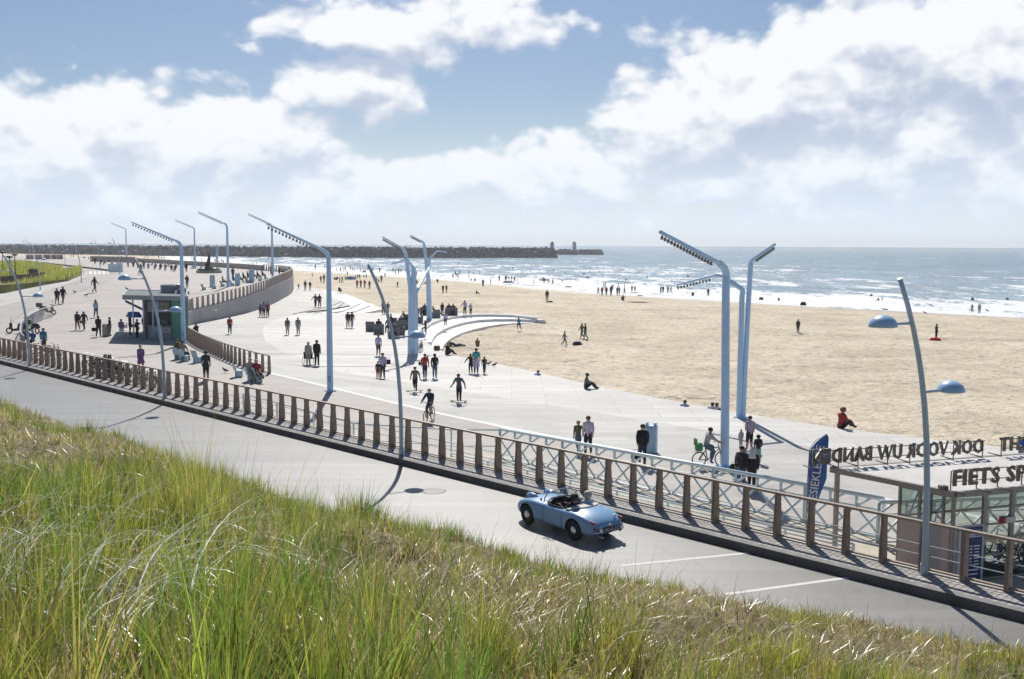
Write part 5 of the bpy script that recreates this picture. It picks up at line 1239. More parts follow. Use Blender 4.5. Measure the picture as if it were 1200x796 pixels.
# slots: 0 skin 1 top 2 bottom 3 shoes 4 forearm/sleeve 5 shin/trouser 6 hair 7 eyes
BASE = dict(pel=(0, 0, .95, .165), sp=(0, 0, 1.10, .155), ch=(0, .0, 1.28, .185), up=(0, -.01, 1.41, .14), nk=(0, 0, 1.50, .058), hd=(0, .015, 1.575, .085), hm=(0, .02, 1.64, .108), ht=(0, .01, 1.715, .08))
def mk(hip=(0, 0, .95), torso=(0, 0), head=(0, 0), L=None, Rr=None, la=None, ra=None, wide=1.0):
    """hip: pelvis; torso: (forward lean, side lean) rad; legs/arms as joint lists in world coords"""
    J = {}; hx, hy, hz = hip
    for n, (x, y, z, r) in BASE.items():
        dz = z-.95; J[n] = [hx+math.sin(torso[1])*dz, hy+math.sin(torso[0])*dz+y, hz+math.cos(torso[0])*dz, r*wide]
    for n in ('hd', 'hm', 'ht'): J[n][1] += head[0]*(J[n][2]-J['nk'][2])
    def sh(s): u = J['up']; return (u[0]+s*.185, u[1], u[2]+.0)
    E = [('pel', 'sp', 1), ('sp', 'ch', 1), ('ch', 'up', 1), ('up', 'nk', 0), ('nk', 'hd', 0), ('hd', 'hm', 0), ('hm', 'ht', 6)]
    for s, nm, leg, arm in ((-1, 'L', L, la), (1, 'R', Rr, ra)):
        leg = leg or [(s*.095, 0, .50), (s*.105, -.03, .09), (s*.12, .13, .045)]
        arm = arm or [(s*.225, -.03, 1.15), (s*.225, .06, .93), (s*.21, .11, .84)]
        J['hip'+nm] = [hx+s*.085, hy, hz-.05, .125]; J['sh'+nm] = [*sh(s), .085]
        mid = Vector(J['hip'+nm][:3]).lerp(Vector(leg[0]), .5); J['th'+nm] = [*mid, .108]
        for k, r in zip(range(3), (.082, .058, .050)): J['l%d%s' % (k, nm)] = [*leg[k], r]
        c = Vector(leg[0]).lerp(Vector(leg[1]), .3); J['cf'+nm] = [c.x, c.y, c.z, .078]
        for k, r in zip(range(3), (.062, .042, .045)): J['a%d%s' % (k, nm)] = [*arm[k], r]
        E += [('pel', 'hip'+nm, 2), ('hip'+nm, 'th'+nm, 2), ('th'+nm, 'l0'+nm, 2), ('l0'+nm, 'cf'+nm, 5), ('cf'+nm, 'l1'+nm, 5), ('l1'+nm, 'l2'+nm, 3), ('up', 'sh'+nm, 1), ('sh'+nm, 'a0'+nm, 1), ('a0'+nm, 'a1'+nm, 4), ('a1'+nm, 'a2'+nm, 0)]
    return J, E
def body_mesh(name, J, E):
    names = list(J); idx = {n: i for i, n in enumerate(names)}
    me = bpy.data.meshes.new(name); me.from_pydata([J[n][:3] for n in names], [(idx[a], idx[b]) for a, b, _ in E], [])
    o = bpy.data.objects.new(name, me); COL.objects.link(o)
    o.modifiers.new('Skin', 'SKIN'); sv = me.skin_vertices[0].data
    for n in names: r = J[n][3]; sv[idx[n]].radius = (r, r*(.78 if n in ('sp', 'ch', 'up', 'pel') else 1)); 
    sv[idx['pel']].use_root = True
    m = o.modifiers.new('Sub', 'SUBSURF'); m.levels = 1; m.render_levels = 1
    out_ = evaluated(o, name); bpy.data.objects.remove(o)
    # widen torso sideways only is covered by radii; classify faces
    segs = [(Vector(J[a][:3]), Vector(J[b][:3]), (J[a][3]+J[b][3])/2, k) for a, b, k in E]
    for p in out_.polygons:
        c = p.center; best = 1e9; kk = 0
        for a, b, r, k in segs:
            d = b-a; t = max(0, min(1, (c-a).dot(d)/max(1e-6, d.length_squared))); q = (c-(a+d*t)).length/r
            if q < best: best = q; kk = k
        p.material_index = kk; p.use_smooth = True
    hm = Vector(J['hm'][:3]); fw = Vector((0, 1, 0))
    for p in out_.polygons:
        if p.material_index in (0, 6) and (p.center-hm).length < .16:
            d = p.center-hm; p.material_index = 6 if (d.z > .035 or (d.y < -.02 and d.z > -.07)) and not (d.y > .055 and d.z < .06) else 0
    # hands, face: added to the same mesh
    mb = MB(); 
    for s in 'LR':
        w_ = Vector(J['a1'+s][:3]); h = Vector(J['a2'+s][:3]); d = (h-w_).normalized(); side = d.cross(Vector((0, 0, 1)))
        if side.length < .3: side = Vector((0, 1, 0))
        side.normalize(); up = side.cross(d)
        for k, (o_, l) in enumerate(((-.026, .055), (-.009, .07), (.009, .066), (.026, .05))):
            a = h+side*o_; mb.tube([a, a+d*(l*.6), a+d*l+up*(-.018)], [.010, .009, .006], 5, mi=0)
        a = h+side*-.03-d*.02; mb.tube([a, a-side*.025+d*.02, a-side*.03+d*.045], [.011, .010, .007], 5, mi=0)
    y0 = .088
    mb.tube([hm+Vector((0, y0-.01, .012)), hm+Vector((0, y0+.016, -.022)), hm+Vector((0, y0-.012, -.03))], [.009, .013, .008], 5, mi=0)
    for s in (-1, 1):
        mb.lathe([(0, -.009), (.011, 0), (0, .009)], hm+Vector((s*.032, y0-.008, .012)), 6, mi=7)
        mb.lathe([(0, -.03), (.014, -.01), (.014, .014), (0, .028)], hm+Vector((s*.094, -.0, -.01)), 6, mi=0)
    mb.box(hm+Vector((0, y0-.012, -.052)), (.042, .012, .008), mi=7)
    nb = mb.mesh('tmp', [bpy.data.materials.new('x')]*8)
    bm = bmesh.new(); bm.from_mesh(out_); bm.from_mesh(nb); bm.to_mesh(out_); bm.free(); bpy.data.meshes.remove(nb)
    mi = [p.material_index for p in out_.polygons]
    out_.materials.clear()
    for k in range(8): out_.materials.append(eyem)
    out_.polygons.foreach_set('material_index', mi)
    out_.name = 'body_'+name
    # record head position and extents
    z1 = max(v.co.z for v in out_.vertices); z0 = min(v.co.z for v in out_.vertices)
    return out_, hm, z1, z0
P_ = {}
def pose(name, **k): J, E = mk(**k); P_[name] = body_mesh(name, J, E)
pose('stand')
pose('stand2', L=[(-.10, .03, .50), (-.13, .0, .09), (-.15, .15, .045)], la=[(-.24, -.05, 1.16), (-.16, .12, 1.02), (-.08, .18, 1.04)])
pose('walk', torso=(.04, 0), L=[(-.09, .20, .53), (-.09, .20, .12), (-.09, .36, .07)], Rr=[(.09, -.06, .50), (.09, -.38, .17), (.09, -.31, .05)], la=[(-.23, -.16, 1.17), (-.23, -.22, .93), (-.22, -.2, .84)], ra=[(.23, .12, 1.17), (.22, .30, 1.0), (.21, .37, .95)])
pose('walk2', torso=(.03, 0), L=[(-.09, -.04, .50), (-.09, -.26, .14), (-.09, -.16, .05)], Rr=[(.09, .13, .51), (.09, .14, .09), (.09, .29, .05)], la=[(-.24, .06, 1.16), (-.23, .17, .95), (-.22, .21, .87)], ra=[(.24, -.1, 1.16), (.25, -.1, .93), (.25, -.07, .84)])
pose('run', hip=(0, 0, .90), torso=(.25, 0), L=[(-.09, .38, .66), (-.09, .14, .34), (-.09, .28, .25)], Rr=[(.09, -.05, .46), (.09, -.42, .30), (.09, -.42, .18)], la=[(-.26, -.12, 1.12), (-.22, .14, 1.02), (-.2, .22, 1.04)], ra=[(.28, .2, 1.12), (.22, .40, 1.22), (.18, .44, 1.28)])
pose('sit', hip=(0, -.12, .52), torso=(-.12, 0), L=[(-.11, .34, .50), (-.11, .40, .10), (-.12, .54, .05)], Rr=[(.11, .34, .50), (.11, .38, .10), (.12, .52, .05)], la=[(-.24, -.05, .76), (-.18, .18, .62), (-.12, .25, .60)], ra=[(.24, -.05, .76), (.18, .18, .62), (.12, .25, .60)])
pose('recline', hip=(0, -.15, .50), torso=(-.38, 0), head=(.25, 0), L=[(-.1, .34, .50), (-.1, .72, .26), (-.1, .80, .36)], Rr=[(.1, .36, .48), (.08, .76, .22), (.09, .84, .32)], la=[(-.24, -.22, .72), (-.14, .02, .62), (-.06, .08, .62)], ra=[(.24, -.22, .72), (.14, .02, .62), (.06, .08, .62)])
pose('ground', hip=(0, 0, .13), torso=(.15, 0), L=[(-.16, .40, .36), (-.12, .66, .06), (-.13, .80, .05)], Rr=[(.16, .38, .34), (.12, .62, .06), (.13, .76, .05)], la=[(-.24, .12, .42), (-.15, .36, .36), (-.08, .42, .36)], ra=[(.24, .12, .42), (.15, .36, .36), (.08, .42, .36)])
pose('lie', hip=(0, 0, .13), torso=(-1.05, 0), L=[(-.12, .44, .22), (-.12, .86, .08), (-.13, .9, .18)], Rr=[(.1, .44, .16), (.1, .86, .07), (.12, .9, .17)], la=[(-.25, -.52, .08), (-.26, -.30, .05), (-.26, -.22, .05)], ra=[(.25, -.52, .08), (.26, -.30, .05), (.26, -.22, .05)])
pose('cycle', hip=(0, -.22, 1.0), torso=(.36, 0), head=(-.3, 0), L=[(-.10, .18, .86), (-.10, .06, .44), (-.10, .20, .38)], Rr=[(.10, .14, .70), (.10, -.02, .24), (.10, .12, .18)], la=[(-.27, .17, 1.20), (-.27, .42, 1.10), (-.26, .50, 1.07)], ra=[(.27, .17, 1.20), (.27, .42, 1.10), (.26, .50, 1.07)])
pose('skate', hip=(0, 0, 1.02), torso=(.06, .05), L=[(-.09, .10, .60), (-.09, .10, .19), (-.13, .22, .15)], Rr=[(.09, .02, .60), (.10, -.10, .19), (.05, .02, .15)], la=[(-.31, -.04, 1.24), (-.38, .04, 1.02), (-.38, .10, .94)], ra=[(.33, .04, 1.24), (.46, .12, 1.04), (.52, .16, .98)])
pose('push', hip=(0, 0, .98), torso=(.1, 0), L=[(-.09, .12, .56), (-.09, .10, .17), (-.10, .24, .13)], Rr=[(.09, -.04, .55), (.10, -.36, .34), (.10, -.34, .22)], la=[(-.29, .05, 1.20), (-.36, .14, 1.00), (-.36, .2, .93)], ra=[(.28, -.08, 1.20), (.33, -.10, .98), (.33, -.06, .90)])
pose('point', la=[(-.42, .0, 1.46), (-.64, .02, 1.50), (-.72, .03, 1.51)])
pose('armout', torso=(.03, 0), la=[(-.36, .0, 1.22), (-.50, .05, 1.02), (-.55, .08, .95)], L=[(-.09, .16, .52), (-.09, .18, .10), (-.09, .34, .06)], Rr=[(.09, -.05, .50), (.09, -.30, .15), (.09, -.22, .05)])
pose('stepup', torso=(.1, 0), L=[(-.09, .36, .86), (-.09, .40, .46), (-.09, .54, .42)])
pose('crouch', hip=(0, -.1, .42), torso=(.45, 0), L=[(-.12, .3, .5), (-.12, .08, .10), (-.12, .22, .05)], Rr=[(.12, .3, .46), (.12, .05, .10), (.12, .2, .05)])
pose('drive', hip=(0, 0, .16), torso=(-.22, 0), head=(.2, 0), L=[(-.11, .42, .30), (-.11, .80, .12), (-.11, .86, .24)], Rr=[(.11, .42, .30), (.11, .80, .12), (.11, .86, .24)], la=[(-.24, .10, .42), (-.14, .36, .50), (-.12, .43, .53)], ra=[(.24, .10, .42), (.14, .36, .50), (.12, .43, .53)])
pose('rest', hip=(0, 0, .16), torso=(-.22, 0), head=(.2, 0), L=[(-.11, .42, .30), (-.11, .80, .12), (-.11, .86, .24)], Rr=[(.11, .42, .30), (.11, .80, .12), (.11, .86, .24)], la=[(-.23, .02, .40), (-.14, .26, .30), (-.08, .32, .28)], ra=[(.23, .02, .40), (.14, .26, .30), (.08, .32, .28)])
# hair children: short cap and long hair, about the head centre
def hairmesh(kind):
    b = MB(); n = 12
    if kind == 'hat':
        b.lathe([(.17, .045), (.165, .055), (.105, .06), (.10, .12), (.07, .14), (0, .145)], n=16); return b.mesh('hat', [None])
    if kind == 'scarf':
        b.lathe([(.17, -.30), (.15, -.18), (.105, -.11), (.122, -.03), (.122, .04), (.10, .09), (.05, .12), (0, .125)], (0, -.02, 0), n=14); return b.mesh('headscarf', [None])
    prof_ = [(.101, -.045), (.108, .0), (.107, .04), (.09, .08), (.055, .104), (0, .112)]
    if kind == 'short':
        b.lathe(prof_, (0, -.022, 0), n)
    if kind == 'long':
        b.lathe(prof_, (0, -.02, 0), n); b.tube([(0, -.05, .03), (0, -.085, -.10), (0, -.11, -.24), (0, -.10, -.33)], [.085, .10, .10, .04], 8, flat=.55)
    if kind == 'curly':
        b.lathe([(.09, -.09), (.13, -.04), (.14, .03), (.115, .09), (.06, .125), (0, .13)], (0, -.02, 0), n)
    if kind == 'bun': b.lathe(prof_, (0, -.02, 0), n); b.lathe([(0, -.045), (.04, -.02), (.045, .01), (0, .045)], (0, -.13, .03), 8)
    return b.mesh('hair', [None])
HM = {k: hairmesh(k) for k in ('short', 'long', 'curly', 'bun', 'hat', 'scarf')}
def skirtmesh():
    b = MB(); b.lathe([(.25, .48), (.235, .62), (.19, .85), (.145, 1.02), (.13, 1.04)], n=14); return b.mesh('skirt', [None])
SK = skirtmesh()
def jacketmesh():
    b = MB(); b.lathe([(.185, .84), (.20, .95), (.19, 1.1), (.205, 1.3), (.20, 1.40), (.12, 1.46)], n=14); 
    for v in range(len(b.v)): x, y, z = b.v[v]; b.v[v] = (x, y*.72, z)
    return b.mesh('jacket', [None])
JK = jacketmesh()
K = (.035, .035, .042); NV = (.03, .045, .10); JE = (.10, .15, .25); GR = (.16, .165, .17); BE = (.42, .36, .27); W_ = (.72, .72, .74); LB = (.38, .50, .68); RD = (.34, .05, .045); BR = (.14, .09, .06); OL = (.13, .14, .07); TE = (.08, .34, .38); BL_ = (.06, .13, .36); PU = (.24, .14, .32); LI = (.46, .42, .62); YE = (.5, .42, .08)
SKIN = [(.50, .31, .22), (.44, .26, .18), (.56, .37, .28), (.32, .18, .12)]
HAIR = dict(d=(.025, .018, .014), b=(.10, .055, .03), g=(.45, .44, .42), y=(.42, .29, .13), r=(.2, .07, .03))
eyem_ = mat('eye_dark', (.02, .02, .02), .4)
SKM = [mat('skin_%d' % i, c, .6, var=.05, scale=8) for i, c in enumerate(SKIN)]
SHM = [mat('shoe_dark', (.03, .028, .027), .6), mat('shoe_pale', (.45, .44, .42), .7)]
_pc = [0]
def person(px, py, hp, ps, deg, top, bot, label, hair='d', hk='short', sf='L', sleeves=True, shorts=False, skirt=None, coat=None, extra=None, at=None, scale=None, group=None, z=None, shoe=0):
    """deg: facing; 0 = away from the camera, 90 = left, 180 = toward the camera, -90 = right"""
    _pc[0] += 1; me, hm, z1, z0 = P_[ps]
    p = at if at is not None else (GT(px, py, SURF[sf]) if z is None else G(px, py, z))
    if scale is None:
        hh = 1.74 if ps in ('stand', 'walk', 'stand2', 'walk2', 'point', 'armout', 'skate', 'push', 'stepup', 'run') else z1
        scale = hp*depth(p)/1167/hh; scale = max(.5, min(1.28, scale))
    o = bpy.data.objects.new('person', me); COL.objects.link(o); o.location = p; o.rotation_euler.z = R(deg); o.scale = (scale,)*3
    sk = SKM[_pc[0] % 3 if hair != 'd' or _pc[0] % 5 else 3]; t = cmat(top); bo = cmat(bot); hr = mat('hair_'+hair, HAIR[hair], .7, var=.3, scale=20)
    ms = [sk, t, bo, SHM[shoe], t if sleeves else sk, sk if shorts else bo, hr, eyem]
    for k, m in enumerate(ms): o.material_slots[k].link = 'OBJECT'; o.material_slots[k].material = m
    tag(o, label=label, cat='person', group=group)
    def child(nm, mesh_, m, loc):
        c = bpy.data.objects.new(nm, mesh_); COL.objects.link(c); c.parent = o; c.location = loc
        c.material_slots[0].link = 'OBJECT'; c.material_slots[0].material = m; return c
    if hp > 11 or ps in ('drive', 'rest'):
        if hk in ('hat', 'scarf'): child('hat' if hk == 'hat' else 'headscarf', HM[hk], cmat((.52, .50, .47) if hk == 'hat' else (.55, .55, .57)), hm)
        else: child('hair', HM[hk], hr, hm)
    if skirt: child('skirt', SK, cmat(skirt), (0, 0, 0))
    if coat: child('jacket', JK, cmat(coat), (0, 0, 0))
    return o
def bag(px, py, sf, size, col, label, dz=0.0, nm='handbag'):
    size *= .78; p = GT(px, py, SURF[sf])+Vector((0, 0, dz*.6)); r_ = empty(nm, p, label=label, cat='bag')
    b = MB(); b.box((0, 0, size*.4), (size, size*.35, size*.75), bev=size*.12); b.build('body', [cmat(col)], r_)
    b = MB(); b.tube([(-size*.3, 0, size*.75), (-size*.2, 0, size*1.1), (size*.2, 0, size*1.1), (size*.3, 0, size*.75)], size*.03, 5); b.build('strap', [cmat(col)], r_)
# ---- near walkers on the right
person(677.5, 531.5, 39, 'armout', 160, OL, JE, 'woman in a green and orange patterned camisole and jeans walking with her arm out', 'y', 'short', 'L', sleeves=False)
person(689, 533, 46, 'walk2', 165, (.62, .52, .66), K, 'woman with long reddish hair in a pale pink blouse and black leggings', 'r', 'long', 'L')
person(752.5, 545.5, 49, 'walk', 175, K, NV, 'man in a black hooded jacket walking in front of the light blue bin', 'd', 'short', 'L', coat=(.03, .03, .033))
bag(744.5, 543, 'L', .5, K, 'black bag hanging beside the man in the black hooded jacket', .25)
person(868.5, 573, 51, 'walk2', 165, (.09, .085, .085), JE, 'dark haired man in a long dark coat beside the woman in the headscarf', 'd', 'short', 'L', coat=(.05, .045, .045))
person(880.5, 576, 52, 'walk', 165, K, K, 'woman in a pale grey headscarf and open black coat', 'd', 'scarf', 'L', coat=(.03, .03, .032))
bag(860, 560, 'L', .42, K, 'black handbag carried beside the man in the long dark coat', .5)
person(878, 528, 41, 'stand2', 15, (.42, .33, .42), K, 'man in a pinkish checked shirt and dark shorts seen from behind between two children', 'b', 'short', 'L', shorts=True, sleeves=False)
person(868, 525.5, 21, 'stand', 20, (.45, .46, .48), (.40, .42, .45), 'small child in pale grey clothes left of the man in the pinkish shirt', 'y', 'short', 'L')
person(888, 542.5, 33, 'walk', -10, K, (.20, .42, .30), 'child in black jacket and green shorts beside the man in the pinkish shirt', 'd', 'curly', 'L', shorts=True)
person(985, 502, 19, 'ground', -70, RD, K, 'person in red with curly reddish hair sitting at the white deck edge', 'r', 'curly', 'L', scale=1.15)
person(686, 455.5, 14, 'ground', -100, GR, K, 'dark haired boy in grey sitting on the edge of the white deck', 'd', 'short', 'Q', scale=1.1)
for x, y, c, l in ((624, 441, LB, 'lone person in blue sitting behind the deck edge above the two women walking'), (796.5, 478, LB, 'person in blue sitting behind the deck edge, first one left of the masts'), (829, 481, W_, 'left of two people in pale tops sitting behind the deck edge by the masts'), (834, 481.5, W_, 'right of two people in pale tops sitting behind the deck edge by the masts'), (842, 483, K, 'person in black sitting behind the deck edge touching the nearest mast')):
    q = G(x, y, -1.1)+Vector((.35, .55, 0)); q.z = -1.72; person(x, y, 8, 'ground', -30, c, K, l, sf='S', at=q, scale=1.1)
# ---- wheels: bicycle and skateboard
def bike_proto():
    r_ = empty('bicycle'); bl = mat('bike_black', (.03, .03, .032), .4, .2); ty = mat('tyre_rubber', (.025, .025, .025), .85); al = mat('bike_rim', (.5, .5, .5), .35, .7)
    for y in (-.52, .55):
        b = MB(); b.torus((0, y, .34), .322, .026, 'X', 22, 5); w_ = b.build('wheel', [ty], r_)
        b = MB(); b.torus((0, y, .34), .30, .010, 'X', 22, 4)
        for k in range(10): a = math.pi*2*k/10; b.tube([(0, y, .34), (0, y+.30*math.cos(a), .34+.30*math.sin(a))], .003, 3, cap=False)
        b.lathe([(.02, -.03), (.02, .03)], (0, y, .34), 8, mtx=Matrix.Rotation(R(90), 3, 'Y')); b.build('rim', [al], w_)
    b = MB()
    for a, c in (((0, -.12, .30), (0, -.24, .86)), ((0, -.12, .30), (0, .40, .80)), ((0, -.22, .78), (0, .38, .86)), ((0, .38, .92), (0, .55, .34)), ((.03, -.12, .30), (.03, -.52, .34)), ((.03, -.23, .74), (.03, -.52, .34)), ((-.03, -.23, .74), (-.03, -.52, .34))):
        b.tube([a, c], .023, 6)
    b.tube([(0, .37, .9), (0, .36, 1.04)], .016, 6); b.build('frame', [bl], r_)
    b = MB(); b.tube([(-.29, .24, 1.04), (-.22, .34, 1.06), (0, .38, 1.06), (.22, .34, 1.06), (.29, .24, 1.04)], .014, 6); b.build('handlebar', [al], r_)
    b = MB(); b.tube([(0, -.36, .93), (0, -.24, .945), (0, -.10, .93)], [.075, .06, .02], 8, flat=.4); b.build('saddle', [bl], r_)
    b = MB(); b.box((0, -.55, .72), (.13, .34, .015)); b.build('carrier', [bl], r_)
    b = MB(); b.tube([(-.12, -.05, .24), (-.05, -.12, .30), (.05, -.12, .30), (.12, -.19, .36)], .012, 5); b.build('crank', [al], r_)
    return r_
BK = bike_proto(); bk1 = [True]
def bike(p, deg, label, group=None, s_=1.0, lean=0):
    o = BK if bk1[0] else copy_tree(BK); bk1[0] = False
    place(o, p, R(deg), s_, label=label, cat='bicycle', group=group); o.rotation_euler.y = R(lean); return o
def rider(px, py, hp, deg, top, bot, lab, blab, **kw):
    p = GT(px, py, SURF[kw.pop('sf', 'L')]); s_ = max(.85, min(1.2, hp*depth(p)/1167/1.80)); bike(p, deg, blab, s_=s_); return person(px, py, hp, 'cycle', deg, top, bot, lab, at=p, scale=s_, **kw)
rider(832, 547, 48, -78, (.50, .45, .44), JE, 'man in a pale shirt and jeans cycling to the right behind the lattice', 'black city bicycle ridden by the man in the pale shirt and jeans', hair='d', sleeves=False)
q = GT(832, 547, zL); b = MB(); b.box((0, 0, 0), (.3, .28, .34), bev=.05); b.box((0, -.15, .2), (.3, .06, .3), bev=.02); b.build('child_seat', [mat('seat_green', (.04, .28, .10), .5)], loc=q+Vector((-.50, -.10, .86)), rz=R(-78), label='green child seat on the back of the bicycle ridden to the right', cat='child seat')
rider(503, 494, 40, 165, NV, (.2, .16, .14), 'grey haired man in a blue jacket and shorts cycling toward the railing', 'dark bicycle ridden by the man in the blue jacket', hair='g', shorts=True)
rider(165, 322.5, 15, 175, K, K, 'cyclist dressed in black riding across the upper terrace', 'black bicycle of the cyclist in black on the upper terrace', sf='U')
def skateb(px, py, deg, lab, s_=1.0):
    p = GT(px, py, zL); r_ = empty('longboard', p, R(deg), s_, label=lab, cat='skateboard')
    b = MB(); b.plate([(-.5, -.11, .11), (-.40, -.13, .10), (.40, -.13, .10), (.5, -.11, .11), (.55, 0, .12), (.5, .11, .11), (.40, .13, .10), (-.40, .13, .10), (-.5, .11, .11), (-.55, 0, .12)], .02); b.build('deck', [mat('board_deck', (.25, .2, .15), .6)], r_)
    for x in (-.38, .38):
        for y in (-.11, .11): b = MB(); b.lathe([(.035, -.025), (.035, .025)], (x, y, .035), 10, mtx=Matrix.Rotation(R(90), 3, 'X')); b.build('wheel', [mat('board_wheel', (.1, .1, .1), .6)], r_)
        b = MB(); b.tube([(x, -.11, .035), (x, 0, .075), (x, .11, .035)], .012, 5); b.build('truck', [M_steel], r_)
skateb(537.5, 471.5, -10, 'longboard under the woman in grey with her arms out'); person(538, 472, 33, 'skate', 178, (.10, .12, .13), K, 'woman in a grey top balancing on a longboard with her arms out', 'b', 'long', 'L', sleeves=False)
skateb(485.5, 459.5, 0, 'longboard under the young woman pushing off with one foot'); person(486.5, 460, 30, 'push', 178, GR, K, 'young woman in dark clothes pushing off on a longboard', 'b', 'long', 'L', sleeves=False)
# ---- middle of the white deck
person(498, 443.5, 29, 'walk2', 10, RD, NV, 'person in a red top and dark trousers walking away with a bag', 'b', 'short', 'L', sleeves=False); bag(493, 436, 'L', .42, K, 'dark bag hanging left of the person in the red top', .8)
person(509.5, 443.5, 29, 'walk', 5, K, JE, 'woman in a black jacket and blue jeans beside the person in red', 'd', 'long', 'L'); 
person(448.5, 443.5, 30, 'stand2', 0, LI, K, 'person in lilac blue with black trousers holding a dark coat beside a child', 'b', 'short', 'L'); bag(454, 434, 'L', .6, K, 'dark coat folded over the arm of the person in lilac blue', .7, 'folded_coat')
person(443, 443.5, 20, 'stand', 10, (.10, .06, .08), RD, 'child in dark top and red trousers beside the person in lilac blue', 'b', 'short', 'L')
person(443.5, 417, 25, 'walk2', 0, LI, (.08, .07, .08), 'person in a pale lilac shirt and dark shorts with a black backpack', 'b', 'short', 'L', shorts=True)
person(558, 438, 30, 'walk2', 0, TE, K, 'man in a teal T-shirt with a pale cloth round his waist', 'd', 'short', 'L', sleeves=False, skirt=(.5, .48, .6))
person(551.5, 437.5, 23, 'armout', 10, K, K, 'girl in black with brown hair and one arm out beside the man in teal', 'b', 'long', 'L')
person(567.5, 438, 20, 'walk', -5, K, NV, 'child in dark clothes right of the man in teal', 'd', 'short', 'L')
person(361.5, 428.5, 28, 'stand', -5, (.34, .34, .31), (.30, .28, .25), 'person in a pale grey coat pushing a wheelchair', 'g', 'short', 'L', coat=(.34, .34, .31)); person(371.5, 428.5, 30, 'stand', -5, K, K, 'person in a long black coat beside the wheelchair', 'd', 'short', 'L', coat=(.02, .02, .022))
p = GT(359, 428, zL); r_ = empty('wheelchair', p, R(-5), label='wheelchair pushed by the person in the pale grey coat', cat='wheelchair')
for x in (-.3, .55):
    b = MB(); b.torus((x, .25, .30), .29, .018, 'X', 20, 5); b.build('wheel', [mat('tyre_rubber', (.025,)*3, .85)], r_)
b = MB(); b.box((.12, .35, .48), (.7, .45, .05)); b.box((.12, .1, .75), (.7, .05, .5)); b.tube([(-.2, .05, .95), (-.2, -.1, .98)], .02, 5); b.tube([(.45, .05, .95), (.45, -.1, .98)], .02, 5); b.build('seat', [mat('bike_black', (.03,)*3, .4)], r_)
person(337, 392.5, 20, 'stand', 0, OL, BE, 'person with an olive and yellow backpack standing beside another on the deck', 'b', 'short', 'L'); person(349.5, 392.5, 20.5, 'stand', 0, (.17, .19, .24), (.36, .30, .24), 'person in a grey blue jacket and beige trousers on the open deck', 'g', 'short', 'L')
person(369.7, 360.3, 15.5, 'armout', 0, (.10, .05, .06), NV, 'left of two dark clothed walkers, arm out, near the left steps', 'd', 'short', 'L'); person(374.5, 360.3, 15.5, 'walk2', 0, K, K, 'right of two dark clothed walkers near the left steps', 'd', 'short', 'L')
person(407.7, 384.5, 19, 'walk2', 0, K, BE, 'person in a black jacket and beige trousers walking on the white deck', 'd', 'short', 'L'); person(412.5, 384.5, 19, 'walk', 0, (.10, .04, .06), LI, 'person in a dark jacket with pale lilac trousers walking on the white deck', 'd', 'short', 'L')
person(269.5, 391.5, 20.5, 'walk', 200, RD, NV, 'person in a red jacket walking below the grey wall', 'd', 'short', 'L')
person(230.8, 391, 9, 'ground', 60, K, K, 'person in black sitting by the top of the short curved railing', 'd', 'short', 'L', scale=1.2)
person(305.3, 371.3, 14, 'stand', 0, (.22, .05, .06), K, 'shorter person in dark red at the left of three friends by the grey wall', 'd', 'short', 'L'); person(309.3, 371.6, 17.5, 'point', 0, (.20, .22, .32), K, 'middle friend in grey blue with one arm stretched out by the grey wall', 'd', 'short', 'L'); person(313.8, 371.6, 17.5, 'stand', 0, (.30, .05, .08), K, 'right friend in a red jacket by the grey wall', 'b', 'short', 'L')
person(350, 339.3, 7, 'stand', 0, TE, LB, 'small child in pale blue at the far end of the ramp', 'y', 'short', 'L'); person(357.8, 340.3, 11.5, 'stand', 0, (.12, .14, .22), BE, 'person in slate blue at the far end of the ramp', 'd', 'short', 'L'); person(363.4, 340.3, 10.5, 'stand2', 0, K, (.4, .4, .42), 'person in black with pale trousers at the far end of the ramp', 'd', 'short', 'L')
person(449.5, 368.5, 16, 'walk2', 0, BL_, K, 'person in a blue top and black trousers at the far edge of the deck', 'd', 'short', 'L'); person(454.7, 368.5, 14, 'walk', 0, GR, (.45, .43, .45), 'person in grey with pale trousers beside the one in blue', 'b', 'short', 'L')
person(544.7, 369.2, 17, 'armout', 10, LI, K, 'tall person in a lilac shirt with elbows out at the far deck edge', 'd', 'short', 'L'); person(551.5, 369.2, 13.5, 'stand2', 0, LI, K, 'shorter person in lilac holding a dark coat at the far deck edge', 'b', 'short', 'L')
person(522, 382, 16.5, 'walk2', 0, LI, NV, 'person in pale shirt and dark shorts on the top curved step', 'd', 'short', 'L', shorts=True)
person(498.8, 393.5, 18, 'stepup', 80, K, K, 'girl with long brown hair in black lifting one knee beside the curved steps', 'b', 'long', 'L')
person(608.5, 388, 16.5, 'run', 30, TE, NV, 'runner in a bright teal shirt on the sand below the curved steps', 'd', 'short', 'S', sleeves=False, shorts=True)
person(523.5, 416, 9, 'ground', -60, K, K, 'person in black sitting at the lower corner of the curved steps', 'd', 'short', 'L', scale=1.15)
person(534, 406.5, 6, 'lie', -70, K, NV, 'person in dark clothes lying on the sand below the steps', 'd', 'short', 'S', scale=1.1); person(559.5, 406, 6.5, 'ground', 0, (.3, .16, .12), BR, 'child sitting on the sand below the curved steps', 'b', 'short', 'S', scale=.9)
bag(512, 411, 'L', .7, BR, 'brown basket on the white deck below the curved steps', 0, 'basket')
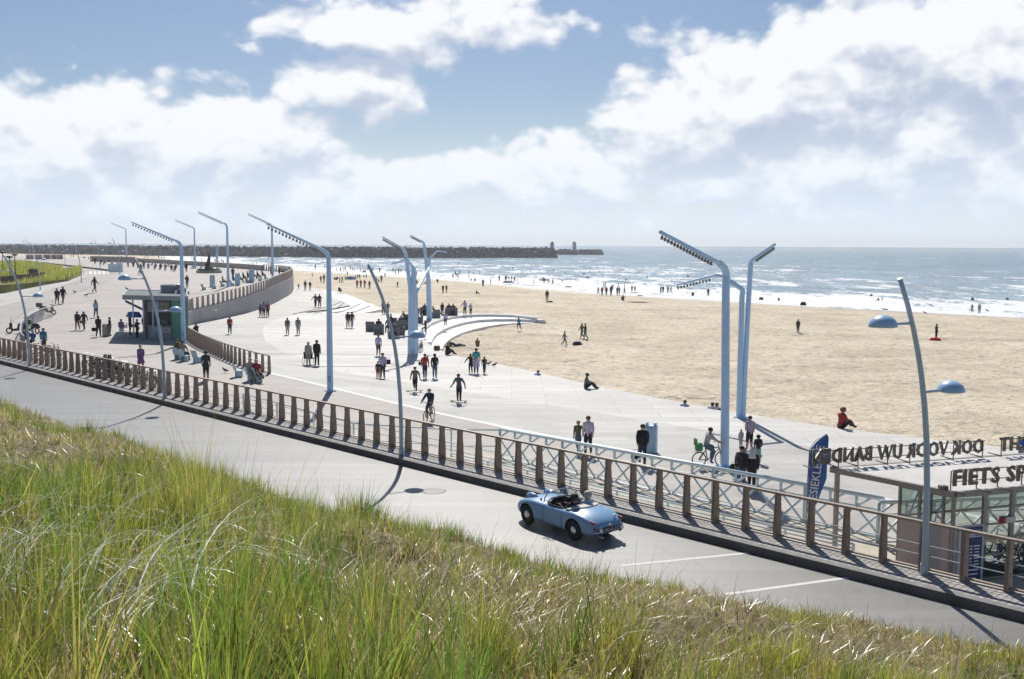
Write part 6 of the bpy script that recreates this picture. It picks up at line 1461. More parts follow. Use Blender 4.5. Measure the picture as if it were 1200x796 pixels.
# lounge chair sitters
for x, y, d, ps, t_, l in ((444, 391, 190, 'sit', K, 'person in black in the lounge chair nearest the leaning lamp'), (455, 389.5, 170, 'sit', K, 'person in black sitting behind the leaning lamp pole'), (460.5, 384, -90, 'sit', (.17, .04, .05), 'person in dark red in a lounge chair'), (470, 386, 180, 'sit', GR, 'person in grey sitting in the middle lounge chair'),
    (462.5, 396.5, 180, 'sit', GR, 'person in grey in the front lounge chair'), (476.5, 379, -60, 'recline', BR, 'person in brown reclining beside the branching mast'), (497.5, 369.6, 180, 'sit', (.09, .07, .10), 'person sitting in the far lounge chair left of the rear mast'),
    (511.3, 372, -90, 'recline', K, 'person in black leaning back right of the rear mast'), (526, 369.5, 180, 'sit', K, 'person in black in the second chair from the right at the far edge'), (531, 369.8, 180, 'sit', (.10, .08, .07), 'person in the rightmost far lounge chair')):
    person(x, y, 11, ps, d, t_, K, l, 'b' if t_ == BR else 'd', 'short', 'L', scale=1.2)
person(518.3, 369.3, 14.5, 'stand', 0, K, K, 'person in black standing among the far lounge chairs', 'd', 'short', 'L'); person(489.2, 374.5, 15.5, 'stand', 0, K, K, 'person in black half hidden behind the branching mast', 'd', 'short', 'L')
# ---- path between railing and mid railing
person(241.7, 446, 35, 'stand', 5, (.045, .055, .085), K, 'man in a navy shirt and dark shorts standing near the benches', 'd', 'short', 'U', sleeves=False, shorts=True)
person(165.5, 434, 29.5, 'walk2', 180, PU, RD, 'woman in a purple dress coat, pale hat and red tights', 'b', 'hat', 'U', skirt=(.22, .10, .26))
for x, y, d, t_, bt, hr, l, ps in ((210, 420.5, 230, (.18, .10, .05), K, 'b', 'person with brown hair seated behind the man in beige', 'sit'), (216, 422.5, 230, (.36, .28, .18), K, 'd', 'man in a beige jacket seated sideways on a pale blue seat', 'sit'), (294.5, 446.5, 210, (.50, .42, .34), BE, 'g', 'elderly woman in beige seated at the end of the short railing', 'sit'), (302.5, 447.2, 210, RD, BR, 'g', 'elderly man in a red jacket reclining with his legs stretched out', 'recline')):
    person(x, y, 20, ps, d, t_, bt, l, hr, 'short', 'U', scale=1.05)
person(111, 343, 18.5, 'walk', -30, K, (.06, .05, .05), 'skater dressed in black with bare shins leaning forward', 'd', 'short', 'U', shorts=True)
person(112.5, 372, 20, 'walk2', 0, (.32, .50, .70), NV, 'man in a light blue T-shirt carrying a child on his shoulders', 'd', 'short', 'U', sleeves=False)
q = GT(112.5, 372, zU); person(0, 0, 8, 'ground', 0, (.45, .05, .08), RD, 'small child in red riding on the shoulders of the man in light blue', 'b', 'short', at=q+Vector((0, -.05, 1.42)), scale=.55)
person(67, 357, 19, 'walk2', 0, K, K, 'left of two walkers in black near the drive lane', 'b', 'short', 'U', shorts=True); person(74, 356, 20, 'walk', 0, K, GR, 'right of two walkers in black near the drive lane, coat over arm', 'b', 'short', 'U', coat=(.03, .03, .035))
person(91, 387, 22, 'walk2', 180, (.05, .05, .06), (.26, .22, .15), 'man in an open dark jacket over a pale shirt with khaki trousers', 'b', 'short', 'U', coat=(.04, .04, .05)); person(98.7, 387, 22, 'walk', 180, K, GR, 'woman in black with grey trousers and a green shoulder bag', 'b', 'long', 'U'); bag(96, 381.5, 'U', .5, OL, 'green shoulder bag of the woman in black', .3)
person(115.6, 394.8, 24.5, 'walk2', 0, K, K, 'man in black carrying a black shopping bag', 'd', 'short', 'U', sleeves=False); bag(110.5, 393, 'U', .55, K, 'black shopping bag carried by the man in black', .55)
person(129, 393.8, 22, 'stand2', -60, K, JE, 'person in dark top and long blue skirt leaning on the beige bin', 'd', 'bun', 'U')
person(142.3, 396, 22, 'walk2', 0, PU, W_, 'woman in a purple jacket and white trousers with a white shoulder bag', 'b', 'short', 'U'); bag(147, 387, 'U', .5, W_, 'white shoulder bag of the woman in purple', .3)
person(152.7, 392.5, 25, 'stand', -70, (.14, .03, .035), K, 'tall person in dark red waiting at the green kiosk', 'd', 'short', 'U'); person(161, 396, 22, 'stand', -40, K, K, 'person in black waiting at the green kiosk', 'b', 'short', 'U'); person(170, 393, 24, 'stand', -10, (.10, .14, .24), K, 'person in blue leaning at the kiosk counter behind the lamp pole', 'd', 'short', 'U'); person(174, 394, 20, 'stand2', 30, (.16, .12, .10), K, 'person in brown at the kiosk counter', 'd', 'short', 'U')
p = GT(156, 389, zU); b = MB(); b.tube([(-.35, 0, .55), (.1, 0, .55), (.35, 0, .52)], [.13, .15, .12], 8)
for x, y in ((-.3, .07), (-.3, -.07), (.28, .07), (.28, -.07)): b.tube([(x, y, .5), (x, y, .28), (x+.03, y, .02)], [.05, .035, .03], 6)
b.tube([(.3, 0, .58), (.45, 0, .72), (.58, 0, .74), (.68, 0, .70)], [.09, .075, .07, .04], 7); b.tube([(-.35, 0, .6), (-.5, 0, .72), (-.58, 0, .85)], [.035, .025, .015], 5)
b.build('dog', [cmat((.04, .035, .03))], loc=p, rz=R(15), label='dark dog between the people waiting at the green kiosk', cat='dog')
person(31, 404, 14, 'sit', 200, PU, GR, 'person in purple sitting on the curved steel fence', 'd', 'short', 'U', scale=1.0); person(37.5, 407, 14, 'sit', 180, BL_, K, 'person with a straw hat in bright blue at the curved steel fence', 'y', 'hat', 'U', scale=1.0); person(51.5, 412, 15, 'stand', 0, (.05, .20, .36), K, 'person in a turquoise blue jacket standing by the parked bicycles', 'b', 'short', 'U', scale=1.0)
person(219.3, 337.3, 15, 'stand2', 0, K, (.16, .17, .2), 'man in a black T-shirt and grey jeans near the seat behind the kiosk roof', 'd', 'short', 'U', sleeves=False); person(218.5, 319, 10.5, 'stand', 0, K, K, 'person in black standing by the first mast lamp on the upper terrace', 'd', 'short', 'U'); person(273, 326.5, 13, 'stand', 0, (.12, .08, .06), (.12, .08, .06), 'person in brown standing right of the second mast lamp', 'b', 'short', 'U')
for k, (x, y, t_, l) in enumerate(((262.5, 334.8, YE, 'person in a yellow top seated in the terrace row'), (274.5, 332.5, BL_, 'person in blue seated right of the second mast lamp'), (281.5, 331.5, K, 'person in black seated leaning forward in the terrace row'), (286.5, 330, K, 'person in black seated with legs out in the terrace row'), (291.5, 328.5, (.2, .1, .1), 'person in dark red in the terrace row'), (297.5, 327.5, NV, 'person in navy seated in the crowded part of the terrace row'), (303, 328, K, 'person in black at the right end of the terrace row'), (308.5, 326.5, (.16, .12, .1), 'last person in brown at the right end of the terrace row'))):
    person(x, y, 9, 'sit', -60, t_, K, l, 'd', 'short', 'U', scale=1.15)
for k, (x, y, t_, l) in enumerate(((327.5, 323.5, NV, 'dark figure leaning on the rounded end of the terrace railing'), (331.5, 322.5, LI, 'person in lilac leaning on the rounded end of the terrace railing'), (317.5, 321.5, (.2, .17, .13), 'person in brown near the slender mast lamp'))): person(x, y, 10.5, 'stand2', -40, t_, K, l, 'd', 'short', 'U')
for k in range(16):
    x = 112+k*6.3+random.uniform(-1.5, 1.5); y = 309.5+k*.62; t_ = random.choice([K, NV, LB, RD, GR, W_, BR])
    person(x, y, 6, random.choice(['sit', 'sit', 'stand']), random.choice([150, 180, -160, 10]), t_, K, 'one of the tiny people gathered along the seaward parapet of the upper terrace', sf='U', group='people along the far parapet', scale=1.15)
# ---- beach people: px, py(feet), height px, pose, top, bottom, label or None for the anonymous groups
BP = [(641, 354.3, 14.5, 'stand', K, BE, 'man in black top and beige trousers standing alone on the sand'), (935, 390.3, 16, 'stand', K, (.05, .04, .05), 'person in black standing alone on the sand right of the masts'),
 (1097, 398, 18.5, 'stand', K, K, 'man in black standing over a red object on the sand'), (682, 397.5, 18.5, 'walk', OL, OL, 'person in olive walking with another, left of the pair on the sand'), (686, 398.2, 19.2, 'walk2', K, GR, 'person in dark top and grey trousers, right of the walking pair on the sand'),
 (661.5, 405, 17, 'walk', (.12, .12, .17), GR, 'boy in slate walking on the sand above the dark bag'), (701, 345.2, 9.5, 'walk', K, K, 'dark figure striding at the left end of the standing group near the water'), (705.5, 346.7, 10.5, 'stand', (.12, .05, .06), JE, 'person in maroon and jeans in the standing group near the water'),
 (710.5, 346.7, 11, 'stand', RD, JE, 'person in red and jeans in the standing group near the water'), (716, 346.7, 12, 'stand', (.06, .07, .2), K, 'person in blue and black in the standing group near the water'), (723.5, 346.7, 10.8, 'stand', OL, GR, 'left of two people in olive in the standing group'), (726, 346.7, 10.8, 'stand2', OL, K, 'right of two people in olive in the standing group'),
 (731.7, 345.2, 8.5, 'walk', (.04, .16, .12), K, 'person in dark green in the standing group near the water'), (707.5, 338.5, 8, 'walk2', LB, GR, 'pale blue figure at the back of the group near the water'), (709.5, 337.5, 7.5, 'stand', K, GR, 'grey figure at the back of the group near the water'), (718, 340, 7, 'stand', (.4, .1, .2), K, 'pinkish figure behind the group near the water'), (724.6, 338, 7, 'stand', BL_, BL_, 'bright blue figure wading behind the group'), (731.6, 338, 6, 'stand', (.12, .1, .3), K, 'violet figure wading behind the group'),
 (730, 352.2, 6.5, 'ground', BR, K, 'brown figure kneeling in front of the group near the water'), (740.5, 342, 7.5, 'stand', K, K, 'left of a pair right of the group near the water'), (744, 342, 7, 'stand2', (.2, .15, .17), K, 'right of a pair beside the group near the water'),
 (519.2, 343.6, 9.8, 'stand', K, K, 'person in black on the sand beside one in red trousers'), (523.2, 342.7, 9, 'stand', GR, (.5, .08, .08), 'person in red trousers on the sand'), (466, 337.5, 8, 'walk', K, (.08, .2, .08), 'dark figure with green shorts on the sand'), (558, 344.7, 5, 'ground', GR, K, 'grey figure sitting alone on the sand above the steps'),
 (418.5, 337.5, 10, 'stand', (.42, .05, .06), JE, 'leftmost of three people in red tops on the beach'), (422.8, 337.5, 10, 'stand', (.42, .06, .06), JE, 'middle of three people in red tops on the beach'), (427.4, 337.5, 10, 'stand2', (.40, .05, .1), JE, 'rightmost of three people in red tops on the beach'), (433, 338.8, 10, 'stand', BR, GR, 'person in brown by the leaning lamp top on the beach'),
 (376, 331, 8, 'stand', (.2, .17, .13), K, 'short brown figure left of the crowd on the beach'), (379.7, 331.5, 11, 'stand', OL, BE, 'olive figure with bare legs on the beach left of the mast lamp'), (366, 325, 5, 'stand', (.45, .42, .4), (.45, .42, .4), 'pale figure far left on the beach'), (398, 331.7, 7.5, 'stand', GR, K, 'left of two grey figures right of the near mast lamp'), (401, 332, 8.5, 'walk', GR, K, 'right of two grey figures right of the near mast lamp'),
 (407.2, 322.8, 5, 'stand', K, K, 'lone dark figure above the blue windbreaks'), (441.8, 330, 6.5, 'ground', RD, K, 'red figure sitting right of the leaning lamp top'), (447, 331, 9, 'stand', GR, K, 'grey figure standing beside the sitting one in red'), (451.2, 325.3, 5.5, 'stand', OL, K, 'olive figure near the waterline left of the masts'),
 (488.2, 332.8, 7, 'ground', K, K, 'dark figure sitting between the branching masts'), (500.3, 333.3, 5, 'ground', BR, K, 'brown figure sitting left of the rear mast'), (512.6, 330.8, 4, 'ground', K, K, 'dark figure sitting on a towel right of the rear mast'), (566, 336.2, 9, 'stand', NV, NV, 'navy figure on wet sand, left of a pair'), (575, 334.3, 7.5, 'stand', NV, GR, 'navy figure on wet sand, right of a pair'), (812, 346.8, 5, 'ground', K, K, 'dark figure sitting by the waterline under the low mast arm'), (829.8, 347.3, 9.5, 'stand', K, K, 'person in black standing by the waterline left of the nearest mast'),
 (1139, 366.8, 10.5, 'walk', GR, K, 'left of two people walking in the shallows at the right'), (1147.5, 367.8, 12, 'stand', LB, (.4, .3, .25), 'right of two people walking in the shallows, in pale blue')]
for i, (x, y, h, ps, t_, bt, l) in enumerate(BP):
    person(x, y, h, ps, random.choice([0, 20, -20, 160, 180, 90, -90]) if ps != 'walk' else random.choice([90, -90, 120]), t_, bt, l, random.choice('ddb'), 'short', 'S')
# anonymous small figures
AN = [(369.5, 316.5, 7, 0), (380.7, 314.5, 5, 1), (394.7, 318, 5, 0), (399, 318.5, 5, 0), (402, 318, 5.5, 0), (404.5, 318, 5.5, 0), (410.5, 317, 6, 1), (413, 317.5, 5, 1), (415.5, 318, 4.5, 1), (422.5, 319, 4, 1), (426, 319.3, 3, 2), (428, 319.3, 3, 2), (437, 318.5, 4.5, 0), (445, 320, 6.5, 0), (452.5, 318, 4, 1), (460.4, 319.4, 6.5, 0), (463.2, 322.3, 8, 0), (467, 321.5, 6.5, 0), (470, 318.5, 3, 2), (475.2, 319.5, 4, 0), (480.5, 321.3, 5, 0), (488.4, 323.8, 6.5, 0), (508, 320, 5.5, 1),
 (530.8, 326.5, 7, 0), (533.6, 322.5, 5, 0), (535.6, 325.3, 5.5, 0), (537.7, 327, 6.5, 0), (538.6, 321.5, 4.5, 1), (549.6, 327, 7, 1), (549.5, 321.5, 4.5, 1), (552, 329.3, 3, 2), (556.5, 329.5, 3.5, 2), (585, 329.8, 7, 0), (592.5, 330, 7, 0), (594, 329, 7.5, 0), (596.5, 329.3, 6, 0), (599.7, 329.5, 6.5, 0), (603, 330.5, 6.5, 1), (606.4, 330.8, 5, 1), (562, 321.3, 4.5, 1), (625.5, 332.8, 5.5, 1), (620.6, 324, 3.5, 1), (624, 324, 3.5, 1), (643, 332.8, 7, 1), (647.6, 334.3, 7.5, 0), (659, 331.8, 4.5, 1), (684, 324, 3.5, 1),
 (774.3, 343.8, 9, 0), (777, 344, 9, 0), (782.6, 344, 9, 0), (786.2, 344, 9, 1), (790.6, 335.5, 4, 1), (912.3, 352.6, 4, 2), (1033.5, 353.3, 5.5, 1), (1030, 352.5, 4, 2),
 (392, 328, 3.5, 2), (394.5, 328, 3.5, 2), (396, 327.5, 3.5, 2), (417, 327.5, 5, 0), (419.3, 327, 5.5, 0), (421.5, 327.3, 6, 0), (426.3, 327, 5, 1), (429.3, 326, 5, 0), (443.8, 330.3, 3, 2), (349, 314, 4, 0), (360.8, 315.5, 3.5, 1), (431, 317, 4, 1), (456, 316, 3.5, 1), (500.5, 318, 4.5, 1)]
for (x, y, h, k) in AN:
    t_ = (K, NV, GR, BR)[int(x) % 4] if k != 1 else (LB, (.3, .33, .4), (.2, .24, .32), GR)[int(x) % 4]
    person(x, y, h, 'ground' if k == 2 else random.choice(['stand', 'walk', 'walk2', 'stand2']), random.choice([0, 90, -90, 180, 45]), t_, random.choice([K, NV, GR]), 'one of the tiny bathers or strollers scattered along the waterline of the busy beach', sf='S' if k != 1 else 'W', group='tiny people along the waterline')
for (x, y) in ((463.5, 306.5), (514, 307), (521, 309), (528, 309.8), (513.5, 311.5), (542, 312.5), (538, 308), (555, 310), (632.6, 317), (648.6, 316), (662, 318.5), (613, 319), (601, 314), (567, 308), (575.5, 308), (641, 317.3), (684.5, 320.5), (691, 318.5), (702.5, 318.5), (687.5, 325), (689.5, 325.8), (733.6, 327.5), (758.5, 324.8), (806, 323.5), (1021, 346.5), (1139.5, 350.5), (1180.5, 351), (345.5, 305), (377, 307), (385, 309), (436.5, 308), (432, 312), (408, 308), (446.5, 306), (534, 322), (466.5, 308)):
    person(x, y+1.0, 4, 'stand', 0, K, K, 'one of the swimmers and surfers standing waist deep in the surf', at=G(x, y+1.0, ZW)+Vector((0, 0, -1.25)), group='swimmers in the surf', scale=1.1)
# far beach strollers on the left, beyond the terrace
for (x, y, h) in ((83.3, 301.5, 4), (86, 301.5, 4), (104, 305.5, 5), (108, 305.8, 5.5), (139, 303.8, 4), (142.5, 303.8, 4), (170, 302.5, 4), (173, 302.5, 4), (186, 303.5, 5), (189.5, 303.5, 5), (192.5, 303.5, 5), (211.5, 301.5, 3.5), (225, 305.5, 4.5), (227, 305.5, 4), (236.5, 307, 4.5), (252, 308, 5), (259.5, 307.5, 5), (261.5, 309.5, 6), (257.5, 309.5, 3.5), (270, 309.5, 3), (293, 312, 3.5), (296.5, 312.8, 5.5), (301, 310, 4), (312, 315, 4), (314.5, 311.8, 5), (317.5, 311.8, 5), (315, 304, 4)):
    person(x, y, h, random.choice(['stand', 'walk', 'stand2']), random.choice([0, 90, -90]), random.choice([K, NV, GR, LB]), K, 'one of the tiny strollers on the far left beach behind the terrace', sf='S', group='tiny strollers on the far left beach')
# people on the breakwater crest
for (x, y) in ((29, 288.4), (32.5, 288.2), (51, 288.3), (53.5, 288.2), (57.5, 288.2), (65.5, 288.2), (348, 289.6), (366, 289.7), (404, 289.8), (453, 290), (512, 290.4), (566, 290.8), (589, 291), (605.5, 291.6), (627.5, 292)):
    q = G(x, y, 4.6); person(x, y, 3, 'stand', 0, K, K, 'one of the tiny anglers standing on top of the long breakwater', at=q, group='anglers on the breakwater', scale=1.3)
# ---- things on the sand
def flatthing(nm, px, py, L_, w_, h_, col, lab, cat, deg=0, sf='S'):
    b = MB(); 
    pts = [(L_*.5*math.cos(a)*(1 if abs(math.cos(a)) < .9 else 1.05), w_*.5*math.sin(a)) for a in np.linspace(0, 2*math.pi, 14, endpoint=False)]
    b.prism(pts, 0, h_*.6); b.prism([(x*.75, y*.7) for x, y in pts], h_*.6, h_); b.build(nm, [cmat(col)], loc=GT(px, py, SURF[sf]), rz=R(deg), label=lab, cat=cat)
flatthing('kite', 746.5, 354.6, 3.6, .5, .14, (.5, .12, .05), 'long flat red and orange board lying on the sand near the standing group', 'board')
flatthing('kite', 750, 347, 1.2, .5, .15, K, 'small dark board lying on the sand right of the standing group', 'board'); flatthing('beach_mat', 743, 343.3, 2.0, .8, .1, (.35, .1, .1), 'reddish mat under the pair right of the standing group', 'mat')
flatthing('rubber_ring', 1096, 399, 1.2, .8, .28, (.6, .03, .03), 'bright red object at the feet of the man in black on the sand', 'bag'); flatthing('beach_bag', 1025, 384, 1.3, .6, .3, (.10, .14, .09), 'dark and green bag lying on the sand under the lamp head', 'bag')
flatthing('backpack', 676.5, 404.5, .9, .5, .35, NV, 'dark bag lying on the sand between the boy and the walking pair', 'bag'); flatthing('backpack', 645, 354.8, .9, .4, .3, K, 'dark bag beside the man in beige trousers on the sand', 'bag')
flatthing('backpack', 892, 351.5, .8, .5, .5, K, 'dark bundle at the waterline right of the masts', 'bag'); flatthing('backpack', 941.3, 358, 1.0, .6, .6, K, 'dark bundle at the waterline above the lone person in black', 'bag')
flatthing('dinghy', 595.5, 331.5, 2.8, 1.3, .45, (.12, .15, .28), 'dark blue inflatable boat among the people at the waterline', 'boat'); flatthing('surfboard', 799, 334, 3.2, .7, .3, (.1, .2, .35), 'blue surfboard in the shallows left of the nearest mast', 'surfboard', sf='W'); flatthing('bodyboard', 666, 336.8, 1.6, .6, .25, NV, 'dark board on wet sand left of the standing group', 'board')
for k, (x, l) in enumerate(((406.5, 'white part of the row of windbreaks on the beach'), (410.5, 'bright blue windbreak in the row on the beach'), (414.5, 'pale blue windbreak at the right of the row on the beach'))):
    r_ = empty('windbreak', GT(x, 328, ZS), R(10), label=l, cat='windbreak'); c = [(.6, .62, .66), (.12, .3, .62), (.35, .48, .66)][k]
    b = MB(); b.box((0, 0, .5), (1.2, .03, .9)); b.build('canvas', [cmat(c)], r_)
    for xx in (-.6, .6): b = MB(); b.tube([(xx, 0, 0), (xx, 0, 1.1)], .03, 5); b.build('stake', [M_alu], r_)
r_ = empty('surfboard', GT(637.5, 332, ZS), R(5), label='pale surfboard carried under the arm of a person at the waterline', cat='surfboard')
b = MB(); b.plate([(-1.5, 0, .9), (-1.0, 0, .62), (0, 0, .5), (1.0, 0, .62), (1.3, 0, .9), (1.0, 0, 1.15), (0, 0, 1.28), (-1.0, 0, 1.15)], .07); b.build('board', [mat('board_white', (.55, .57, .6), .4)], r_)
person(637.5, 332.3, 7, 'stand', 20, K, K, 'person in a black wetsuit carrying a pale surfboard at the waterline', sf='S')
# stroller
p = GT(398.5, 345, zL); r_ = empty('stroller', p, R(30), 1.1, label='dark stroller at the edge of the ramp right of the near mast lamp', cat='stroller')
b = MB(); b.box((0, 0, .65), (.45, .7, .35), bev=.08); b.box((0, .3, .95), (.45, .3, .35), bev=.1); b.build('seat', [cmat(K)], r_)
for x, y in ((-.25, -.35), (.25, -.35), (-.25, .35), (.25, .35)): b = MB(); b.torus((x, y, .13), .11, .025, 'X', 12, 5); b.build('wheel', [mat('tyre_rubber', (.025,)*3, .85)], r_)
b = MB(); b.tube([(0, -.3, .2), (0, .3, .6), (0, .7, 1.05)], .03, 5); b.build('handle', [M_alu], r_)
# ---- parked bicycles, scooters
for k, (x, y, d, ln) in enumerate(((84, 441.5, 50, 5), (88, 443, 48, -4), (92.5, 444.5, 52, 6), (97, 446, 47, -6), (101.5, 447.5, 50, 4), (106, 449, 52, 6), (111, 450.5, 46, -5), (117, 452.5, 50, 5), (134, 456, 50, -5), (139, 458, 47, 5), (145, 460, 52, 6), (151, 462, 50, -4), (157, 464, 45, 5), (80, 440, 48, 3), (90, 444, 55, -8), (99, 447, 44, 8), (104, 448.5, 53, -6), (114, 451.5, 47, 7))):
    p = GT(x, y-4, zU); p = Vector((p.x, p.y, p.z)); c = p.x+p.y
    if c < 35.6: p += ND*((35.7-c)/1.414)
    p.z = zU(p.x, p.y); bike(p, d, 'one of the dark bicycles parked in a row behind the left railing', 'bicycles parked behind the railing', 1.0, ln)
for (x, y, d, l) in ((44, 416, -80, 'silver bicycle leaning near the hatted person in blue'), (57, 420, -70, 'silver bicycle parked right of the person in the turquoise jacket'), (62.5, 421, -95, 'second silver bicycle at the right of the group by the curved fence')): bike(GT(x, y, zU), d, l)
bike(GT(489.5, 411.5, zL), 10, 'left of two dark bicycles standing at the foot of the branching mast'); bike(GT(493.5, 412, zL), -5, 'right of two dark bicycles standing at the foot of the branching mast')
for k, (d, a, l) in enumerate(((2.4, 60, 'bicycle parked inside the glass kiosk nearest the sign board'), (3.1, 75, 'bicycle parked inside the glass kiosk, second from the sign board'), (3.9, 65, 'bicycle parked inside the glass kiosk, third from the sign board'), (4.7, 80, 'bicycle parked inside the glass kiosk near the right edge'))):
    q = fp(d)+ev*.1+lv*.95; bike(Vector((q.x, q.y, -1.07)), a, l)
def scooter(px, py, deg, lab, box=False):
    r_ = empty('scooter', GT(px, py, zU), R(deg), 1.1, label=lab, cat='scooter'); bk = mat('scooter_black', (.03, .032, .036), .35, coat=.4)
    for y in (-.6, .62): b = MB(); b.torus((0, y, .25), .20, .055, 'X', 18, 6); b.build('wheel', [mat('tyre_rubber', (.025,)*3, .85)], r_)
    b = MB(); b.tube([(0, -.85, .55), (0, -.55, .66), (0, -.15, .55), (0, -.05, .33), (0, .35, .30), (0, .5, .5), (0, .46, .85)], [.10, .19, .18, .12, .12, .13, .12], 10); b.build('body', [bk], r_)
    b = MB(); b.tube([(0, -.75, .76), (0, -.4, .80), (0, -.05, .76)], [.08, .14, .08], 8, flat=.5); b.build('saddle', [mat('saddle_black', (.02,)*3, .7)], r_)
    b = MB(); b.tube([(-.32, .36, 1.0), (0, .44, 1.02), (.32, .36, 1.0)], .02, 6); b.tube([(0, .62, .3), (0, .44, 1.02)], .03, 6); b.build('handlebar', [bk], r_)
    b = MB(); b.tube([(-.28, .38, 1.0), (-.34, .34, 1.25)], .01, 4); b.box((-.35, .34, 1.28), (.12, .02, .08)); b.build('mirror', [bk], r_)
    if box: b = MB(); b.box((0, -.85, .95), (.45, .45, .42), bev=.04); b.build('top_box', [bk], r_)
scooter(56, 369, -95, 'black scooter with a top box parked across the end of the curved fence', True); scooter(37, 391, 70, 'black moped with a round front wheel parked inside the curved fence'); scooter(20.5, 391, 100, 'black moped with a top box at the outer side of the curved fence', True)
# ---- birds
def bird(p, deg, lab, col, s_=1.0, fly=False, group=None):
    b = MB(); b.tube([(0, -.18, .10), (0, -.08, .12), (0, .06, .14), (0, .13, .20), (0, .17, .235), (0, .21, .235)], [.012, .05, .062, .035, .032, .01], 7)
    if fly:
        for sgn in (-1, 1): b.add([(0, -.04, .15), (0, .08, .15), (sgn*.35, .10, .26), (sgn*.75, -.06, .20), (sgn*.35, -.02, .25)], [(0, 1, 2, 4), (4, 2, 3)]); b.add([(0, -.04, .142), (0, .08, .142), (sgn*.35, .10, .252), (sgn*.75, -.06, .192), (sgn*.35, -.02, .242)], [(4, 2, 1, 0), (3, 2, 4)])
    else:
        for x in (-.02, .02): b.tube([(x, 0, .09), (x, .01, 0)], .006, 4)
    b.build('gull' if fly else 'pigeon', [cmat(col)], loc=p, rz=R(deg), label=lab, cat='bird', group=group).scale = (s_,)*3
bird(GT(101, 347.5, zU), -60, 'dark pigeon on the promenade right of the two walkers in black', (.06, .06, .07), 1.6); bird(GT(88, 344, zU), 80, 'grey pigeon near the drive lane edge', (.12, .12, .14), 1.6); bird(GT(264.5, 437, zU), 70, 'dark pigeon on the path left of the empty pale blue seat', (.06, .06, .07), 1.3)
bird(GT(572.5, 428.5, zL), -70, 'left pigeon at the edge of the deck right of the child', (.09, .09, .1), 1.3); bird(GT(579, 430, zL), -70, 'right pigeon at the edge of the deck right of the child', (.06, .06, .07), 1.3)
bird(GY(252.5, 364, 100)+Vector((0, 0, -.15)), 80, 'pale gull flying in front of the grey retaining wall', (.62, .62, .6), .95, True)
bird(GT(149, 340.5, lambda x, y: 3.66), 60, 'small bird perched on the corner of the green kiosk roof', (.06, .06, .07), 1.2)
for x, y in ((1035.5, 364.2), (1039, 364.4), (1084, 368.0), (1157, 365.4)): bird(GT(x, y, ZS), 80, 'small dark gull standing on the wet sand at the right', (.06, .055, .05), 1.6, group='small gulls on the wet sand at the right')
# ------------------------------------------------------------------ the small open roadster
RL = G(665.5, 632.5, -.25); FL = G(616, 614.5, -.25); RRt = G(717, 628.5, -.25)
CD = (FL-RL); ang = math.atan2(CD.y, CD.x)
ang = ang*.85+R(130)*.15
fw = Vector((math.cos(ang), math.sin(ang), 0)); lf = Vector((-fw.y, fw.x, 0))
mid = (RL+FL)/2-lf*.56+Vector((.17, 0, 0))
CAR = empty('roadster', (mid.x, mid.y, -.25), ang, 1.03, label='light blue vintage open roadster driving away with two people in it', cat='car')
M_car = mat('sky_blue_car_paint', (.20, .38, .60), .32, var=.02, scale=1, spec=.5, coat=.6)
M_chr = mat('chrome', (.78, .78, .78), .12, 1.0); M_blk = mat('black_rubber', (.02, .02, .02), .8); M_trim = mat('black_interior', (.018, .018, .02), .7); M_cream = mat('cream_cover', (.62, .60, .55), .7)
ST = [(-1.755, .30, .34, .46, .50), (-1.73, .44, .29, .52, .56), (-1.66, .555, .25, .585, .635), (-1.50, .62, .225, .665, .72), (-1.25, .655, .205, .735, .79), (-1.0, .672, .195, .765, .83), (-.75, .668, .185, .765, .84), (-.45, .655, .175, .745, .83), (-.1, .648, .17, .73, .82), (.25, .65, .17, .735, .84), (.5, .66, .17, .745, .85), (.8, .674, .175, .75, .84), (1.05, .675, .185, .735, .80), (1.3, .655, .20, .68, .735), (1.5, .60, .225, .60, .655), (1.64, .51, .26, .52, .57), (1.72, .38, .31, .44, .49), (1.745, .25, .34, .40, .43)]
V = []; NP = 22
for (x, w_, z0, zs, zt) in ST:
    half = [(0, z0), (w_*.55, z0), (w_*.86, z0+.01), (w_*.965, z0+.06), (w_*.995, z0+.16), (w_, z0+(zs-z0)*.55), (w_*.985, zs-.09), (w_*.94, zs-.025), (w_*.84, zs+.005), (w_*.66, zs+(zt-zs)*.30), (w_*.36, zs+(zt-zs)*.84), (0, zt)]
    ring = half+[(-y, z) for y, z in half[-2:0:-1]]
    V += [(x, y, z) for y, z in ring]
NP = len(ring); F = [(i*NP+k, (i+1)*NP+k, (i+1)*NP+(k+1) % NP, i*NP+(k+1) % NP) for i in range(len(ST)-1) for k in range(NP)]
F += [tuple(range(NP)), tuple((len(ST)-1)*NP+k for k in range(NP-1, -1, -1))]
me = bpy.data.meshes.new('body'); me.from_pydata(V, [], F); me.update()
bm = bmesh.new(); bm.from_mesh(me); bmesh.ops.recalc_face_normals(bm, faces=bm.faces)
if bm.calc_volume(signed=True) < 0: bmesh.ops.reverse_faces(bm, faces=bm.faces)
bm.to_mesh(me); bm.free()
bo_ = bpy.data.objects.new('body', me); COL.objects.link(bo_)
sb = bo_.modifiers.new('s', 'SUBSURF'); sb.levels = 2; sb.render_levels = 2
me2 = evaluated(bo_, 'body'); bpy.data.objects.remove(bo_); bo_ = bpy.data.objects.new('body', me2); COL.objects.link(bo_)
cut = MB()
AX = 1.0
for x in (-AX, AX+.02):
    for s in (-1, 1):
        cut.lathe([(.335, 0), (.335, .36)], (x, s*.40 if s > 0 else -.76, .285), 40, mtx=Matrix.Identity(3)) if False else None
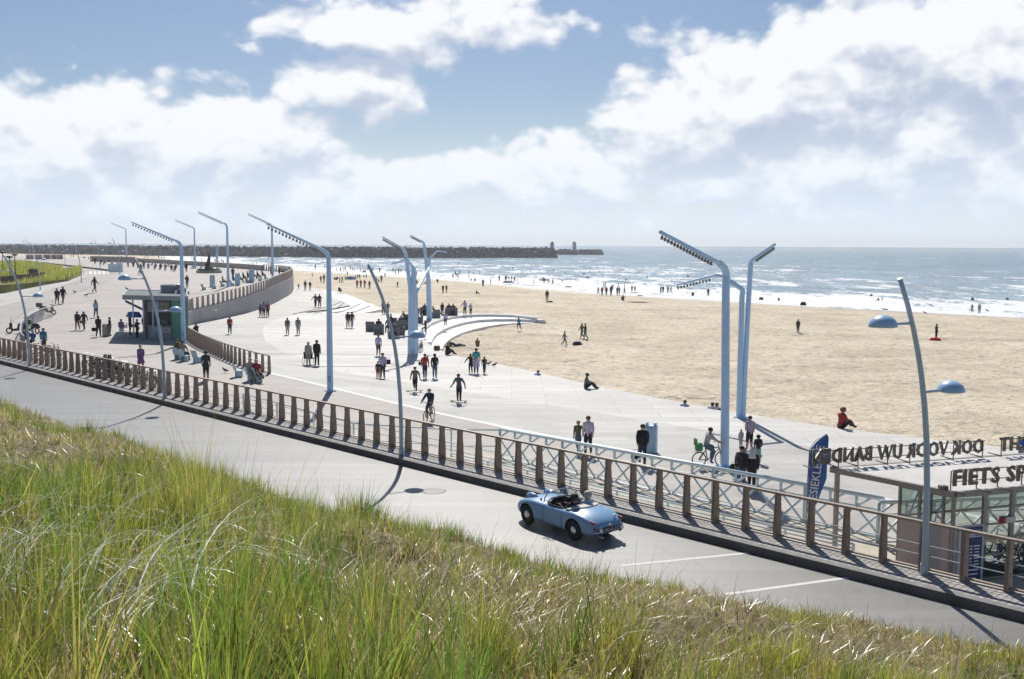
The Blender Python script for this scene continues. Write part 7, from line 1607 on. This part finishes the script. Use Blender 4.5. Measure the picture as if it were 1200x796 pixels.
def cutter(build):
    b = MB(); build(b); m_ = b.mesh('cut', [M_trim]); bm = bmesh.new(); bm.from_mesh(m_); bmesh.ops.recalc_face_normals(bm, faces=bm.faces); bm.to_mesh(m_); bm.free(); o = bpy.data.objects.new('cut', m_); COL.objects.link(o); return o
def cyl(b, x, y0, y1, r, z=.30):
    b.lathe([(r, y0), (r, y1)], (x, 0, z), 40, mtx=Matrix.Rotation(R(-90), 3, 'X'), smooth=False)
cuts = [cutter(lambda b, x=x, s=s: cyl(b, x, .36 if s > 0 else -.9, .9 if s > 0 else -.36, .325)) for x in (-AX, AX+.02) for s in (-1, 1)]
outl = [(-.70, -.30), (-.62, -.44), (-.40, -.525), (.10, -.535), (.26, -.50), (.32, -.30), (.34, 0), (.32, .30), (.26, .50), (.10, .535), (-.40, .525), (-.62, .44), (-.70, .30), (-.72, 0)]
cuts.append(cutter(lambda b: b.prism(outl, .26, 1.2)))
bo_.data.materials.clear(); bo_.data.materials.append(M_car); bo_.data.materials.append(M_trim)
for c in cuts:
    md = bo_.modifiers.new('b', 'BOOLEAN'); md.operation = 'DIFFERENCE'; md.object = c; md.solver = 'FAST'
    try: md.material_mode = 'TRANSFER'
    except Exception: pass
me3 = evaluated(bo_, 'body'); bpy.data.objects.remove(bo_)
for c in cuts: bpy.data.objects.remove(c)
me3.name = 'body'
for p in me3.polygons: p.use_smooth = True
try: me3.set_sharp_from_angle(angle=R(35))
except Exception: pass
body = bpy.data.objects.new('body', me3); COL.objects.link(body); body.parent = CAR
def cpart(name, m, fn, parent=None, smooth=True): b = MB(); fn(b); return b.build(name, [m] if not isinstance(m, list) else m, parent or CAR)
# wheels
RY = Matrix.Rotation(R(-90), 3, 'X')
def wheel(x, s):
    w_ = empty('wheel', (x, s*.575, .285)); w_.parent = CAR
    M = Matrix.Rotation(R(-90*s), 3, 'X')
    cpart('tyre', M_blk, lambda b: b.lathe([(.19, -.07), (.265, -.07), (.283, -.05), (.285, .0), (.283, .05), (.265, .07), (.19, .068)], (0, 0, 0), 32, mtx=M), w_)
    cpart('rim', mat('wheel_silver', (.62, .63, .65), .35, .4), lambda b: b.lathe([(.20, .066), (.19, .06), (.17, .045), (.12, .045), (0, .045)], (0, 0, 0), 28, mtx=M), w_)
    cpart('hubcap', M_chr, lambda b: b.lathe([(.125, .046), (.118, .066), (.07, .088), (.025, .095), (0, .096)], (0, 0, 0), 24, mtx=M), w_)
for x in (-AX, AX+.02):
    for s in (-1, 1): wheel(x, s)
# interior
cpart('seat', M_trim, lambda b: (b.box((-.42, .26, .36), (.42, .40, .14), bev=.05), b.box((-.64, .26, .56), (.12, .40, .42), bev=.05)))
cpart('seat', M_trim, lambda b: (b.box((-.42, -.26, .36), (.42, .40, .14), bev=.05), b.box((-.64, -.26, .56), (.12, .40, .42), bev=.05)))
cpart('dashboard', M_trim, lambda b: b.box((.30, 0, .70), (.10, .98, .16), bev=.03))
cpart('steering_wheel', M_blk, lambda b: (b.torus((0, 0, 0), .19, .013, 'X', 24, 6), b.tube([(0, -.19, 0), (0, .19, 0)], .01, 5), b.tube([(0, 0, 0), (.25, 0, -.06)], .015, 5)), None).location = (.06, .26, .76)
cpart('cockpit_rim', M_trim, lambda b: b.tube([(x, y, np.interp(x, [-.72, -.4, .1, .34], [.845, .80, .80, .86])-.02*(abs(y) > .4)-.015) for x, y in outl+[outl[0]]], .022, 6))
def tonneau(b):
    vs = []; nx, ny = 7, 15
    for i in range(nx):
        for j in range(ny):
            y = -.56+1.12*j/(ny-1); xb = -.60-.10*(1-(y/.56)**2); xf = xb-.26*(1-.55*(y/.56)**2)
            x = xb+(xf-xb)*i/(nx-1); zt_ = np.interp(x, [-1.25, -1.0, -.75, -.45], [.79, .83, .84, .83]); zs_ = np.interp(x, [-1.25, -1.0, -.75, -.45], [.735, .765, .765, .745])
            z = zs_+(zt_-zs_)*(1-(abs(y)/.62)**2.0)+.012+.02*math.sin(math.pi*i/(nx-1)); vs.append((x, y, z))
    b.add(vs, [(i*ny+j, i*ny+j+1, (i+1)*ny+j+1, (i+1)*ny+j) for i in range(nx-1) for j in range(ny-1)], smooth=True)
    b.tube([vs[j] for j in range(ny)], .022, 6); b.tube([vs[(nx-1)*ny+j] for j in range(ny)], .010, 5)
cpart('tonneau_cover', M_cream, tonneau)
# windscreen
wp = [(.30, -.60, .80), (.28, -.585, .93), (.24, -.54, 1.045), (.23, -.40, 1.085), (.225, 0, 1.105), (.23, .40, 1.085), (.24, .54, 1.045), (.28, .585, .93), (.30, .60, .80)]
ws_ = cpart('windscreen_frame', M_chr, lambda b: (b.tube(wp, .019, 6), b.tube([(.33, -.58, .80), (.38, -.3, .845), (.40, 0, .86), (.38, .3, .845), (.33, .58, .80)], .012, 6)))
def gl(b):
    n = len(wp); lo = [(.33, -.58, .80), (.35, -.5, .81), (.37, -.4, .83), (.385, -.25, .85), (.40, 0, .86), (.385, .25, .85), (.37, .4, .83), (.35, .5, .81), (.33, .58, .80)]
    b.add(wp+lo, [(i, i+1, n+i+1, n+i) for i in range(n-1)], smooth=True)
cpart('windscreen', glassmat('screen_glass', (.88, .93, .94), .12, .02), gl, ws_)
# headlight pods on the bonnet
for s in (-1, 1):
    h = cpart('headlight', M_car, lambda b: b.tube([(.88, s*.33, .76), (1.05, s*.33, .775), (1.20, s*.33, .765), (1.32, s*.33, .745)], [.03, .08, .10, .092], 14))
    cpart('lens', M_chr, lambda b: b.lathe([(.098, 0), (.09, .02), (.05, .035), (0, .04)], (1.32, s*.33, .745), 14, mtx=Matrix.Rotation(R(90), 3, 'Y')), h)
# tail
M_red = mat('tail_light_red', (.45, .012, .012), .25, coat=.5)
for s in (-1, 1):
    t_ = cpart('tail_light', M_red, lambda b: b.tube([(-1.60, s*.515, .615), (-1.69, s*.515, .61), (-1.72, s*.515, .608)], [.036, .04, .022], 12))
    cpart('light_bezel', M_chr, lambda b: b.tube([(-1.55, s*.515, .617), (-1.605, s*.515, .615)], [.045, .045], 12), t_)
    cpart('reflector', mat('reflector_red', (.30, .02, .015), .35), lambda b: b.lathe([(.034, 0), (.03, .02), (0, .026)], (-1.695, s*.50, .455), 12, mtx=Matrix.Rotation(R(-90), 3, 'Y')))
    cpart('bumper', M_chr, lambda b: (b.tube([(-1.77, s*.36, .30), (-1.82, s*.37, .36), (-1.825, s*.375, .44), (-1.79, s*.38, .53)], [.035, .045, .045, .03], 10, flat=1.2), b.tube([(-1.70, s*.28, .36), (-1.80, s*.33, .365), (-1.81, s*.45, .365), (-1.70, s*.55, .37)], .028, 8, flat=.6)))
RYZ = Matrix(((0, 0, -1), (-1, 0, 0), (0, 1, 0)))
pl = cpart('number_plate', mat('plate_black', (.018, .018, .03), .5), lambda b: b.box((-1.79, -.02, .40), (.02, .50, .13), bev=.004))
textobj('DR-43-27', .125, .002, mat('plate_white', (.75, .75, .75), .5), pl, (-1.803, -.02, .357), RYZ)
cpart('plate_light', M_chr, lambda b: (b.lathe([(.055, 0), (.06, .03), (.03, .055), (0, .06)], (-1.745, -.02, .485), 12), b.box((-1.74, -.02, .485), (.05, .14, .02))))
cpart('fuel_cap', M_chr, lambda b: b.lathe([(.045, 0), (.045, .02), (.03, .035), (0, .037)], (-1.60, -.33, .672), 14, mtx=Matrix.Rotation(R(-25), 3, 'Y')))
cpart('badge', M_chr, lambda b: b.tube([(-1.708, .12, .56), (-1.712, .20, .545), (-1.70, .24, .555)], .007, 5))
cpart('exhaust', M_chr, lambda b: b.tube([(-1.45, .28, .20), (-1.80, .28, .20)], .022, 10))
for s in (-1, 1): cpart('mirror', M_chr, lambda b: (b.tube([(.36, s*.58, .76), (.36, s*.64, .84)], .008, 5), b.lathe([(0, -.012), (.05, 0), (0, .02)], (.36, s*.65, .87), 12, mtx=Matrix.Rotation(R(90), 3, 'Y'))))
cpart('rear_mirror', M_chr, lambda b: b.box((.27, 0, .99), (.02, .16, .04), bev=.006))
cpart('door_line', M_trim, lambda b: [b.tube([(x, s*.661, .72), (x-.01, s*.668, .45), (x+.02, s*.652, .24)], .0035, 4) for s in (-1, 1) for x in (-.52, .28)])
cpart('boot_line', M_trim, lambda b: b.tube([(-.98, 0, .845), (-.98, .0, .845)], .001, 3)) if False else None
# occupants (top level, seated in the car)
def incar(x, y, z): return CAR.location+fw*x+lf*y+Vector((0, 0, z))
cd = math.degrees(ang)-90
person(0, 0, 50, 'drive', cd, K, K, 'dark haired driver in a black jacket on the left seat of the roadster', 'd', 'curly', at=incar(-.50, .26, .33), scale=.92)
person(0, 0, 50, 'rest', cd, LB, GR, 'grey haired passenger in a light blue shirt on the right seat of the roadster', 'g', 'curly', at=incar(-.50, -.26, .33), scale=.92)
